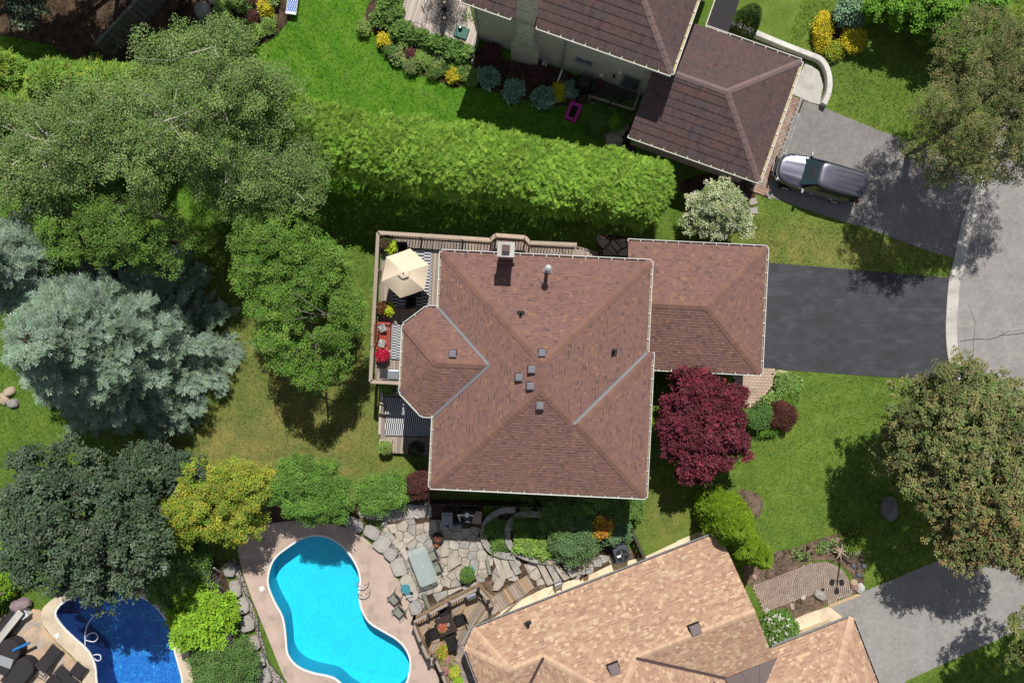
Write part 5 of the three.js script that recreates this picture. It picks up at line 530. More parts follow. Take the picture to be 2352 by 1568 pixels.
// clipped cone by the porch
{ seed(5300); const p = P(1700, 68), t = thing('topiary_cone', 'tall clipped dark green cone beside the porch roof', 'topiary', pos(p)), L = new Leaves(), w = new MB(); limb(w, [V3(0, -0.1, 0), V3(0, 2.4, 0)], 0.06, 0.03, 3, 6); for (let i = 0; i < 2600; i++) { const y = 2.7 * Math.pow(rnd(), 0.8), a = rnd() * 6.283, R = 0.85 * Math.pow(1 - y / 2.75, 0.45) * rr(0.93, 1); L.put(V3(Math.cos(a) * R, y, Math.sin(a) * R), anyTurn(1.2), rr(0.4, 0.6), tint(C.boxw)); } L.build('crown', SPR.fine, leafMat(0.6, 0.2), t); w.build('trunk', M.bark, t); }
shrub(12, 'yellow-leaved shrub beside the low white wall', 1890, 72, 0.34, 0.7, C.yellow, { name: 'golden_shrub', rz: 0.85, n: 44, per: 16, group: 'yellow shrubs round the mulch bed' });
shrub(13, 'yellow-leaved shrub on the lawn side of the round bed', 1957, 92, 0.5, 0.7, C.yellow, { name: 'golden_shrub', rz: 0.5, n: 40, per: 16, group: 'yellow shrubs round the mulch bed' });
shrub(14, 'green-gold low shrub between the two yellow shrubs', 1917, 113, 0.4, 0.4, [[0.34, 0.38, 0.03], [0.2, 0.28, 0.03]], { name: 'golden_shrub', n: 24, per: 14, group: 'yellow shrubs round the mulch bed' });
shrub(15, 'orange and yellow azalea above the raised bed', 1376, 1203, 0.5, 1.9, C.orange, { leaf: 'broad', n: 60, shell: 0.7 });
shrub(16, 'tall dense green bush behind the raised bed', 1322, 1228, 1.2, 1.9, [[0.12, 0.21, 0.08], [0.10, 0.18, 0.07], [0.16, 0.26, 0.10]], { n: 150, rz: 1.15 });
shrub(17, 'green bush between orange azalea and air conditioner', 1410, 1216, 0.66, 1.5, [[0.12, 0.22, 0.10], [0.10, 0.19, 0.08], [0.16, 0.27, 0.12]], { n: 80, rz: 0.75 });
shrub(18, 'shaded evergreen along the shadow of the brown-roofed house', 1330, 1165, 2.2, 1.8, C.green, { n: 150, rz: 0.6 });
shrub(19, 'shaded evergreen at the board fence corner', 1430, 1168, 0.9, 1.7, C.green, { n: 60, rz: 0.6 });
shrub(20, 'white-flowered bush against the tan-roofed garage', 1785, 1448, 0.75, 1.5, C.green, { leaf: 'broad', n: 80, rz: 0.9 });
{ seed(5400); const b = scene.getObjectByName('shrub_012') || scene.children[scene.children.length - 1], L = new Leaves(); for (let i = 0; i < 70; i++) { const d = rdir(0.1); L.put(V3(d.x * 0.85, 0.75 + d.y * 0.85, d.z * 1.0), anyTurn(0.4), rr(0.35, 0.5), [0.78, 0.78, 0.72]); } const last = scene.children.filter((o) => o.userData.label && o.userData.label.startsWith('white-flowered'))[0]; L.build('flowers', SPR.broad, leafMat(0.7, 0.2), last); }
shrub(21, 'round green shrub beside the dark red globe', 1746, 957, 0.52, 0.9, [[0.10, 0.20, 0.045], [0.085, 0.17, 0.04], [0.13, 0.24, 0.06]], { n: 50 });
shrub(22, 'round dark red globe shrub on the front lawn bed', 1795, 953, 0.58, 1.0, [[0.10, 0.035, 0.025], [0.08, 0.028, 0.02], [0.13, 0.05, 0.03]], { n: 70, spread: 0.2 });
[[1800, 872], [1795, 888], [1808, 908], [1787, 916], [1782, 922], [1772, 921], [1815, 897], [1822, 880]].forEach(([x, y], i) => shrub(30 + i, 'small lime hosta clump in the curved mulch bed', x, y, 0.26, 0.35, [[0.22, 0.34, 0.08], [0.17, 0.29, 0.06]], { name: 'hosta', leaf: 'big', n: 10, per: 8, category: 'plant', group: 'hostas in the curved mulch bed', size: 0.7 }));
[[1808, 925, 0.34], [1815, 905, 0.36], [1770, 985, 0.3], [1750, 985, 0.26]].forEach(([x, y, r], i) => shrub(40 + i, 'low bright green groundcover in the curved mulch bed', x, y, r, 0.4, [[0.14, 0.26, 0.03], [0.11, 0.22, 0.03]], { name: 'groundcover_plant', n: 18, per: 14, category: 'plant', group: 'groundcover plants by the globe shrubs' }));
// leafy row below the pale deck, hostas along the grey wall, perennials
[[916, 72], [938, 76], [967, 87], [996, 98], [1019, 106], [1041, 115], [1065, 124], [908, 36], [890, 20], [902, 8]].forEach(([x, y], i) => shrub(50 + i, 'leafy dark green bush in the row edging the pale deck', x, y, 0.31, 0.85, C.green, { name: 'deck_bush', leaf: 'big', n: 20, per: 10, group: 'bushes edging the pale deck', size: 0.8 }));
[[1122, 178, 0.36], [1180, 207, 0.36], [1248, 225, 0.38]].forEach(([x, y, r], i) => shrub(60 + i, ['pale blue-green hosta by the corner downspout pipe', 'pale blue-green hosta between its two neighbours', 'pale blue-green hosta next to the white drain pipe'][i], x, y, r, 0.6, C.hosta, { name: 'hosta', leaf: 'lilyleaf', n: 34, per: 8, category: 'plant', group: 'hostas in the mulch bed', size: 0.75 }));
[[1129, 125], [1236, 172]].forEach(([x, y], i) => shrub(65 + i, ['dark red-leaved bush beside the grey chimney', 'dark red-leaved bush between two hostas'][i], x, y, 0.34, 0.6, C.redleaf, { name: 'red_bush', n: 22, group: 'dark red bushes in the mulch bed' }));
[[1087, 175, C.fern], [1286, 213, C.yellow], [1309, 205, C.hosta], [1066, 165, C.fern]].forEach(([x, y, c], i) => shrub(70 + i, ['bronze-green plant at the lawn edge of the mulch bed', 'small yellow plant beside the white drain pipe', 'tiny blue-green hosta by the black barbecue', 'yellowish plant where the two beds meet'][i], x, y, 0.3, 0.45, c, { name: 'border_plant', n: 14, per: 14, category: 'plant' }));
{ // mixed perennials: many small plants in the two flower beds, spread by hand-sized steps
  seed(5600); const spots = [...T00([[1540, 80], [1600, 200], [1700, 60], [1760, 130], [1840, 60], [1690, 200], [1780, 230], [1560, 260], [1500, 200], [1860, 190], [1620, 320], [1440, 300], [1540, 380], [1360, 300], [1290, 220], [1460, 420], [1880, 20], [1720, 20], [1600, 20]]), ...T10([[300, 30], [260, 150], [380, 30], [310, 290], [350, 350], [500, 380], [490, 460], [580, 360], [600, 440], [680, 430], [730, 480], [430, 310], [780, 520], [850, 490], [155, 205], [400, 400], [640, 500], [540, 420], [370, 110]])];
  spots.forEach(([x, z], i) => { const c = i % 9 === 4 ? C.yellow : i % 7 === 3 ? C.redleaf : i % 3 === 0 ? C.fern : i % 3 === 1 ? C.weed : C.green, r = rr(0.18, 0.36), first = i < 19; tree({ s: 300 + i, name: 'perennial_plant', label: (c === C.yellow ? 'small yellow-flowered perennial' : c === C.redleaf ? 'small dark red perennial' : c === C.fern ? 'feathery light green perennial' : c === C.weed ? 'loose grey-green perennial' : 'leafy mid-green perennial') + (first ? ' in the earth bed beside the lush lawn' : ' in the flower bed around the pale deck'), category: 'plant', group: first ? 'perennials beside the lush lawn' : 'perennials around the pale deck', at: [x, z], lobes: [[0, 0.25, 0, r, 0.25, r]], leaf: i % 2 ? 'fine' : 'broad', boughs: 16, per: 13, spread: 0.2, cols: c, stem: false, size: 0.8 }); });
}
[[1080, 40, C.green], [1372, 285, C.green], [1412, 282, C.lime], [1395, 250, C.green], [1455, 255, C.green], [1425, 268, C.green]].forEach(([x, y, c], i) => shrub(80 + i, ['green plant hidden at the deck corner by the wall', 'dark plant in the shaded rock garden beside the lawn', 'small lime plant in the shaded rock garden', 'dark shrub below the small landing rail', 'dark shrub under the grey garage eave', 'dark fern between two shaded rocks'][i], x, y, c === C.lime ? 0.22 : 0.5, 0.6, c, { name: 'shade_plant', n: c === C.lime ? 10 : 30, category: 'plant' }));
// bed plants by the stone rings
[[1130, 1215], [1148, 1228], [1146, 1253], [1143, 1205]].forEach(([x, y], i) => shrub(90 + i, 'small green plant in the outer crescent bed', x, y, 0.3, 0.5, C.green, { name: 'bed_plant', n: 16, per: 12, category: 'plant', group: 'plants in the outer crescent bed' }));
[[1190, 1200], [1218, 1205], [1205, 1225], [1240, 1215], [1228, 1232]].forEach(([x, y], i) => shrub(95 + i, 'small shaded plant in the inner raised bed', x, y, 0.32, 0.5, C.green, { name: 'bed_plant', n: 16, per: 12, category: 'plant', group: 'plants in the inner raised bed' }));
[[1200, 1248], [1222, 1255], [1245, 1252], [1250, 1266]].forEach(([x, y], i) => shrub(110 + i, 'lush light green plant at the sunny rim of the inner bed', x, y, 0.36, 0.75, [[0.19, 0.31, 0.05], [0.15, 0.26, 0.04], [0.24, 0.35, 0.09]], { name: 'bed_plant', leaf: 'broad', n: 24, per: 12, category: 'plant', group: 'sunny plants on the inner bed rim' }));
shrub(120, 'spiky green grass clump by the driftwood', 1959, 1241, 0.32, 0.4, [[0.22, 0.32, 0.05], [0.18, 0.28, 0.04]], { name: 'grass_clump', leaf: 'grassy', n: 6, per: 3, spread: 0.1, category: 'plant', size: 1 });
[[1840, 1262], [1855, 1255], [1828, 1275], [1865, 1270], [1890, 1258], [1848, 1278], [1912, 1250]].forEach(([x, y], i) => shrub(130 + i, 'small weedy green plant in the dry earth bed', x, y, 0.2, 0.18, C.weed, { name: 'weed', n: 8, per: 12, category: 'plant', group: 'weeds in the dry earth bed', spread: 0.2 }));

// ---------------------------------------------------------------- decks of the brown-roofed house
const hz = (d, x, y, z) => V3(x, y, z);
{
  seed(8100); const Q = (u, v) => [u - F1.uc, v - F1.vc];
  const d = thing('deck', 'raised timber deck with railing behind the brown-roofed house', 'deck', F1.pos, F1.turn), top = 2.2;
  boards('plank', [Q(-6.75, -4.92), Q(-3.1, -4.92), Q(-3.1, 2.26), Q(-6.75, 2.26)], Math.PI / 2, 0.138, 0.012, top, 0.03, W.grey, d);
  boards('plank', [Q(-3.085, -4.92), Q(-1.2, -4.92), Q(-1.2, -3.6), Q(-3.085, -3.6)], Math.PI / 2, 0.138, 0.012, top, 0.03, W.grey, d);
  boards('plank', [Q(-1.19, -4.92), Q(-0.95, -5.14), Q(0.4, -5.1), Q(0.62, -4.86), Q(3.0, -4.86), Q(3.0, -3.62), Q(-1.19, -3.62)], Math.PI * 0.3, 0.138, 0.012, top, 0.03, W.grey, d);
  const rail = [[-6.84, 2.30], [-6.82, -5.02], [-2.7, -4.96], [-1.28, -4.93], [-1.06, -5.18], [0.40, -5.14], [0.64, -4.89], [2.95, -4.9]], A = (u, v, y) => A1(u, v, y);
  const side = (a, b, n = 1) => { const L = Math.hypot(b[0] - a[0], b[1] - a[1]); const p = A(a[0], a[1], 3.13), q = A(b[0], b[1], 3.13), m = new MB(); m.beam(p, q, 0.17, 0.04); m.build('rail_cap', pick(W.rail), d); new MB().beam(p.clone().setY(2.32), q.clone().setY(2.32), 0.05, 0.08).build('bottom_rail', pick(W.grey), d); new MB().beam(p.clone().setY(3.06), q.clone().setY(3.06), 0.05, 0.08).build('top_rail', pick(W.grey), d); const k = Math.max(1, Math.floor(L / 0.145)); for (let i = 1; i < k; i++) { const o = p.clone().lerp(q, i / k); add('baluster', balG, pick(W.honey), d).position.set(o.x, 2.69, o.z); } };
  const balG = new THREE.BoxGeometry(0.04, 0.74, 0.04), postG = new THREE.BoxGeometry(0.1, 0.95, 0.1);
  for (let i = 0; i < rail.length - 1; i++) { const a = rail[i], b = rail[i + 1], L = Math.hypot(b[0] - a[0], b[1] - a[1]), n = Math.max(1, Math.round(L / 1.75)); side(a, b); for (let k = 0; k < n; k++) { const u = a[0] + (b[0] - a[0]) * k / n, v = a[1] + (b[1] - a[1]) * k / n, s = i === 0 ? [0.06, 0] : [0, 0.06]; add('rail_post', postG, pick(W.grey), d).position.copy(A(u + s[0], v + s[1], 2.65)); } }
  side([-6.84, 2.30], [-5.3, 2.30]);
  for (const [u, v] of [[-6.7, 2.15], [-6.7, -1.3], [-6.7, -4.9], [-3.4, -4.9], [0, -4.85], [2.8, -4.8], [-5.2, 2.15]]) new MB().box(0.14, 2.17, 0.14, 0, 1.085, 0).build('support_post', W.grey[0], d).position.copy(A(u, v, 0));
  new MB().beam(A(-6.76, 2.28, 2.06), A(-6.76, -4.95, 2.06), 0.04, 0.22).beam(A(-6.76, -4.95, 2.06), A(3.0, -4.88, 2.06), 0.04, 0.22).beam(A(-6.76, 2.27, 2.06), A(-5.1, 2.27, 2.06), 0.04, 0.22).build('rim_joist', W.grey[1], d);
  for (let i = 0; i < 7; i++) new MB().box(0.26, 0.04, 1.05, 0, 0, 0).build('stair_tread', pick(W.grey), d).position.copy(A(3.14 + i * 0.17, -4.4, 2.0 - i * 0.29));
  new MB().beam(A(3.02, -4.9, 2.1), A(4.2, -4.9, 0.1), 0.05, 0.24).beam(A(3.02, -3.86, 2.1), A(4.2, -3.86, 0.1), 0.05, 0.24).build('stringer', W.grey[2], d);

  const l = thing('deck', 'low timber deck below the raised one', 'deck', F1.pos, F1.turn);
  boards('plank', [Q(-6.7, 2.36), Q(-3.06, 2.36), Q(-3.06, 6.15), Q(-6.7, 6.15)], Math.PI / 2, 0.138, 0.012, 0.32, 0.03, W.grey, l); noGrass.push([[-6.7, 2.36], [-3.06, 2.36], [-3.06, 6.15], [-6.7, 6.15]].map(([u, v]) => { const p = F1.world(u, v); return [p.x, p.z]; }));
  new MB().beam(A(-6.7, 2.36, 0.16), A(-6.7, 6.15, 0.16), 0.04, 0.26).beam(A(-6.7, 6.15, 0.16), A(-3.06, 6.15, 0.16), 0.04, 0.26).build('rim_joist', W.grey[1], l); new MB().beam(A(-6.72, 2.4, 0.36), A(-6.72, 5.2, 0.36), 0.14, 0.05).build('edge_board', W.pale[2], l);
  for (const [u, v] of [[-6.5, 2.5], [-6.5, 6.0], [-3.2, 6.0], [-3.2, 2.5]]) new MB().box(0.12, 0.3, 0.12, 0, 0.15, 0).build('support_post', W.grey[0], l).position.copy(A(u, v, 0));
  // a low bench-board shadowed on the lower deck
  const rug = (label, pts, y, along, n) => { const c = centre(pts), o = thing('rug', label, 'rug', [c[0], y, c[1]]); const L = Math.hypot(pts[1][0] - pts[0][0], pts[1][1] - pts[0][1]), Wd = Math.hypot(pts[3][0] - pts[0][0], pts[3][1] - pts[0][1]);
    const t = tex(512, (u, v) => { const p = along ? u : v, q = along ? v : u, col = Math.floor(q * n[0]), s = Math.floor(p * n[1] * 2 + (col % 2)) % 2, e = q * n[0] - col, edge = (q < 0.03 || q > 0.97) ? Math.floor(p * n[1] * 2 + 1 + col) % 2 : s; return edge ? [0.55, 0.55, 0.55] : [0.04, 0.046, 0.065]; }, 1); t.repeat.set(1 / L, 1 / Wd); t.wrapS = t.wrapT = THREE.RepeatWrapping;
    const g = new THREE.BoxGeometry(L, 0.012, Wd); { const uv = g.attributes.uv; for (let i = 0; i < uv.count; i++) uv.setXY(i, uv.getX(i) * L, uv.getY(i) * Wd); } const mm = add('woven_field', g, mat(1, 1, 1, 0.95, { map: t }), o); const e = new MB(); e.box(L, 0.014, 0.05, 0, 0.001, Wd / 2 - 0.02); e.box(L, 0.014, 0.05, 0, 0.001, -Wd / 2 + 0.02); e.build('rug_border', M.charcoal, o); o.rotation.y = -Math.atan2(pts[1][1] - pts[0][1], pts[1][0] - pts[0][0]); return o; };
  rug('navy and white striped rug under the umbrella', PZ([[901, 570], [993, 574], [988, 703], [895, 708]], 2.22), 2.22, false, [5, 19]);
  rug('navy and white striped rug beside the red bench', PZ([[901, 742], [936, 744], [933, 827], [898, 826]], 2.22), 2.222, false, [3, 14]);
  rug('navy and white striped rug on the low deck', PZ([[888, 910], [1006, 914], [1000, 1006], [882, 1001]], 0.34), 0.34, true, [6, 26]);
}
const T = (v) => [v.x, v.y, v.z];
{ // umbrella
  seed(8200); const h = 4.75, p = P(927, 625, h), u = thing('patio_umbrella', 'open beige hexagonal umbrella on the raised deck', 'umbrella', [p.x, 2.2, p.z]), R = 1.2, a0 = -1.38, t = [], n = 6, H0 = h - 2.2, rows = 8; for (let k = 0; k < n; k++) for (let i = 0; i < rows; i++) for (let j = 0; j < 6; j++) { const pt = (r, s) => { const A = a0 + (k + s) / n * 6.2832, c = Math.cos(Math.PI / n) / Math.cos(((s) - 0.5) * 2 * Math.PI / n), sag = 0.10 * Math.sin(Math.PI * s) * r * r, d = R * r * (c / Math.cos(0) * (1 / Math.cos(Math.PI / n)) > 0 ? c : 1); return V3(Math.cos(A) * d * 1.0, H0 - 0.55 * Math.pow(r, 1.25) - sag + 0.02, Math.sin(A) * d); }; const r0 = 0.12 + 0.88 * i / rows, r1 = 0.12 + 0.88 * (i + 1) / rows, s0 = j / 6, s1 = (j + 1) / 6, A = pt(r0, s0), B = pt(r1, s0), Cc = pt(r1, s1), D = pt(r0, s1), up = V3(0, 1, 0); triOf(A, B, Cc, t, up); triOf(A, Cc, D, t, up); } add('canopy', soup(t), M.umbrella, u);
  const v = []; for (let k = 0; k < n; k++) { const f = (a, r, y) => V3(Math.cos(a) * r, y, Math.sin(a) * r), A = a0 + k / n * 6.2832, B = a0 + (k + 1) / n * 6.2832; triOf(f(A, 0, H0 + 0.12), f(A, 0.3, H0 + 0.02), f(B, 0.3, H0 + 0.02), v, V3(0, 1, 0)); } add('vent_canopy', soup(v), M.umbrella, u); new MB().cyl(0.03, 0.03, 0.12, 0, H0 + 0.15, 0, 10).build('finial', M.white, u); new MB().cyl(0.022, 0.022, H0, 0, H0 / 2, 0, 10).build('pole', M.frame, u); new MB().cyl(0.26, 0.28, 0.08, 0, 0.04, 0, 24).build('base', M.black, u); for (let k = 0; k < n; k++) { const A = a0 + k / n * 6.2832; new MB().bar(V3(0, H0 - 0.04, 0), V3(Math.cos(A) * R * 0.98, H0 - 0.6, Math.sin(A) * R * 0.98), 0.008, 5).build('rib', M.frame, u); }
  const tb = thing('patio_table', 'dark table shaded by the beige umbrella', 'table', [p.x + 0.05, 2.23, p.z + 0.35], 0.1); new MB().rbox(1.0, 0.04, 1.5, 0.015, 0, 0.7, 0).build('tabletop', M.charcoal, tb); for (const [x, z] of [[-0.42, -0.65], [0.42, -0.65], [0.42, 0.65], [-0.42, 0.65]]) new MB().box(0.05, 0.7, 0.05, x, 0.35, z).build('leg', M.charcoal, tb);
}
function slingChair(label, x, y, h, turn, cloth, frameM, group, name = 'patio_chair', high = 0.95) { const p = P(x, y, h + 0.4), c = thing(name, label, 'chair', [p.x, h, p.z], turn, group); new MB().rbox(0.5, 0.03, 0.48, 0.012, 0, 0.42, 0).build('seat', cloth, c); new MB().rbox(0.48, 0.6, 0.03, 0.012, 0, 0.7, -0.33, 0, -0.28).build('backrest', cloth, c); for (const s of [-1, 1]) { new MB().tube([V3(s * 0.27, 0, 0.27), V3(s * 0.27, 0.4, 0.25), V3(s * 0.27, 0.6, 0.22), V3(s * 0.27, 0.63, -0.1), V3(s * 0.26, 0.6, -0.3)], 0.014, 14, 5).build('armrest', frameM, c); new MB().tube([V3(s * 0.26, 0, -0.3), V3(s * 0.26, 0.4, -0.22), V3(s * 0.26, high, -0.42)], 0.014, 10, 5).build('leg', frameM, c); } new MB().bar(V3(-0.26, high, -0.42), V3(0.26, high, -0.42), 0.013).bar(V3(-0.26, 0.4, -0.24), V3(0.26, 0.4, -0.24), 0.013).bar(V3(-0.26, 0.4, 0.25), V3(0.26, 0.4, 0.25), 0.013).build('cross_rail', frameM, c); return c; }
slingChair('black chair pushed under the beige umbrella table', 944, 690, 2.22, Math.PI, M.blackMatt, M.black, 'chairs under the umbrella'); slingChair('black chair across the umbrella table', 925, 578, 2.22, 0, M.blackMatt, M.black, 'chairs under the umbrella');
{ // red bench, cushions, flowers, barbecue, planters
  const p = P(882, 771, 2.6), b = thing('garden_bench', 'red slatted bench with two patterned cushions on the deck', 'bench', [p.x, 2.2, p.z], Math.PI / 2 - 0.048); for (let i = 0; i < 5; i++) new MB().rbox(1.2, 0.025, 0.09, 0.008, 0, 0.42 + 0.01 * i, 0.26 - i * 0.105).build('seat_slat', M.red, b); for (let i = 0; i < 7; i++) new MB().rbox(0.1, 0.62, 0.022, 0.008, -0.5 + i * 0.166, 0.72, -0.34, 0, -0.25).build('back_slat', M.red, b); for (const s of [-1, 1]) { new MB().rbox(0.1, 0.03, 0.66, 0.01, s * 0.62, 0.62, -0.02).build('armrest', M.red, b); new MB().box(0.06, 0.62, 0.06, s * 0.62, 0.31, 0.26).build('leg', M.red, b); new MB().box(0.06, 0.62, 0.06, s * 0.62, 0.31, -0.28).build('leg', M.red, b); }
  const lace = tex(256, (u, v) => { const k = fbm(u * 26, v * 26, 2, 501); return k > 0.5 ? [0.62, 0.62, 0.6] : [0.05, 0.05, 0.055]; }, 1), cm = mat(1, 1, 1, 0.95, { map: lace });
  for (const [x, y, r, k] of [[878, 754, 0.4, 'away from the red flowers'], [877, 789, -0.3, 'next to the red flowers']]) { const q = P(x, y, 2.85), c = add('cushion', put(new RoundedBoxGeometry(0.4, 0.14, 0.4, 4, 0.06), 0, 0, 0, r, 0, 0.5), cm); c.position.copy(q); tag(c, 'black and white patterned cushion on the red bench, ' + k, 'cushion', 'cushions on the red bench'); }
  const pot = (name, label, x, y, h0, r, h, m) => { const q = P(x, y, h0 + h), o = thing(name, label, 'planter', [q.x, h0, q.z]); new MB().lathe([[0.0, 0], [r * 0.7, 0], [r, h], [r * 1.06, h], [r * 1.02, h + 0.02], [r * 0.9, h - 0.02], [0, h - 0.05]], 18).build('pot', m, o); return o; };
  const fill = (o, geo, cols, n, r, y0, sp, sz = 1, nm = 'plant') => { const L = new Leaves(); for (let i = 0; i < n; i++) { const d = rdir(-0.1); L.put(V3(d.x * r, y0 + d.y * sp, d.z * r), anyTurn(0.5), sz * rr(0.7, 1.2), tint(cols)); } return L.build(nm, geo, leafMat(0.6, 0.25), o); };
  seed(8300); let o;
  o = pot('planter_pot', 'black pot with dark and lime foliage in the deck corner', 889, 557, 2.2, 0.26, 0.4, M.black); fill(o, SPR.broad, [[0.06, 0.08, 0.03], [0.09, 0.05, 0.03]], 60, 0.26, 0.55, 0.25, 0.9, 'dark_foliage'); { const q = fill(o, SPR.broad, [[0.40, 0.52, 0.02], [0.32, 0.46, 0.02]], 60, 0.24, 0.5, 0.22, 0.9, 'lime_foliage'); q.position.set(0.24, 0, 0.2); }
  o = pot('planter_pot', 'black pot with bronze and yellow foliage by the rail', 880, 709, 2.2, 0.26, 0.4, M.black); fill(o, SPR.broad, [[0.13, 0.05, 0.02], [0.09, 0.03, 0.018], [0.18, 0.08, 0.02]], 70, 0.25, 0.5, 0.22, 0.9, 'bronze_foliage'); { const q = fill(o, SPR.broad, [[0.40, 0.52, 0.02], [0.48, 0.50, 0.03]], 60, 0.2, 0.5, 0.2, 0.85, 'yellow_foliage'); q.position.set(0.3, 0, 0.03); }
  o = pot('flower_pot', 'pot of crimson flowers beside the red bench', 880, 814, 2.2, 0.22, 0.38, M.black); fill(o, SPR.maple, C.red, 110, 0.26, 0.52, 0.2, 0.8, 'crimson_flowers'); { const q = fill(o, SPR.fine, C.white, 14, 0.08, 0.5, 0.1, 0.6, 'white_flowers'); q.position.set(0.2, 0, -0.18); }
  { const q = P(886, 1024, 0.5), w = thing('planter_box', 'square white wooden planter on the low deck', 'planter', [q.x, 0.32, q.z], -0.05); new MB().box(0.64, 0.36, 0.05, 0, 0.18, 0.3).box(0.64, 0.36, 0.05, 0, 0.18, -0.3).box(0.05, 0.36, 0.56, 0.3, 0.18, 0).box(0.05, 0.36, 0.56, -0.3, 0.18, 0).build('box', W.pale[3], w); new MB().box(0.56, 0.05, 0.56, 0, 0.28, 0).build('soil', M.mulch, w); fill(w, SPR.fine, C.fern, 90, 0.28, 0.4, 0.2, 0.9, 'green_plant'); }
  { const q = P(893, 889, 0.5), w = thing('planter_box', 'shaded planter box of ferns under the raised deck edge', 'planter', [q.x, 0.32, q.z], -0.05); new MB().box(0.74, 0.32, 0.6, 0, 0.16, 0).build('box', W.grey[1], w); fill(w, SPR.fine, C.green, 90, 0.34, 0.4, 0.2, 0.9, 'green_plant'); }
  { const q = P(957, 1032, 0.5), w = pot('planter_pot', 'dark-leaved potted plant against the house wall', 957, 1030, 0.32, 0.2, 0.3, M.black); fill(w, SPR.broad, [[0.05, 0.03, 0.025], [0.06, 0.11, 0.03]], 70, 0.3, 0.45, 0.3, 0.9, 'dark_foliage'); }
  { const q = P(899, 859, 3.0), g = thing('barbecue', 'stainless steel barbecue with black side shelf on the deck', 'barbecue', [q.x, 2.2, q.z], -0.05); new MB().rbox(0.62, 0.3, 0.5, 0.08, 0.12, 0.92, 0).build('lid', M.steel, g); new MB().rbox(0.6, 0.75, 0.46, 0.02, 0.12, 0.4, 0.02).build('cabinet', M.black, g); new MB().rbox(0.36, 0.04, 0.48, 0.01, -0.38, 0.82, 0).build('side_shelf', M.charcoal, g); new MB().bar(V3(-0.1, 0.88, 0.3), V3(0.36, 0.88, 0.3), 0.014, 8).build('handle', M.steel, g); }
}
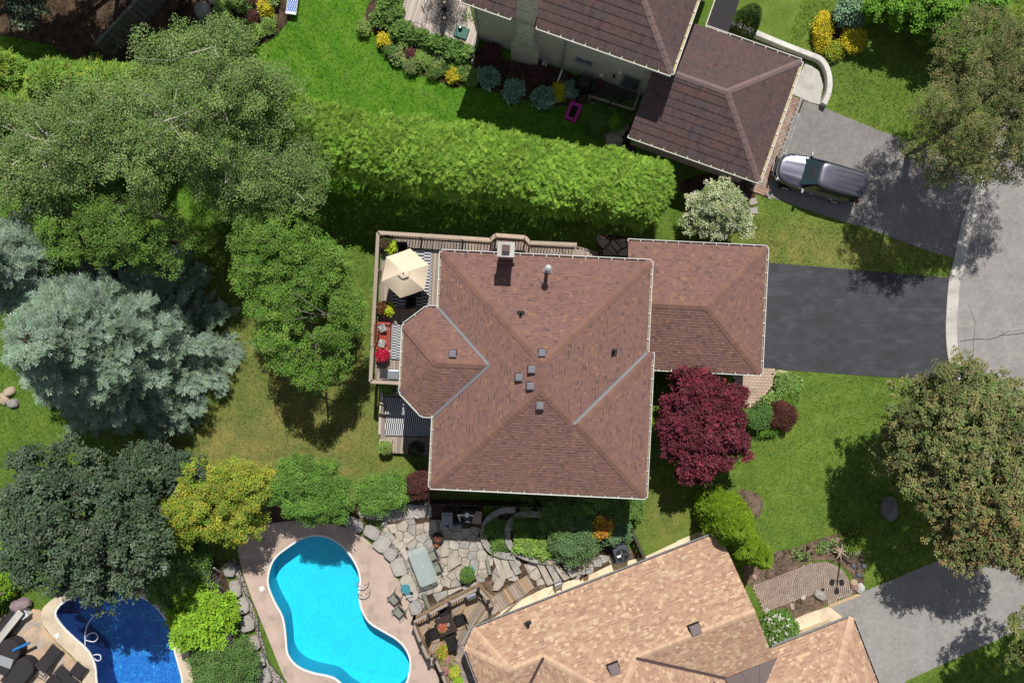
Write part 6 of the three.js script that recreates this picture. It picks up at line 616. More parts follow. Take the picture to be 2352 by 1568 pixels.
// ---------------------------------------------------------------- pale deck of the grey house, table, chairs
{
  seed(8400); const out = PZ([[912, 55], [1084, 115], [1097, 90], [1080, 20], [1062, -50], [945, -50]], 0.6), [cx, cz] = centre(out), d = thing('deck', 'pale silvery timber deck behind the grey brick house', 'deck', [cx, 0, cz]), o = out.map(([x, z]) => [x - cx, z - cz]); const a = P(912, 55, 0.6), b = P(929, 0, 0.6), dir = Math.atan2(b.z - a.z, b.x - a.x);
  boards('plank', o, dir, 0.132, 0.01, 0.6, 0.035, W.pale, d); const jo = new MB(); for (let i = 0; i < o.length; i++) { const p = o[i], q = o[(i + 1) % o.length]; jo.beam(V3(p[0], 0.44, p[1]), V3(q[0], 0.44, q[1]), 0.04, 0.22); } jo.build('rim_joist', W.grey[1], d); for (const [x, z] of o) new MB().box(0.12, 0.56, 0.12, x * 0.94, 0.28, z * 0.94).build('support_post', W.grey[0], d); noGrass.push(out);
  const p = P(1021, 4, 1.35), t = thing('garden_table', 'round dark iron lattice table on the pale deck', 'table', [p.x, 0.6, p.z]); const lat = new MB(); for (let i = 1; i <= 9; i++) lat.raw(put(new THREE.TorusGeometry(0.72 * i / 9, 0.014, 4, 40), 0, 0.74, 0, 0, Math.PI / 2)); for (let i = 0; i < 36; i++) { const A = i / 36 * 6.283; lat.bar(V3(Math.cos(A) * 0.08, 0.74, Math.sin(A) * 0.08), V3(Math.cos(A + 0.35) * 0.72, 0.74, Math.sin(A + 0.35) * 0.72), 0.012, 4).bar(V3(Math.cos(A) * 0.08, 0.74, Math.sin(A) * 0.08), V3(Math.cos(A - 0.35) * 0.72, 0.74, Math.sin(A - 0.35) * 0.72), 0.012, 4); } lat.build('tabletop', M.charcoal, t); for (let i = 0; i < 4; i++) { const A = i * 1.571 + 0.5; new MB().tube([V3(Math.cos(A) * 0.5, 0.74, Math.sin(A) * 0.5), V3(Math.cos(A) * 0.2, 0.4, Math.sin(A) * 0.2), V3(Math.cos(A) * 0.45, 0, Math.sin(A) * 0.45)], 0.018, 10, 5).build('leg', M.charcoal, t); }
  const u = thing('folded_umbrella', 'folded dark green umbrella standing through the iron table', 'umbrella', [p.x + 0.02, 0.6, p.z - 0.02]); new MB().lathe([[0.0, 2.55], [0.06, 2.4], [0.12, 1.9], [0.17, 1.35], [0.13, 1.3], [0, 1.4]], 12).build('folded_canopy', mat(0.012, 0.035, 0.035, 0.9), u); new MB().cyl(0.022, 0.022, 2.5, 0, 1.25, 0, 8).build('pole', M.frame, u); new MB().cyl(0.22, 0.24, 0.08, 0, 0.04, 0, 18).build('base', M.black, u);
  const chair = (A, i) => { const c = thing('iron_chair', 'dark filigree iron chair drawn up to the round table', 'chair', [p.x + Math.cos(A) * 0.92, 0.6, p.z + Math.sin(A) * 0.92], -A - Math.PI / 2, 'iron chairs round the table'); const s = new MB(); for (let k = 1; k <= 4; k++) s.raw(put(new THREE.TorusGeometry(0.055 * k, 0.01, 4, 20), 0, 0.42, 0, 0, Math.PI / 2)); for (let k = 0; k < 8; k++) s.bar(V3(0, 0.42, 0), V3(Math.cos(k * 0.785) * 0.22, 0.42, Math.sin(k * 0.785) * 0.22), 0.009, 4); s.build('seat', M.black, c); const bk = new MB(); bk.tube([V3(-0.2, 0.42, -0.2), V3(-0.22, 0.75, -0.27), V3(0, 0.92, -0.3), V3(0.22, 0.75, -0.27), V3(0.2, 0.42, -0.2)], 0.014, 18, 5); for (const k of [-0.1, 0, 0.1]) bk.bar(V3(k, 0.44, -0.21), V3(k * 1.2, 0.86, -0.29), 0.008, 4); bk.build('backrest', M.black, c); for (const [x, z] of [[-0.18, 0.18], [0.18, 0.18], [-0.18, -0.18], [0.18, -0.18]]) new MB().bar(V3(x, 0.42, z), V3(x * 1.2, 0, z * 1.2), 0.012, 5).build('leg', M.black, c); };
  [0.4, 1.2, 2.0, 2.8, 3.6].forEach(chair);
  { const q = P(1060, 74, 0.68), g = thing('umbrella_base', 'square dark green plastic base on the pale deck', 'base', [q.x, 0.6, q.z], -0.34); new MB().rbox(0.72, 0.1, 0.62, 0.05, 0, 0.05, 0).build('plate', M.green, g); new MB().cyl(0.09, 0.13, 0.2, -0.12, 0.17, -0.16, 14).build('socket', M.black, g); new MB().cyl(0.04, 0.04, 0.06, -0.12, 0.29, -0.16, 10).build('knob', M.steel, g); }
  for (const [x, y] of [[961, 66], [1012, 86], [1060, 104]]) { const q = P(x, y, 0.3), g = thing('plant_hoop', 'thin wire plant support at the pale deck edge', 'plant support', [q.x, 0, q.z], -0.34, 'wire supports at the deck edge'); for (const z of [-0.1, 0.1]) new MB().tube([V3(-0.26, 0, z), V3(-0.24, 0.7, z), V3(0, 0.85, z), V3(0.24, 0.7, z), V3(0.26, 0, z)], 0.012, 16, 5).build('hoop', M.black, g); new MB().bar(V3(-0.25, 0.5, -0.1), V3(-0.25, 0.5, 0.1), 0.008, 4).bar(V3(0.25, 0.5, -0.1), V3(0.25, 0.5, 0.1), 0.008, 4).bar(V3(0, 0.85, -0.1), V3(0, 0.85, 0.1), 0.008, 4).build('cross_wire', M.black, g); }
  { const q = P(903, 152), g = thing('garden_hook', 'thin dark iron hook standing in the flower bed', 'garden hook', T(q)); new MB().tube([V3(0, 0, 0), V3(0, 1.2, 0), V3(-0.03, 1.7, 0), V3(-0.12, 1.78, 0), V3(-0.2, 1.68, 0)], 0.014, 18, 5).build('rod', M.black, g); new MB().bar(V3(-0.08, 0.15, 0), V3(0.08, 0.15, 0), 0.012, 5).build('foot_bar', M.black, g); }
  const pipe = (label, a, b) => { const p = P(...a), q = P(...b), m = new MB(); m.beam(V3(p.x, 0.1, p.z), V3(q.x, 0.06, q.z), 0.09, 0.07); const o = m.build('drain_pipe', M.pvc); tag(o, label, 'pipe'); }; pipe('white drain pipe lying across the mulch to the lawn', [1291, 162], [1270, 216]); pipe('white drain pipe lying between deck and mulch bed', [1098, 93], [1077, 163]);
}
// landing, barbecue and rocks below the grey wall
{
  seed(8500); const d = thing('landing', 'small dark timber landing with a rail at the grey house door', 'landing', F2.pos, F2.turn), Q = (u, v) => [u - F2.uc, v - F2.vc];
  boards('plank', [Q(-0.35, -14.5), Q(1.9, -14.5), Q(1.9, -13.35), Q(-0.35, -13.35)], 0, 0.138, 0.012, 0.34, 0.03, W.dark, d); new MB().beam(A2(-0.35, -13.36, 0.18), A2(1.9, -13.36, 0.18), 0.04, 0.28).build('rim_joist', W.dark[1], d); new MB().beam(A2(-0.55, -13.3, 1.0), A2(1.95, -13.3, 1.25), 0.09, 0.04).beam(A2(1.93, -13.3, 1.25), A2(1.93, -14.45, 1.25), 0.09, 0.04).build('handrail', W.grey[3], d); for (const u of [-0.5, 0.7, 1.9]) new MB().box(0.09, 1.2, 0.09, 0, 0.6, 0).build('rail_post', W.dark[2], d).position.copy(A2(u, -13.3, 0)); for (let i = 0; i < 12; i++) new MB().box(0.035, 0.75, 0.035, 0, 0.72, 0).build('baluster', W.dark[2], d).position.copy(A2(-0.35 + i * 0.19, -13.3, 0));
  const q = P(1342, 190, 0.9), g = thing('barbecue', 'black covered barbecue against the grey brick wall', 'barbecue', [q.x, 0, q.z], -0.34); new MB().rbox(0.85, 1.0, 0.62, 0.1, 0, 0.52, 0).build('cover', M.blackMatt, g); new MB().rbox(0.6, 0.2, 0.5, 0.08, 0, 1.06, 0).build('lid_bulge', M.black, g); new MB().rbox(0.3, 0.04, 0.5, 0.01, 0.52, 0.85, 0).build('side_shelf', M.black, g);
  const k = P(1377, 191, 0.5), r = thing('fire_bowl', 'dull red round bowl on a black stand by the landing', 'bowl', [k.x, 0, k.z]); new MB().lathe([[0, 0.42], [0.14, 0.44], [0.2, 0.55], [0.18, 0.56], [0.12, 0.47], [0, 0.46]], 16).build('bowl', mat(0.14, 0.03, 0.02, 0.7), r); for (const A of [0, 2.1, 4.2]) new MB().bar(V3(Math.cos(A) * 0.13, 0.45, Math.sin(A) * 0.13), V3(Math.cos(A) * 0.2, 0, Math.sin(A) * 0.2), 0.012, 5).build('leg', M.black, r);
  { const s = P(1317, 256, 0.15), b = thing('sandbox', 'bright pink rectangular sandbox frame on the shaded lawn', 'sandbox', [s.x, 0, s.z], -1.15 + Math.PI); b.rotation.y = Math.atan2(1, 0.42) * 1.0 - Math.PI * 0.0; for (const [w, dd, x, z] of [[1.0, 0.16, 0, 0.25], [1.0, 0.16, 0, -0.25], [0.18, 0.34, 0.41, 0], [0.18, 0.34, -0.41, 0]]) new MB().rbox(w, 0.2, dd, 0.02, x, 0.1, z).build('side_board', M.pink, b); new MB().box(0.66, 0.04, 0.36, 0, 0.03, 0).build('floor', M.blackMatt, b); }
}
const boulder = (s, label, x, y, rx, ry, rz, turn, m, group, name = 'boulder', h = 0) => { const p = P(x, y, h + ry * 0.5), o = add(name, rock(rx, ry, rz, s, 3, 0.16), m); o.position.set(p.x, h + ry * 0.25, p.z); o.rotation.y = turn; tag(o, label, name === 'boulder' ? 'boulder' : 'stone', group); return o; };
{
  const rg = 'rocks in the shaded rock garden'; [[1390, 284, 0.32, 0.2, 0.28, 0.3], [1402, 304, 0.38, 0.22, 0.3, 0.8], [1412, 320, 0.46, 0.28, 0.36, 0.2], [1437, 283, 0.24, 0.2, 0.4, 0.2], [1423, 296, 0.4, 0.18, 0.34, 1.1], [1425, 345, 0.34, 0.22, 0.28, 0.4], [1370, 230, 0.52, 0.2, 0.26, -0.5]].forEach(([x, y, a, b, c, t], i) => boulder(20 + i, ['flat shaded rock at the lawn edge of the rock garden', 'grey shaded rock below the lime plant', 'largest shaded rock in the rock garden', 'upright shaded rock beside the garage wall', 'low shaded rock between its neighbours', 'pale shaded rock close to the hedge', 'long tan rock below the small landing'][i], x, y, a, b, c, t, stones[(i * 2) % 5], rg));
  boulder(40, 'large grey boulder in the shade of the street trees', 2045, 1170, 0.42, 0.42, 0.6, 0.1, mat(0.24, 0.24, 0.25, 0.95, { map: texStone, bumpMap: texBump, bumpScale: 0.02 }));
  boulder(41, 'grey boulder under the trees at the earth bed', 465, 26, 0.42, 0.4, 0.45, 0.3, stones[2]); boulder(42, 'small pale boulder at the top of the earth bed', 490, 2, 0.22, 0.2, 0.2, 0.1, stones[1]);
  boulder(43, 'pinkish stone between lawn and spruce', 20, 900, 0.3, 0.25, 0.22, 0.5, beiges[1], 'stones between lawn and spruce', 'stone'); boulder(44, 'dark stone next to a pinkish one by the spruce', 28, 927, 0.3, 0.22, 0.24, 0.2, stones[2], 'stones between lawn and spruce', 'stone'); boulder(45, 'tan stone nearest the open lawn by the spruce', 6, 915, 0.24, 0.2, 0.34, 0.9, beiges[0], 'stones between lawn and spruce', 'stone');
  // bed stones beside the beige walk
  [[1794, 863], [1801, 863], [1812, 875], [1756, 932]].forEach(([x, y], i) => boulder(50 + i, 'small pale stone edging the curved mulch bed', x, y, 0.14, 0.12, 0.12, i, stones[3], 'small stones at the curved bed', 'stone'));
  [[1962, 1338, 0.2, 'round tan stone beside the lamp post shade', beiges[0]], [1966, 1347, 0.22, 'reddish flat stone next to a round tan one', pinks[0]], [1977, 1351, 0.26, 'bright white stone at the driveway corner', M.concrete], [1733, 1325, 0.16, 'reddish stone beside the tan roof edge', pinks[1]], [1882, 1365, 0.3, 'grey rough stone at the fan of cobbles', stones[0]], [1891, 1373, 0.2, 'grey stone below a rough one at the cobbles', stones[2]], [1846, 1372, 0.14, 'small white stone on the small bare bed', M.concrete], [1820, 1393, 0.17, 'tan stone on the rim of the small bare bed', beiges[2]], [1763, 1405, 0.2, 'grey stone near the white-flowered bush', stones[1]], [1925, 1240, 0.18, 'pink stone at the top of the dry earth bed', pinks[1]], [1936, 1247, 0.2, 'tan stone behind the driftwood', beiges[1]], [1966, 1263, 0.28, 'grey pinkish rock beside the grass clump', stones[4]]].forEach(([x, y, r, l, m], i) => boulder(60 + i, l, x, y, r, r * 0.7, r * 0.8, i * 0.7, m, undefined, 'stone'));
}
// ---------------------------------------------------------------- stones and steps round the turquoise pool
{
  seed(8600); const arm = (list, label0, group, T0) => list.forEach(([x, y, a, b, t, m], i) => { const p = T0([[x, y]])[0], o = add('armour_stone', (() => { const k = []; const n = 9; for (let q = 0; q < n; q++) { const A = q / n * 6.283, sq = (v) => Math.sign(v) * Math.pow(Math.abs(v), 0.55); k.push([sq(Math.cos(A)) * a * rr(0.86, 1.06), sq(Math.sin(A)) * b * rr(0.86, 1.06)]); } return prism(k, -0.05, 0.34 + rr(-0.04, 0.05), { bevel: 0.045 }); })(), stones[m]); o.position.set(p[0], 0, p[1]); o.rotation.y = t; tag(o, label0[i] || label0[0], 'stone', group); });
  arm([[1585, 780, 0.33, 0.42, 0.3, 2], [1630, 912, 0.3, 0.46, 0.25, 0], [1675, 1030, 0.36, 0.46, 0.35, 1], [1712, 1150, 0.4, 0.44, 0.3, 0], [1752, 1282, 0.38, 0.42, 0.25, 4], [1790, 1402, 0.34, 0.38, 0.3, 1], [1832, 1512, 0.36, 0.42, 0.35, 0]], ['big squared stone in the row beside the slatted fence'], 'stones beside the slatted fence', T02);
  arm([[95, 470, 0.55, 0.34, -0.45, 2], [215, 525, 0.46, 0.34, -0.5, 0], [283, 605, 0.42, 0.48, -0.7, 1], [345, 675, 0.36, 0.34, -0.6, 0], [398, 765, 0.42, 0.5, 0.3, 1], [470, 905, 0.38, 0.75, 0.42, 3], [512, 1040, 0.34, 0.4, 0.5, 0]], ['dark squared stone under the round green tree', 'grey squared stone next to the pebble strip', 'large pale stone along the pool terrace curve', 'smaller stone between two large ones at the terrace', 'broad grey stone opposite the glass table', 'longest pale stone with the skimmer net on it', 'squared stone under the pool brush'], 'stones along the pool terrace curve', T12);
  // pebble strips
  const pebbles = (name, label, poly, n, r0, r1) => { const L = new Leaves(), g = rock(1, 0.7, 0.9, 3, 1, 0.2); let k = 0; const bb = poly.reduce((b, [x, z]) => [Math.min(b[0], x), Math.max(b[1], x), Math.min(b[2], z), Math.max(b[3], z)], [1e9, -1e9, 1e9, -1e9]); for (let i = 0; i < n * 6 && k < n; i++) { const x = rr(bb[0], bb[1]), z = rr(bb[2], bb[3]); if (!inside(poly, x, z)) continue; const f = rr(0.24, 0.5), w = rr(0.85, 1.05); L.put(V3(x, 0.03, z), anyTurn(0.4), rr(r0, r1), [f, f * 0.95 * w, f * 0.88 * w]); k++; } const o = L.build(name, g, mat(1, 1, 1, 0.95), scene); o.name = numbered(name); o.userData = { kind: 'stuff', label, category: 'gravel' }; noGrass.push(poly); slab('gravel_bed', poly, 0.015, M.soil, label + ' bed'); };
  pebbles('river_pebbles', 'grey river pebbles below the green shrubs', T12([[110, 400], [300, 330], [620, 350], [620, 420], [480, 430], [320, 450], [150, 430]]), 900, 0.04, 0.09); pebbles('pea_gravel', 'fine gravel along the row of terrace stones', T12([[160, 560], [210, 480], [420, 620], [560, 930], [600, 1010], [560, 1060], [430, 800], [330, 660]]), 1500, 0.015, 0.04); pebbles('pea_gravel', 'fine gravel beside the left row of squared stones', T02([[1600, 700], [1640, 740], [1720, 980], [1800, 1240], [1850, 1430], [1960, 1567], [1880, 1567], [1800, 1330], [1680, 960], [1620, 800]]), 1500, 0.015, 0.04);
  // flagstone patio
  const tones = [[0.52, 0.47, 0.40], [0.46, 0.43, 0.38], [0.57, 0.51, 0.43], [0.41, 0.39, 0.355], [0.50, 0.44, 0.36]].map(([a, b, c]) => mat(a, b, c, 0.95, { map: texStone, bumpMap: texBump, bumpScale: 0.008 }));
  const lay = (name, label, out, size, base = M.soil, top = 0.05) => { noGrass.push(out); const t = slab(name, out, top - 0.03, base, label); for (const c of voronoi(out, size, 0.75)) { const q = inset(c, 0.014); if (q && q.length > 2) add('flagstone', prism(rough(q, 0.012), top - 0.06, top + rr(-0.006, 0.008), { bevel: 0.006 }), pick(tones), t); } return t; };
  lay('flagstone_patio', 'flagstone patio under the glass table', T12([[285, 450], [600, 430], [960, 500], [1000, 640], [1050, 690], [1035, 860], [800, 905], [580, 965], [430, 660]]), 0.48);
  lay('flagstone_patio', 'flagstone strip beside the crescent beds', T12([[1050, 690], [1200, 700], [1330, 735], [1420, 750], [1420, 885], [1330, 905], [1290, 820], [1100, 920], [1045, 925], [1035, 860]]), 0.55, M.soil, 0.054);
  lay('flagstone_patio', 'brown flagstone slab at the foot of the timber deck', T12([[580, 968], [730, 925], [800, 908], [930, 870], [950, 890], [750, 960], [600, 1040]]), 0.8, M.soil, 0.058);
  lay('rockery', 'rough stone rockery beside the air conditioner', T12([[1560, 720], [1700, 650], [1850, 640], [1880, 740], [1650, 850], [1560, 860]]), 0.42, M.soil, 0.08);
  { const e = thing('patio_edging', 'straight pale edging stones along the flagstone patio', 'edging', T(P(905, 1235))); const line = T12([[290, 460], [310, 530], [420, 640], [500, 800], [580, 960]]); for (let i = 0; i < line.length - 1; i++) for (let k = 0; k < 2; k++) { const a = [0, 1].map((j) => line[i][j] + (line[i + 1][j] - line[i][j]) * k / 2), b = [0, 1].map((j) => line[i][j] + (line[i + 1][j] - line[i][j]) * (k + 0.96) / 2), o = add('edging_stone', prism(ribbon([a, b], 0.3).map(([x, z]) => [x - e.position.x, z - e.position.z]), -0.05, 0.085, { bevel: 0.012 }), pick(tones), e); } }
  // timber-edged steps rising beside the tan-roofed house
  const st = thing('garden_steps', 'stone garden steps climbing beside the cream walk', 'steps', T(P(1250, 1310))); [[1040, 690, 1100, 860], [1095, 700, 1140, 845], [1150, 715, 1200, 820], [1340, 730, 1420, 890], [1400, 735, 1470, 865], [1455, 745, 1530, 850], [1515, 735, 1580, 830]].forEach(([a, b, c, d], i) => { const h = 0.1 + 0.05 * i, q = T12([[a, b], [a + 42, b - 4], [c + 42, d - 18], [c, d]]).map(([x, z]) => [x - st.position.x, z - st.position.z]); add('tread', prism(q, -0.05, h + 0.04, { bevel: 0.012 }), pick(tones), st); });
  const ramp = thing('boardwalk', 'short timber boardwalk between deck and garden steps', 'walkway', T(P(1180, 1355))); boards('plank', T12([[1050, 965], [1275, 820], [1330, 905], [1100, 1062]]).map(([x, z]) => [x - ramp.position.x, z - ramp.position.z]), 1.02, 0.135, 0.012, 0.22, 0.04, W.honey.concat(W.grey), ramp); new MB().beam(V3(-0.9, 0.09, 0.9), V3(0.9, 0.09, -0.5), 0.08, 0.16).beam(V3(-0.6, 0.09, 1.3), V3(1.0, 0.09, -0.2), 0.08, 0.16).build('stringer', W.grey[0], ramp);
  const wedge = (label, pts, h) => { const q = T12(pts), c = centre(q), o = add('stone_slab', prism(q.map(([x, z]) => [x - c[0], z - c[1]]), 0, h, { bevel: 0.02 }), tones[4]); o.position.set(c[0], 0, c[1]); tag(o, label, 'slab'); }; wedge('wedge-shaped brown stone slab at the boardwalk', [[1040, 925], [1060, 845], [1130, 850], [1115, 890], [1080, 925]], 0.24); wedge('big pale flat stone beside the blue pot', [[730, 700], [800, 695], [828, 740], [735, 795]], 0.2); wedge('white flat stone under the blue pot', [[775, 790], [840, 755], [855, 810], [835, 870], [800, 850]], 0.16); wedge('dark flat stone next to the terracotta pot', [[682, 625], [755, 645], [735, 690], [685, 700]], 0.18); wedge('long grey stone beside the pool heater', [[615, 440], [655, 440], [668, 520], [615, 545]], 0.22);
  // crescent beds: coping stones over a low wall
  const ring = (label, pts, w, h, n) => { const line = smooth(T12(pts), 6, false), e = thing('raised_bed', label, 'planter', T(P(1160, 1230))), o = e.position; const step = Math.max(2, Math.round(line.length / n)); for (let i = 0; i < line.length - 1; i += step) { const seg = line.slice(i, i + step + 1); if (seg.length < 2) continue; const q = ribbon(seg, w).map(([x, z]) => [x - o.x, z - o.z]); add('wall_block', prism(inset(q, 0.03) || q, -0.05, h - 0.06), pick(stones), e); add('coping_stone', prism(inset(q, 0.005) || q, h - 0.06, h, { bevel: 0.008 }), pick([stones[0], stones[2], stones[4], tones[3]]), e); } return e; };
  ring('outer crescent planting bed of pale coping stones', [[1200, 365], [1100, 378], [1020, 430], [985, 500], [988, 580], [1030, 640], [1100, 675], [1200, 690]], 0.36, 0.34, 11); ring('inner oval raised bed of pale coping stones', [[1500, 410], [1380, 400], [1260, 395], [1190, 425], [1148, 490], [1150, 570], [1190, 640], [1270, 685], [1370, 710], [1470, 712], [1560, 680]], 0.36, 0.46, 15);
  slab('bed_soil', keep(T12([[1200, 380], [1100, 390], [1030, 440], [1000, 500], [1000, 580], [1050, 640], [1200, 670]])), 0.2, M.mulch, 'dark soil in the outer crescent bed'); slab('bed_soil', keep(T12([[1560, 420], [1260, 410], [1200, 435], [1165, 490], [1165, 570], [1200, 630], [1280, 670], [1470, 695], [1560, 670]])), 0.3, M.mulch, 'dark soil in the inner raised bed'); slab('bed_soil', keep(T12([[1480, 330], [2050, 330], [2000, 500], [1960, 640], [1850, 680], [1560, 700], [1480, 500]])), 0.1, M.mulch, 'dark soil below the orange azalea');
}
// ---------------------------------------------------------------- fences of separate boards
function fence(label, pts, h, mats, { lean = 0, w = 0.14, gap = 0.01, cap = true } = {}) { const a0 = P(...pts[0]), t = thing('board_fence', label, 'fence', T(a0)); for (let s = 0; s < pts.length - 1; s++) { const a = P(...pts[s]).sub(a0), b = P(...pts[s + 1]).sub(a0), L = a.distanceTo(b), d = b.clone().sub(a).normalize(), n = V3(-d.z, 0, d.x), turn = -Math.atan2(d.z, d.x); const k = Math.floor(L / (w + gap)); for (let i = 0; i < k; i++) { const p = a.clone().addScaledVector(d, (i + 0.5) * L / k).addScaledVector(n, i % 2 ? 0.02 : -0.02); add('board', put(new THREE.BoxGeometry(w, h, 0.022), p.x, h / 2, p.z, turn), pick(mats), t); } for (let i = 0; i <= Math.round(L / 2.2); i++) { const p = a.clone().addScaledVector(d, i * L / Math.max(1, Math.round(L / 2.2))); add('post', put(new THREE.BoxGeometry(0.1, h + 0.06, 0.1), p.x, h / 2, p.z, turn), mats[1], t); } new MB().beam(a.clone().setY(h * 0.25).addScaledVector(n, 0.04), b.clone().setY(h * 0.25).addScaledVector(n, 0.04), 0.05, 0.09).beam(a.clone().setY(h * 0.8).addScaledVector(n, 0.04), b.clone().setY(h * 0.8).addScaledVector(n, 0.04), 0.05, 0.09).build('rail', mats[2], t); if (cap) new MB().beam(a.clone().setY(h + 0.03), b.clone().setY(h + 0.03), 0.14, 0.035).build('top_board', mats[3], t); } return t; }
seed(8700);
const weath = woods(0.20, 0.21, 0.18);
fence('weathered board fence under the dark trees', [[262, 132], [300, 92], [372, 14], [420, -40]], 1.9, weath); fence('slatted grey fence between the two pools', [[478, 1258], [505, 1330], [538, 1428], [568, 1515], [590, 1600]], 1.5, woods(0.25, 0.23, 0.21), { w: 0.1, gap: 0.05, cap: false }); fence('dark board fence in the shade of the brown-roofed house', [[984, 1146], [1110, 1149], [1262, 1153]], 1.4, W.dark, { cap: false }); fence('short grey fence beside the dark maple', [[392, 1012], [412, 1085]], 1.5, woods(0.22, 0.21, 0.2), { cap: false }); fence('board fence end at the brick terrace', [[40, 1345], [-10, 1398], [-60, 1450]], 1.7, W.grey); fence('low brown fence beside the air conditioner', [[1448, 1212], [1480, 1284]], 0.9, W.dark);

// ---------------------------------------------------------------- timber deck of the tan-roofed house
{
  seed(9100); const h = 0.62, o = P(1030, 1450), d = thing('deck', 'sunny timber deck with railing beside the tan-roofed house', 'deck', T(o)), loc = (pts, hh = h) => T12(pts, hh).map(([x, z]) => [x - o.x, z - o.z]);
  const tones = W.honey.concat(W.grey);
  boards('plank', loc([[500, 1150], [745, 1010], [955, 900], [1040, 965], [1105, 1062], [985, 1135], [890, 1190], [850, 1300], [620, 1370]]), 2.1, 0.13, 0.012, h, 0.035, tones, d);
  boards('plank', loc([[625, 1375], [852, 1305], [900, 1420], [960, 1600], [740, 1600]]), 0.55, 0.13, 0.012, h - 0.14, 0.035, W.grey, d);
  for (const p of [[500, 1150], [955, 900], [620, 1370], [745, 1010]]) { const q = loc([p])[0]; new MB().box(0.12, h, 0.12, q[0] * 0.97, h / 2 - 0.02, q[1] * 0.97).build('support_post', W.grey[0], d); }
  const run = (pts, hh) => { const L = loc(pts, h + 0.9), bal = new THREE.BoxGeometry(0.04, 0.72, 0.04); for (let i = 0; i < L.length - 1; i++) { const a = V3(L[i][0], hh, L[i][1]), b = V3(L[i + 1][0], hh, L[i + 1][1]), len = a.distanceTo(b), n = Math.round(len / 0.14); new MB().beam(a.clone().setY(hh + 0.95), b.clone().setY(hh + 0.95), 0.14, 0.04).build('rail_cap', W.grey[3], d); new MB().beam(a.clone().setY(hh + 0.14), b.clone().setY(hh + 0.14), 0.05, 0.08).build('bottom_rail', W.honey[1], d); for (let k = 1; k < n; k++) { const p = a.clone().lerp(b, k / n); add('baluster', bal, pick(W.honey), d).position.set(p.x, hh + 0.54, p.z); } } L.forEach(([x, z]) => { new MB().box(0.12, 1.02, 0.12, x, hh + 0.51, z).build('rail_post', W.honey[1], d); new MB().rbox(0.17, 0.06, 0.17, 0.02, x, hh + 1.05, z).build('post_cap', M.charcoal, d); }); };
  run([[492, 1150], [600, 1095], [745, 1015], [945, 915], [1015, 1000], [1035, 1050]], h); run([[492, 1150], [545, 1292], [603, 1405], [645, 1400], [690, 1500], [730, 1600]], h - 0.05);
  // table, chairs, pots, small grill
  const tp = P(1024, 1436, h + 0.72), t = thing('patio_table', 'square dark table with flowers on the sunny deck', 'table', [tp.x, h, tp.z], 0.38); new MB().rbox(0.95, 0.03, 0.95, 0.01, 0, 0.72, 0).build('tabletop', mat(0.05, 0.032, 0.025, 0.35), t); for (let i = -3; i <= 3; i++) new MB().box(0.92, 0.008, 0.012, 0, 0.738, i * 0.13).build('slat_line', M.black, t); for (const [x, z] of [[-0.4, -0.4], [0.4, -0.4], [0.4, 0.4], [-0.4, 0.4]]) new MB().box(0.045, 0.72, 0.045, x, 0.36, z).build('leg', M.black, t);
  const fl = thing('flower_bowl', 'bowl of coral flowers on the square dark table', 'flowers', [tp.x - 0.16, h + 0.74, tp.z + 0.08]); new MB().lathe([[0, 0], [0.1, 0], [0.16, 0.1], [0.14, 0.11], [0, 0.06]], 14).build('bowl', M.terracotta, fl); { const L = new Leaves(); for (let i = 0; i < 50; i++) { const q = rdir(0); L.put(V3(q.x * 0.2, 0.12 + q.y * 0.14, q.z * 0.2), anyTurn(0.5), rr(0.4, 0.6), tint(C.coral.concat([[0.2, 0.25, 0.05]]))); } L.build('blooms', SPR.maple, leafMat(0.6), fl); }
  const cup = add('cup', put(new THREE.TorusGeometry(0.06, 0.014, 6, 18), 0, 0, 0, 0, Math.PI / 2), M.white); cup.position.set(tp.x + 0.12, h + 0.755, tp.z - 0.05); tag(cup, 'white ring-shaped candle holder on the square dark table', 'holder');
  const wick = (label, x, y, turn) => { const c = slingChair(label, x, y, h, turn, M.blackMatt, M.black, 'dark chairs round the square table', 'wicker_chair', 0.9); new MB().rbox(0.5, 0.1, 0.5, 0.03, 0, 0.37, 0).build('seat_box', M.charcoal, c); }; wick('dark wicker chair between table and railing', 1022, 1408, 0.42); wick('dark wicker chair on the house side of the table', 1056, 1422, -1.2); wick('dark wicker chair on the pool side of the table', 998, 1452, 1.95); wick('dark wicker chair with its back to the lower deck', 1036, 1466, 3.5);
  { const q = P(1083, 1367, h + 0.7), g = thing('barbecue', 'small grey barrel barbecue against the deck railing', 'barbecue', [q.x, h, q.z], 0.38); new MB().cyl(0.2, 0.2, 0.52, 0, 0.7, 0, 18, 0, Math.PI / 2).build('barrel', M.steel, g); new MB().cyl(0.205, 0.205, 0.05, -0.27, 0.7, 0, 18, 0, Math.PI / 2).cyl(0.205, 0.205, 0.05, 0.27, 0.7, 0, 18, 0, Math.PI / 2).build('end_cap', M.black, g); for (const [x, z] of [[-0.2, -0.12], [0.2, -0.12], [0.2, 0.12], [-0.2, 0.12]]) new MB().bar(V3(x, 0.6, z), V3(x * 1.1, 0, z * 1.4), 0.014, 5).build('leg', M.black, g); }
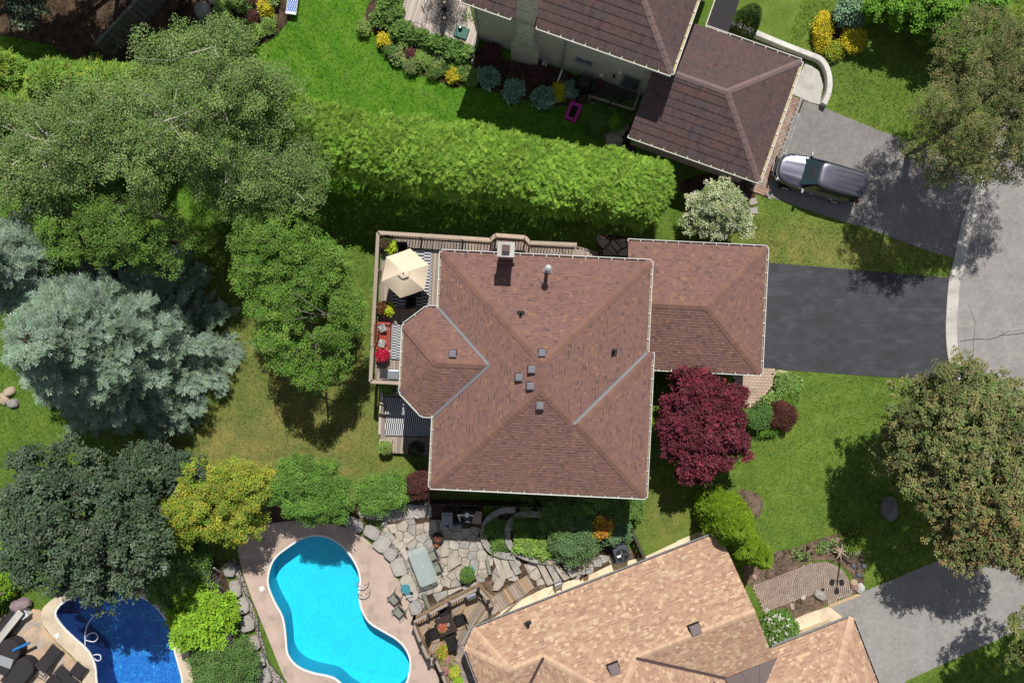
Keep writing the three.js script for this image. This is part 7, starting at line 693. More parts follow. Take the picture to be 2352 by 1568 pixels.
  { const q = P(1103, 1367, h + 0.35), g = thing('log_bucket', 'black bucket of twigs in the deck corner', 'bucket', [q.x, h, q.z]); new MB().lathe([[0, 0], [0.14, 0], [0.18, 0.34], [0.165, 0.34], [0, 0.1]], 16).build('bucket', M.black, g); const m = new MB(); for (let i = 0; i < 9; i++) { const A = i * 0.7; m.bar(V3(0, 0.12, 0), V3(Math.cos(A) * 0.16, 0.45 + 0.04 * (i % 3), Math.sin(A) * 0.16), 0.02, 5); } m.build('twigs', M.drift, g); }
  [[1019, 1497, [[0.34, 0.44, 0.04], [0.26, 0.36, 0.03], [0.4, 0.12, 0.04]], 'lime and red potted plant where the deck steps down', 0.26], [1031, 1512, C.pinkf, 'small dusty pink potted plant below the lime one', 0.18], [1028, 1528, C.pinkf.concat(C.green), 'pink-flowered potted plant along the lower railing', 0.26], [1043, 1541, [[0.42, 0.44, 0.06], [0.34, 0.4, 0.05]], 'yellow-green potted plant below the pink one', 0.24], [1052, 1565, C.lime, 'small lime potted plant at the end of the lower railing', 0.16]].forEach(([x, y, c, l, r]) => { const q = P(x, y, h + 0.3), g = thing('potted_plant', l, 'potted plant', [q.x, h - 0.14, q.z]); new MB().lathe([[0, 0], [r * 0.5, 0], [r * 0.7, 0.28], [r * 0.62, 0.28], [0, 0.2]], 14).build('pot', M.terracotta, g); const L = new Leaves(); for (let i = 0; i < 70; i++) { const v = rdir(-0.1); L.put(V3(v.x * r, 0.42 + v.y * r * 0.8, v.z * r), anyTurn(0.5), rr(0.6, 0.95), tint(c)); } L.build('foliage', SPR.broad, leafMat(0.6), g); });
}
// ---------------------------------------------------------------- poolside furniture and gear
slingChair('grey sling chair at the pool edge beside the brush', 905, 1374, 0.05, 2.35 + Math.PI, M.sling, M.frame, 'sling chairs by the turquoise pool'); slingChair('grey sling chair next to the deck corner by the pool', 916, 1404, 0.05, 2.4 + Math.PI, M.sling, M.frame, 'sling chairs by the turquoise pool');
slingChair('grey sling chair at the shaded side of the glass table', 992, 1275, 0.06, 2.05 + Math.PI, M.sling, M.frame, 'sling chairs at the glass table'); slingChair('grey sling chair at the sunny side of the glass table', 1001, 1304, 0.06, 1.95 + Math.PI, M.sling, M.frame, 'sling chairs at the glass table');
{
  seed(9200); const c = P(971, 1300, 0.75), t = thing('glass_table', 'long frosted glass table on the flagstone patio', 'table', [c.x, 0.06, c.z], -1.2); const g = new RoundedBoxGeometry(2.0, 0.012, 1.0, 4, 0.006); const sh = []; for (const [sx, sz] of [[1, 1], [-1, 1], [-1, -1], [1, -1]]) for (let k = 0; k <= 5; k++) { const A = Math.atan2(sz, sx) - Math.PI / 4 + k / 5 * Math.PI / 2; sh.push([sx * 0.86 + Math.cos(A) * 0.14, sz * 0.36 + Math.sin(A) * 0.14]); } add('tabletop', prism(sh, 0.7, 0.71), mat(0.78, 0.84, 0.83, 0.35, { physical: true, transmission: 0.72, thickness: 0 }), t); const e = new MB(); e.tube(sh.map(([x, z]) => V3(x, 0.705, z)), 0.016, 60, 5, true); e.build('table_rim', M.sling, t); for (const [x, z] of [[-0.8, -0.34], [0.8, -0.34], [0.8, 0.34], [-0.8, 0.34]]) new MB().tube([V3(x, 0.69, z), V3(x * 0.9, 0.35, z * 0.8), V3(x, 0, z)], 0.018, 10, 5).build('leg', M.frame, t); new MB().cyl(0.03, 0.03, 0.02, 0, 0.715, 0, 12).build('umbrella_ring', M.white, t);
  { const q = P(1005, 1238, 0.5), g = thing('clay_pots', 'dark urn holding a terracotta pot by the flat stones', 'pot', [q.x, 0.05, q.z]); new MB().lathe([[0, 0], [0.24, 0], [0.32, 0.3], [0.28, 0.36], [0.25, 0.34], [0, 0.1]], 18).build('urn', M.charcoal, g); new MB().lathe([[0, 0.12], [0.14, 0.12], [0.2, 0.4], [0.18, 0.4], [0, 0.3]], 16).build('clay_pot', mat(0.12, 0.05, 0.035, 0.9), g); const k = P(1002, 1253, 0.3), b = thing('terracotta_pot', 'upturned orange terracotta pot beside the dark urn', 'pot', [k.x, 0.05, k.z]); new MB().lathe([[0.17, 0], [0.17, 0.05], [0.14, 0.06], [0.1, 0.26], [0, 0.26]], 18).build('pot', M.terracotta, b); new MB().cyl(0.02, 0.02, 0.012, 0, 0.262, 0, 10).build('drain_hole', M.black, b); }
  { const q = P(1078, 1312, 0.4), g = thing('blue_pot', 'bright blue pot with a trailing green plant', 'planter', [q.x, 0.1, q.z]); new MB().lathe([[0, 0], [0.2, 0], [0.3, 0.36], [0.26, 0.38], [0, 0.25]], 20).build('pot', M.teal, g); const L = new Leaves(); for (let i = 0; i < 170; i++) { const v = rdir(-0.2); L.put(V3(v.x * 0.3 - 0.1, 0.42 + v.y * 0.28, v.z * 0.36 + 0.14), anyTurn(0.6), rr(0.6, 1), tint(C.green)); } L.build('trailing_plant', SPR.fine, leafMat(0.6), g); }
  // heater, filter and pipes
  { const q = P(1026, 1195, 0.9), g = thing('pool_heater', 'grey box pool heater in the shade', 'heater', [q.x, 0, q.z], -0.03); new MB().rbox(0.56, 0.9, 0.82, 0.03, 0, 0.45, 0).build('cabinet', mat(0.26, 0.25, 0.27, 0.6), g); new MB().rbox(0.18, 0.06, 0.1, 0.01, 0.05, 0.92, 0.3).build('control_panel', M.black, g); new MB().box(0.4, 0.012, 0.03, 0, 0.905, -0.28).build('vent_slot', M.black, g); }
  { const q = P(1073, 1180, 0.9), g = thing('pool_filter', 'black sand filter with a white valve on top', 'filter', [q.x, 0, q.z]); new MB().lathe([[0, 0], [0.32, 0], [0.38, 0.2], [0.38, 0.65], [0.3, 0.85], [0.12, 0.93], [0, 0.94]], 24).build('tank', M.black, g); new MB().cyl(0.12, 0.12, 0.14, 0, 1.0, 0.02, 16).build('valve', M.pvc, g); const m = new MB(); m.bar(V3(-0.5, 1.0, 0.02), V3(0.38, 1.0, 0.06), 0.035, 8).bar(V3(-0.48, 1.0, 0.02), V3(-0.4, 0.15, 0.55), 0.035, 8).bar(V3(-0.02, 1.0, 0.1), V3(0, 0.15, 0.6), 0.035, 8).bar(V3(-0.35, 0.9, 0.1), V3(-0.35, 0.15, 0.3), 0.035, 8).bar(V3(-0.4, 0.15, 0.55), V3(0.15, 0.12, 0.6), 0.035, 8); m.build('pipework', M.pvc, g); new MB().tube([V3(0.15, 0.3, 0.2), V3(0.35, 0.25, 0.35), V3(0.5, 0.1, 0.62)], 0.03, 12, 6).build('hose', M.pvc, g); const k = P(1050, 1202, 0.2), p = thing('pool_pump', 'dark pump motor below the white pipes', 'pump', [k.x, 0, k.z], 0.2); new MB().cyl(0.12, 0.12, 0.4, 0, 0.18, 0, 16, 0, Math.PI / 2).build('motor', mat(0.03, 0.05, 0.07, 0.6), p); new MB().cyl(0.11, 0.13, 0.26, 0.3, 0.16, 0, 14).build('strainer', M.black, p); new MB().box(0.5, 0.05, 0.26, 0.05, 0.03, 0).build('base', M.concrete, p); }
  { const q = P(1096, 1188, 0.3), o = add('stepping_block', put(prism(rough([[-0.25, -0.34], [0.26, -0.3], [0.22, 0.34], [-0.26, 0.3]], 0.03), 0, 0.3, { bevel: 0.02 }), 0, 0, 0), beiges[2]); o.position.set(q.x, 0, q.z); tag(o, 'square tan stone block beside the black filter', 'block'); }
  // air conditioner
  { const q = P(1428, 1272, 0.85), g = thing('air_conditioner', 'dark blue-grey air conditioner with a fan on top', 'air conditioner', [q.x, 0.05, q.z], 0.3); const m = mat(0.055, 0.07, 0.085, 0.6); new MB().rbox(0.78, 0.82, 0.78, 0.03, 0, 0.42, 0.05).rbox(0.7, 0.78, 0.26, 0.02, 0, 0.4, -0.42).build('cabinet', m, g); new MB().cyl(0.32, 0.32, 0.03, 0, 0.835, 0.06, 28).build('fan_well', M.black, g); for (let i = 0; i < 4; i++) new MB().box(0.28, 0.012, 0.12, 0.14, 0, 0, 0, 0.3).build('fan_blade', M.steel, g).rotation.y = i * 1.5708, g.children[g.children.length - 1].position.set(0, 0.86, 0.06); const k = new MB(); for (let i = 1; i <= 5; i++) k.raw(put(new THREE.TorusGeometry(0.065 * i, 0.006, 4, 28), 0, 0.9, 0.06, 0, Math.PI / 2)); k.cyl(0.07, 0.07, 0.03, 0, 0.9, 0.06, 14); k.build('fan_guard', M.black, g); }
  // pool ladder, skimmers, nets and brush
  { const q = P(828, 1352, 0.3), g = thing('pool_ladder', 'stainless steel pool ladder at the edge of the turquoise pool', 'ladder', [q.x, 0.05, q.z], 0.15); for (const z of [-0.24, 0.24]) new MB().tube([V3(0.42, 0, z), V3(0.4, 0.45, z), V3(0.2, 0.62, z), V3(-0.1, 0.5, z), V3(-0.16, 0.0, z), V3(-0.16, -0.8, z)], 0.024, 26, 7).build('handrail', M.steel, g); for (let i = 0; i < 3; i++) new MB().rbox(0.1, 0.03, 0.46, 0.01, -0.16, -0.2 - i * 0.25, 0).build('step', M.white, g); }
  const lid = (label, x, y) => { const q = P(x, y), o = thing('pool_skimmer', label, 'lid', [q.x, 0.05, q.z], 0.5); new MB().rbox(0.26, 0.02, 0.26, 0.008, 0, 0.012, 0).build('cover', M.white, o); new MB().cyl(0.03, 0.03, 0.006, 0.07, 0.024, 0.07, 10).build('finger_hole', M.galv, o); }; lid('white square skimmer lid on the pinkish terrace', 602, 1351); lid('white square skimmer lid on the cream band', 132, 1459);
  { const q = P(932, 1353, 0.4), g = thing('skimmer_net', 'blue pool skimmer net lying on the longest pale stone', 'net', [q.x, 0.4, q.z], 0.3); g.position.y = 0.38; new MB().tube([V3(-0.2, 0.03, -0.22), V3(0.18, 0.03, -0.2), V3(0.2, 0.03, 0.12), V3(0.02, 0.03, 0.26), V3(-0.2, 0.03, 0.12)], 0.015, 30, 5, true).build('rim', M.teal, g); new MB().raw(prism([[-0.2, -0.22], [0.18, -0.2], [0.2, 0.12], [0.02, 0.26], [-0.2, 0.12]], 0.015, 0.022)).build('mesh', mat(0.06, 0.24, 0.3, 0.8), g); new MB().rbox(0.16, 0.04, 0.14, 0.01, 0.22, 0.03, 0.28).build('clip', M.black, g); }
  { const a = P(940, 1370, 0.4), b = P(962, 1397, 0.4), g = thing('pool_brush', 'pool brush on a pale blue pole across the stones', 'brush', [a.x, 0.38, a.z]); new MB().bar(V3(0, 0.03, 0), V3(b.x - a.x, 0.03, b.z - a.z), 0.016, 6).build('pole', mat(0.42, 0.5, 0.68, 0.5), g); new MB().rbox(0.42, 0.04, 0.06, 0.01, 0, 0.03, -0.02, 0.2).build('brush_head', mat(0.5, 0.5, 0.6, 0.7), g); }
  { const q = P(980, 1380), g = thing('timber_post', 'weathered green-grey log lying beside the timber deck', 'log', [q.x, 0, q.z], 0.4); new MB().cyl(0.11, 0.12, 0.85, 0, 0.12, 0, 10, Math.PI / 2).build('log', mat(0.19, 0.2, 0.15, 0.95), g); new MB().cyl(0.09, 0.1, 0.02, 0, 0.12, 0.43, 10, Math.PI / 2).build('cut_end', W.honey[2], g); const k = P(1122, 1300), e = thing('timber_post', 'weathered log beside the wedge-shaped slab', 'log', [k.x, 0.06, k.z], 0.2); new MB().cyl(0.1, 0.11, 0.75, 0, 0.1, 0, 10, Math.PI / 2).build('log', mat(0.24, 0.25, 0.2, 0.95), e); new MB().cyl(0.085, 0.09, 0.02, 0, 0.1, 0.38, 10, Math.PI / 2).build('cut_end', W.honey[2], e); }
  { const l = T02([[1630, 720], [1650, 800], [1690, 950], [1740, 1010], [1785, 1120], [1780, 1190], [1810, 1330], [1870, 1440], [1980, 1560]]); tag(new MB().tube(l.map(([x, z]) => V3(x, 0.07, z)), 0.022, 60, 5).build('garden_hose', mat(0.03, 0.035, 0.06, 0.6)), 'thin dark hose along the row beside the slatted fence', 'hose'); }
  { const q = P(1510 * 0 + 506, 1300), g = thing('white_post', 'white plastic pipe leaning at the slatted fence', 'pipe', [q.x, 0, q.z]); new MB().bar(V3(0, 0.05, 0.3), V3(0, 0.9, -0.15), 0.035, 8).build('pipe', M.pvc, g); new MB().cyl(0.045, 0.045, 0.05, 0, 0.92, -0.16, 10).build('end_cap', M.pvc, g); }
  // floating hose in the deep blue pool
  { const pts = [[656, 1094], [610, 1150], [588, 1210], [586, 1270], [610, 1280], [650, 1282], [672, 1255], [655, 1224], [620, 1228], [590, 1255], [584, 1300], [600, 1345], [635, 1378], [660, 1372], [688, 1378], [692, 1405], [670, 1416], [645, 1395], [636, 1380]], l = T02(pts, -0.1); tag(new MB().tube(l.map(([x, z], i) => V3(x, -0.1 + 0.012 * (i % 2), z)), 0.03, 110, 7).build('vacuum_hose', mat(0.62, 0.66, 0.72, 0.5)), 'white vacuum hose looped on the deep blue pool', 'hose'); }
  { const q = P(146, 1446, -0.05), g = thing('skimmer_mouth', 'white skimmer opening in the wall of the deep blue pool', 'skimmer', [q.x, -0.12, q.z], -0.75); new MB().box(0.5, 0.14, 0.05, 0, 0.03, 0).build('frame', M.white, g); new MB().box(0.4, 0.08, 0.06, 0, 0.03, 0.005).build('opening', M.galv, g); }
  // loungers on the brick terrace
  const lounge = (label, x, y, turn, flat, len = 1.9) => { const q = P(x, y, 0.35), g = thing('sun_lounger', label, 'sun lounger', [q.x, 0.04, q.z], turn, 'dark loungers on the brick terrace'); const c = mat(0.035, 0.033, 0.036, 0.95); new MB().rbox(0.66, 0.1, len * 0.42, 0.03, 0, 0.34, len * 0.27).build('seat_cushion', c, g); if (flat) new MB().rbox(0.66, 0.1, len * 0.46, 0.03, 0, 0.34, -len * 0.22).build('back_cushion', c, g); else new MB().rbox(0.66, 0.1, len * 0.36, 0.03, 0, 0.5, -len * 0.02, 0, 0.55).build('back_cushion', c, g); const f = new MB(); for (const s of [-0.32, 0.32]) f.bar(V3(s, 0.28, -len / 2), V3(s, 0.28, len / 2), 0.018, 6); for (let i = 0; i < 5; i++) f.bar(V3(-0.32, 0.28, -len / 2 + i * 0.17), V3(0.32, 0.28, -len / 2 + i * 0.17), 0.013, 5); f.build('frame', M.frame, g); for (const [a, b] of [[-0.32, -0.8], [0.32, -0.8], [0.32, 0.8], [-0.32, 0.8]]) new MB().bar(V3(a, 0.28, b * len / 2), V3(a, 0, b * len / 2), 0.018, 6).build('leg', M.frame, g); };
  lounge('dark lounger with raised back and bare frame foot', 107, 1519, 2.5, false); lounge('dark lounger beside the one with a towel', 167, 1556, 2.5, true, 1.7); lounge('dark lounger draped with a grey towel', 132, 1556, 2.4, true, 1.3);
  const ott = (label, x, y, turn, w, l, h) => { const q = P(x, y, h), g = thing('outdoor_sofa', label, 'outdoor sofa', [q.x, 0.04, q.z], turn); const pts = []; for (let k = 0; k <= 8; k++) { const A = Math.PI * k / 8; pts.push([Math.cos(A) * w / 2, l * 0.22 + Math.sin(A) * w * 0.45]); } pts.push([-w / 2, -l / 2], [w / 2, -l / 2]); add('cover', prism(pts, 0.02, h, { bevel: 0.06 }), mat(0.04, 0.037, 0.04, 0.95), g); const e = new MB(); for (const [x0, z0] of [[-w / 2 + 0.08, -l / 2 + 0.08], [w / 2 - 0.08, -l / 2 + 0.08], [0, l * 0.35]]) e.box(0.06, 0.05, 0.06, x0, 0.025, z0); e.build('feet', M.black, g); return g; }; ott('black covered daybed with a rounded end', 42, 1548, 2.45, 1.1, 1.8, 0.6); { const g = ott('black covered sofa with a folded grey flap', 10, 1508, 2.6, 1.2, 1.8, 0.7); new MB().rbox(0.9, 0.03, 0.5, 0.01, -0.1, 0.71, -0.2, 0.2).build('grey_flap', M.galv, g); }
  { const a = P(30, 1493, 0.75), b = P(68, 1475, 0.75), g = thing('foam_roll', 'bright blue foam roll resting on the black sofa', 'foam roll', [(a.x + b.x) / 2, 0.73, (a.z + b.z) / 2]); const d = b.clone().sub(a).multiplyScalar(0.5); new MB().bar(V3(-d.x, 0.05, -d.z), V3(d.x, 0.05, d.z), 0.075, 14).build('roll', M.blue, g); new MB().bar(V3(d.x, 0.05, d.z), V3(d.x * 1.01, 0.05, d.z * 1.01), 0.03, 10).build('core', M.galv, g); }
  { const q = P(18, 1433, 0.6), g = thing('storage_bench', 'long grey storage bench with a white lid at the fence', 'bench', [q.x, 0.04, q.z], 0.9); new MB().rbox(1.9, 0.6, 0.62, 0.03, 0, 0.3, 0).build('body', M.charcoal, g); new MB().rbox(1.95, 0.08, 0.36, 0.03, 0, 0.64, 0.14).build('lid', M.concrete, g); }
  { const q = P(53, 1411, 0.45), g = thing('side_table', 'small white side table at the dark maple', 'table', [q.x, 0.04, q.z], 0.6); new MB().rbox(0.42, 0.05, 0.42, 0.01, 0, 0.42, 0).build('tabletop', mat(0.55, 0.57, 0.62, 0.6), g); new MB().rbox(0.36, 0.4, 0.36, 0.02, 0, 0.2, 0).build('body', M.white, g); const k = P(35, 1395, 0.8), b = thing('covered_umbrella', 'mauve cover bundled at the storage bench', 'cover', [k.x, 0.04, k.z], 0.2); add('bundle', rock(0.5, 0.35, 0.3, 5, 3, 0.2), mat(0.26, 0.19, 0.2, 0.8), b).position.y = 0.3; new MB().cyl(0.03, 0.03, 0.3, 0.1, 0.6, 0, 8).build('tie', M.galv, b); }
}
// blue and white lounger at the top lawn, lamp post, driftwood, hose reel
{
  const q = P(671, 8, 0.3), g = thing('folding_lounger', 'blue and white folding lounger at the edge of the lush lawn', 'lounger', [q.x, 0, q.z], -0.13); const st = tex(128, (u, v) => { const a = Math.abs(((u + v) * 5) % 1 - 0.5) < 0.16 || Math.abs(((u - v) * 5 + 9) % 1 - 0.5) < 0.16; return a ? [0.03, 0.09, 0.45] : [0.55, 0.66, 0.8]; }, 1); new MB().box(0.5, 0.03, 1.5, 0, 0.32, -0.3).build('sling', mat(1, 1, 1, 0.8, { map: st }), g); new MB().rbox(0.56, 0.05, 0.14, 0.01, 0, 0.34, 0.52).build('headrest', M.white, g); for (const s of [-0.27, 0.27]) { new MB().bar(V3(s, 0.32, -1.05), V3(s, 0.32, 0.6), 0.016, 6).build('side_rail', M.white, g); for (const z of [-0.9, 0.4]) new MB().bar(V3(s, 0.32, z), V3(s, 0, z), 0.016, 6).build('leg', M.white, g); }
  const b = P(1931, 1280), l = thing('lamp_post', 'black lamp post with three round heads in the dry bed', 'street lamp', T(b)); new MB().lathe([[0, 0], [0.12, 0], [0.1, 0.1], [0.045, 0.2], [0.04, 2.0], [0.055, 2.05], [0, 2.1]], 14).build('post', M.black, l); for (let i = 0; i < 3; i++) { const A = -0.5 + i * 2.094, x = Math.cos(A) * 0.3, z = Math.sin(A) * 0.3, a = new THREE.Group(); a.name = 'lamp_head'; l.add(a); new MB().tube([V3(0, 1.95, 0), V3(x * 0.6, 1.9, z * 0.6), V3(x, 2.02, z)], 0.018, 10, 6).build('arm', M.black, a); new MB().lathe([[0.04, 2.02], [0.12, 2.08], [0.13, 2.2], [0.14, 2.22], [0.09, 2.3], [0, 2.36]], 14, x, 0, z).build('lantern', mat(0.10, 0.11, 0.14, 0.35), a); }
  const d0 = P(1924, 1262), d = thing('driftwood', 'bleached driftwood stump with spread roots in the dry bed', 'driftwood', T(d0)); seed(9300); const wd = new MB(); limb(wd, [V3(0, 0, 0.1), V3(0.05, 0.25, 0), V3(0, 0.45, -0.05)], 0.16, 0.1, 5, 8); wd.build('stump', M.drift, d); for (let i = 0; i < 9; i++) { const A = i * 0.7 + rr(-0.2, 0.2), L = rr(0.35, 0.75), r = new MB(); limb(r, [V3(0, 0.35, 0), V3(Math.cos(A) * L * 0.5, 0.42 + rr(-0.1, 0.1), Math.sin(A) * L * 0.5), V3(Math.cos(A) * L, 0.35 + rr(-0.25, 0.25), Math.sin(A) * L)], 0.06, 0.015, 6, 6); r.build('root', M.drift, d); }
  const rg = P(1900, 1262, 0.1), o = thing('clay_ring', 'small clay pipe ring standing in the dry bed', 'pipe', [rg.x, 0, rg.z]); new MB().lathe([[0.06, 0], [0.09, 0], [0.09, 0.2], [0.06, 0.2], [0.06, 0]], 16).build('ring', beiges[0], o); new MB().lathe([[0.09, 0.12], [0.105, 0.13], [0.105, 0.18], [0.09, 0.19]], 16).build('collar', beiges[2], o);
  const h = P(1283, 1341, 0.4), r = thing('hose_reel', 'silver hose reel on a stand at the cream walk', 'hose reel', [h.x, 0.03, h.z], 0.4); new MB().cyl(0.16, 0.16, 0.3, 0, 0.42, 0, 18, 0, Math.PI / 2).build('drum', M.steel, r); for (const s of [-0.17, 0.17]) new MB().cyl(0.22, 0.22, 0.02, s, 0.42, 0, 20, 0, Math.PI / 2).build('flange', mat(0.45, 0.5, 0.58, 0.5), r); new MB().bar(V3(-0.2, 0, 0.2), V3(-0.2, 0.5, 0), 0.016, 6).bar(V3(0.2, 0, 0.2), V3(0.2, 0.5, 0), 0.016, 6).bar(V3(-0.2, 0, -0.2), V3(-0.2, 0.5, 0), 0.016, 6).bar(V3(0.2, 0, -0.2), V3(0.2, 0.5, 0), 0.016, 6).bar(V3(-0.3, 0.02, 0.25), V3(-0.75, 0.02, 0.4), 0.02, 6).build('stand', M.galv, r);
  { const p = T20([[360, 1280], [345, 1340], [355, 1400], [375, 1440]]).map(([x, z]) => V3(x, 0.1, z)); tag(new MB().tube(p, 0.05, 30, 7).build('drain_hose', mat(0.03, 0.09, 0.07, 0.6)), 'dark green corrugated pipe curving off the grey garage', 'pipe'); }
  { const p = P(1690, 405, 0.6), g = thing('gas_meter', 'small grey utility box on the grey garage wall', 'utility box', [p.x, 0.35, p.z], -0.34); new MB().rbox(0.3, 0.4, 0.2, 0.02, 0, 0.2, 0).build('box', M.galv, g); new MB().bar(V3(-0.1, 0.1, 0.1), V3(-0.5, -0.3, 0.15), 0.02, 6).build('pipe', M.galv, g); }
}
// ---------------------------------------------------------------- the parked car
{
  const c = thing('parked_car', 'dark grey sport utility car parked on the grey driveway', 'car', [15.95, 0.02, -8.5], -0.275), paint = mat(0.11, 0.113, 0.145, 0.34, { physical: true, metalness: 0.7, clearcoat: 1, clearcoatRoughness: 0.06 }), Lh = 2.36;
  // plan outline at a given length, width and nose roundness; front is -x
  const ring = (x0, x1, w, y, pf = 3, pr = 4.5, n = 40) => { const o = [], cx = (x0 + x1) / 2, hl = (x1 - x0) / 2; for (let i = 0; i < n; i++) { const A = i / n * 6.2832, ca = Math.cos(A), sa = Math.sin(A), p = ca < 0 ? pf : pr; o.push(V3(cx + Math.sign(ca) * Math.pow(Math.abs(ca), 2 / p) * hl, y, Math.sign(sa) * Math.pow(Math.abs(sa), 2 / p) * w / 2)); } return o; };
  const loft = (rings, capTop = false, crown = 0) => { const ps = [], ix = [], n = rings[0].length; for (const r of rings) for (const p of r) ps.push(p.x, p.y, p.z); for (let k = 0; k < rings.length - 1; k++) for (let i = 0; i < n; i++) { const a = k * n + i, b = k * n + (i + 1) % n; ix.push(a, a + n, b, b, a + n, b + n); } if (capTop) { const r = rings[rings.length - 1]; let prev = (rings.length - 1) * n; const cx = r.reduce((s, p) => s + p.x, 0) / n; for (const f of [0.85, 0.6, 0.3]) { const base = ps.length / 3; for (const p of r) ps.push(cx + (p.x - cx) * f, p.y + crown * (1 - f * f), p.z * f); for (let i = 0; i < n; i++) { const j = (i + 1) % n; ix.push(prev + i, base + i, prev + j, prev + j, base + i, base + j); } prev = base; } const m = ps.length / 3; ps.push(cx, r[0].y + crown, 0); for (let i = 0; i < n; i++) ix.push(prev + i, m, prev + (i + 1) % n); } const g = new THREE.BufferGeometry(); g.setAttribute('position', new THREE.Float32BufferAttribute(ps, 3)); g.setIndex(ix); g.computeVertexNormals(); return g; };
  add('body', loft([ring(-Lh + 0.12, Lh - 0.12, 1.72, 0.24), ring(-Lh, Lh, 1.84, 0.45, 2.9), ring(-Lh + 0.02, Lh - 0.02, 1.87, 0.72, 2.9), ring(-Lh + 0.1, Lh - 0.06, 1.84, 0.92, 3), ring(-Lh + 0.28, Lh - 0.1, 1.74, 1.0, 3)], true, 0.05), paint, c);
  add('hood', (() => { const ps = [], ix = [], nx = 12, nz = 14; for (let i = 0; i <= nx; i++) for (let j = 0; j <= nz; j++) { const u = i / nx, v = j / nz * 2 - 1, x = -Lh + 0.36 + u * 1.12 + 0.22 * v * v * (1 - u) , w = 0.68 + 0.1 * u; ps.push(x, 1.015 + 0.12 * u - 0.05 * v * v + 0.02 * Math.exp(-Math.pow((Math.abs(v) - 0.55) / 0.1, 2)), v * w); } for (let i = 0; i < nx; i++) for (let j = 0; j < nz; j++) { const a = i * (nz + 1) + j, b = a + nz + 1; ix.push(a, a + 1, b, b, a + 1, b + 1); } const g = new THREE.BufferGeometry(); g.setAttribute('position', new THREE.Float32BufferAttribute(ps, 3)); g.setIndex(ix); g.computeVertexNormals(); return g; })(), paint, c);
  const gr0 = [-1.02, 2.24, 1.66, 0.98], gr1 = [-0.12, 2.0, 1.26, 1.6];
  const gh = loft([ring(-1.06, 2.26, 1.68, 0.98, 5, 5), ring(-0.66, 2.2, 1.52, 1.32, 5, 5), ring(-0.24, 2.12, 1.34, 1.58, 5, 5)]); add('greenhouse', gh, M.black, c);
  add('roof', loft([ring(-0.3, 2.2, 1.38, 1.56, 5, 5), ring(-0.24, 2.24, 1.36, 1.61, 5, 5), ring(-0.14, 2.16, 1.24, 1.645, 5, 5)], true, 0.03), paint, c);
  const glass = mat(0.012, 0.032, 0.036, 0.05, { physical: true, clearcoat: 1, clearcoatRoughness: 0.02 });
  const quad = (pts, m, name, off = 0.012) => { const t = [], n = normalOf(pts); const p = pts.map((q) => q.clone().addScaledVector(n, off)); const k = 6, gx = (i, j) => p[0].clone().lerp(p[1], i / k).lerp(p[3].clone().lerp(p[2], i / k), j / k); for (let i = 0; i < k; i++) for (let j = 0; j < k; j++) { triOf(gx(i, j), gx(i + 1, j), gx(i + 1, j + 1), t, n); triOf(gx(i, j), gx(i + 1, j + 1), gx(i, j + 1), t, n); } return add(name, soup(t), m, c); };
  quad([V3(-1.06, 1.03, -0.72), V3(-1.06, 1.03, 0.72), V3(-0.2, 1.585, 0.56), V3(-0.2, 1.585, -0.56)], glass, 'windshield', 0.02);
  quad([V3(2.27, 1.05, 0.66), V3(2.27, 1.05, -0.66), V3(2.16, 1.55, -0.54), V3(2.16, 1.55, 0.54)], glass, 'rear_window', 0.02);
  const trim = mat(0.5, 0.51, 0.5, 0.25, { metalness: 0.9 });
  for (const s of [-1, 1]) { const f = (x, y) => V3(x, y, s * (0.845 - (y - 0.98) * 0.34)); for (const [a, b, d, e] of [[-0.82, 0.18, 0.14, -0.32], [0.24, 1.16, 1.08, 0.2], [1.22, 1.98, 1.72, 1.14]]) { const p = [f(a, 1.03), f(b, 1.03), f(d, 1.5), f(e, 1.5)]; if (s < 0) p.reverse(); quad(p, glass, 'side_window', 0.014); } new MB().beam(f(-0.95, 0.99), f(2.05, 0.99), 0.02, 0.022).build('window_trim', trim, c); new MB().beam(V3(-0.1, 1.645, s * 0.6), V3(1.9, 1.645, s * 0.6), 0.035, 0.035).build('roof_rail', M.black, c); const mg = new THREE.Group(); mg.name = 'mirror'; mg.position.set(-0.72, 1.05, s * 0.98); c.add(mg); new MB().rbox(0.14, 0.16, 0.24, 0.05, 0, 0, 0).build('mirror_shell', M.steel, mg); new MB().box(0.06, 0.05, 0.14, 0.02, -0.05, -s * 0.12).build('mirror_arm', M.black, mg);
    for (const x of [-0.2, 0.85]) new MB().rbox(0.2, 0.035, 0.04, 0.012, x, 0.86, s * 0.94).build('door_handle', trim, c);
    for (const x of [-1.42, 1.28]) { const w = new THREE.Group(); w.name = 'wheel'; w.position.set(x, 0.35, s * 0.82); c.add(w); new MB().raw(put(new THREE.TorusGeometry(0.26, 0.095, 10, 28), 0, 0, 0)).build('tyre', M.rubber, w); const r = new MB(); r.raw(put(new THREE.TorusGeometry(0.19, 0.02, 6, 24), 0, 0, s * 0.07)); for (let k = 0; k < 7; k++) { const A = k / 7 * 6.283; r.bar(V3(0, 0, s * 0.09), V3(Math.cos(A) * 0.19, Math.sin(A) * 0.19, s * 0.08), 0.024, 5); } r.cyl(0.05, 0.05, 0.03, 0, 0, s * 0.09, 12, Math.PI / 2); r.build('rim', M.steel, w); }
    const hl = new MB(); hl.rbox(0.36, 0.1, 0.14, 0.04, -2.02, 0.84, s * 0.6, s * 0.8); hl.build('headlight', mat(0.35, 0.37, 0.4, 0.1), c); new MB().rbox(0.16, 0.2, 0.16, 0.04, 2.2, 0.86, s * 0.68, -s * 0.4).build('tail_light', mat(0.30, 0.02, 0.02, 0.2), c); }
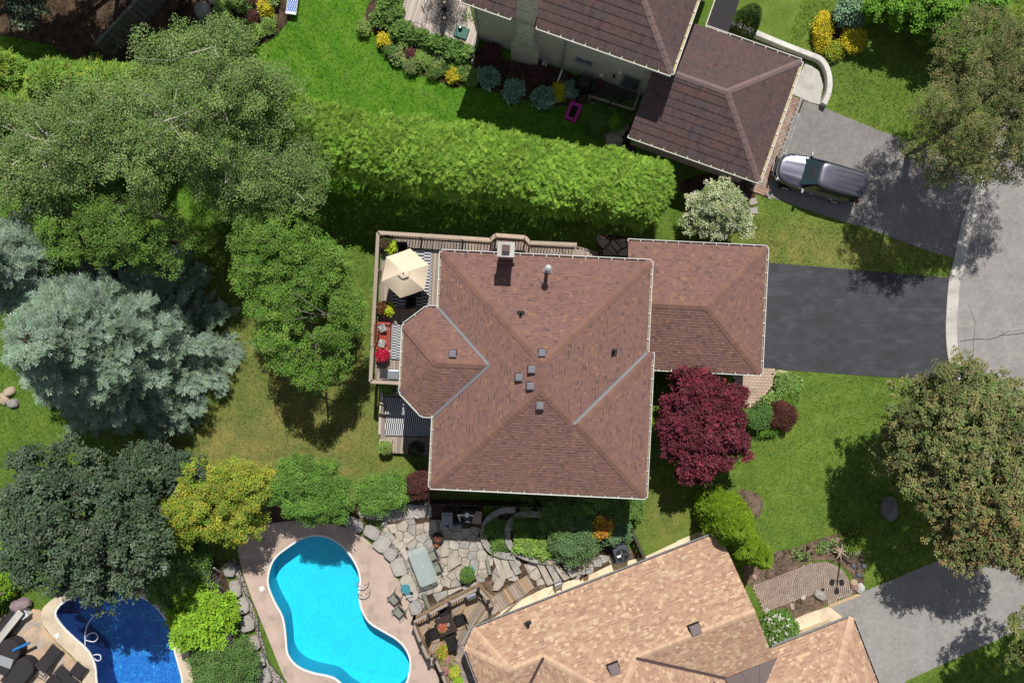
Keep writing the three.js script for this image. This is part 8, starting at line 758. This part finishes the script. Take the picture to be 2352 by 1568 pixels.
  new MB().rbox(0.08, 0.3, 1.1, 0.03, -2.33, 0.62, 0).build('grille', M.black, c); new MB().tube([V3(-2.02, 0.99, -0.74), V3(-2.2, 0.95, -0.45), V3(-2.26, 0.93, 0), V3(-2.2, 0.95, 0.45), V3(-2.02, 0.99, 0.74)], 0.018, 24, 6).build('hood_trim', trim, c); new MB().box(0.02, 0.12, 0.5, -2.375, 0.5, 0).build('number_plate', M.white, c); for (let i = -1.5; i <= 1.5; i++) new MB().box(1.3, 0.006, 0.012, 1.2, 1.678, i * 0.27).build('roof_groove', M.black, c); new MB().lathe([[0.03, 0], [0.02, 0.05], [0, 0.07]], 8, 1.75, 1.66, 0.12).build('antenna', M.black, c); new MB().bar(V3(-0.98, 1.09, -0.3), V3(-0.75, 1.24, 0.3), 0.008, 4).bar(V3(-0.98, 1.09, 0.3), V3(-0.75, 1.24, 0.62), 0.008, 4).build('wiper', M.black, c);
}
// grass
{
  seed(7000); const tuft = (() => { const t = []; for (let i = 0; i < 7; i++) { const a = rr(0, 6.28), d = V3(Math.cos(a) * 0.6, 1, Math.sin(a) * 0.6).normalize(); leafAt(t, V3(rr(-0.05, 0.05), -0.01, rr(-0.05, 0.05)), d, V3(Math.cos(a + 1.5), 0.3, Math.sin(a + 1.5)).normalize(), rr(0.035, 0.06), 0.014); } return soup(t); })();
  const hs = [house1, house2, house3]; const foot = [[[-3.4, -4], [6.3, -4], [6.3, 1], [12, 1], [12, -5], [6, -5]].map(([u, v]) => { const p = F1.world(u, v); return [p.x, p.z]; })];
  const box = noGrass.map((p) => { let a = 1e9, b = -1e9, c = 1e9, d = -1e9; for (const [x, z] of p) { a = Math.min(a, x); b = Math.max(b, x); c = Math.min(c, z); d = Math.max(d, z); } return [a, b, c, d]; });
  const L = new Leaves(), up = V3(0, 1, 0); let n = 0; const solid = [F1.world(1.4, 1.4), 4.9];
  for (let i = 0; i < 330000 && n < 160000; i++) { const x = rr(-28, 28), z = rr(-19, 19); const [u, v] = F1.of(V3(x, 0, z)); if (u > -3.3 && u < 6.3 && v > -3.9 && v < 6.8) continue; const [u3, v3] = F3.of(V3(x, 0, z)); if (u3 > -7 && u3 < 6 && v3 > 12.6) continue; const [u2, v2] = F2.of(V3(x, 0, z)); if (v2 < -14.5 && u2 > -7 && u2 < 2.6) continue; if (u2 > 2.4 && u2 < 8.5 && v2 < -11.9) continue; let bad = false; for (let k = 0; k < noGrass.length; k++) { const b = box[k]; if (x > b[0] && x < b[1] && z > b[2] && z < b[3] && inside(noGrass[k], x, z)) { bad = true; break; } } if (bad) continue; const c = lawnColor(x, z), f = rr(1.05, 1.35); L.put(V3(x, 0, z), fq.setFromAxisAngle(up, rr(0, 6.28)).clone(), rr(0.7, 1.25), [c[0] * f, c[1] * f, c[2] * f]); n++; }
  const holder = L.build('grass', tuft, leafMat(0.7, 0.3), scene); holder.userData = { kind: 'stuff', label: 'short mown grass of the lawns', category: 'grass' }; console.log('grass', n);
}
renderer.render(scene, camera);
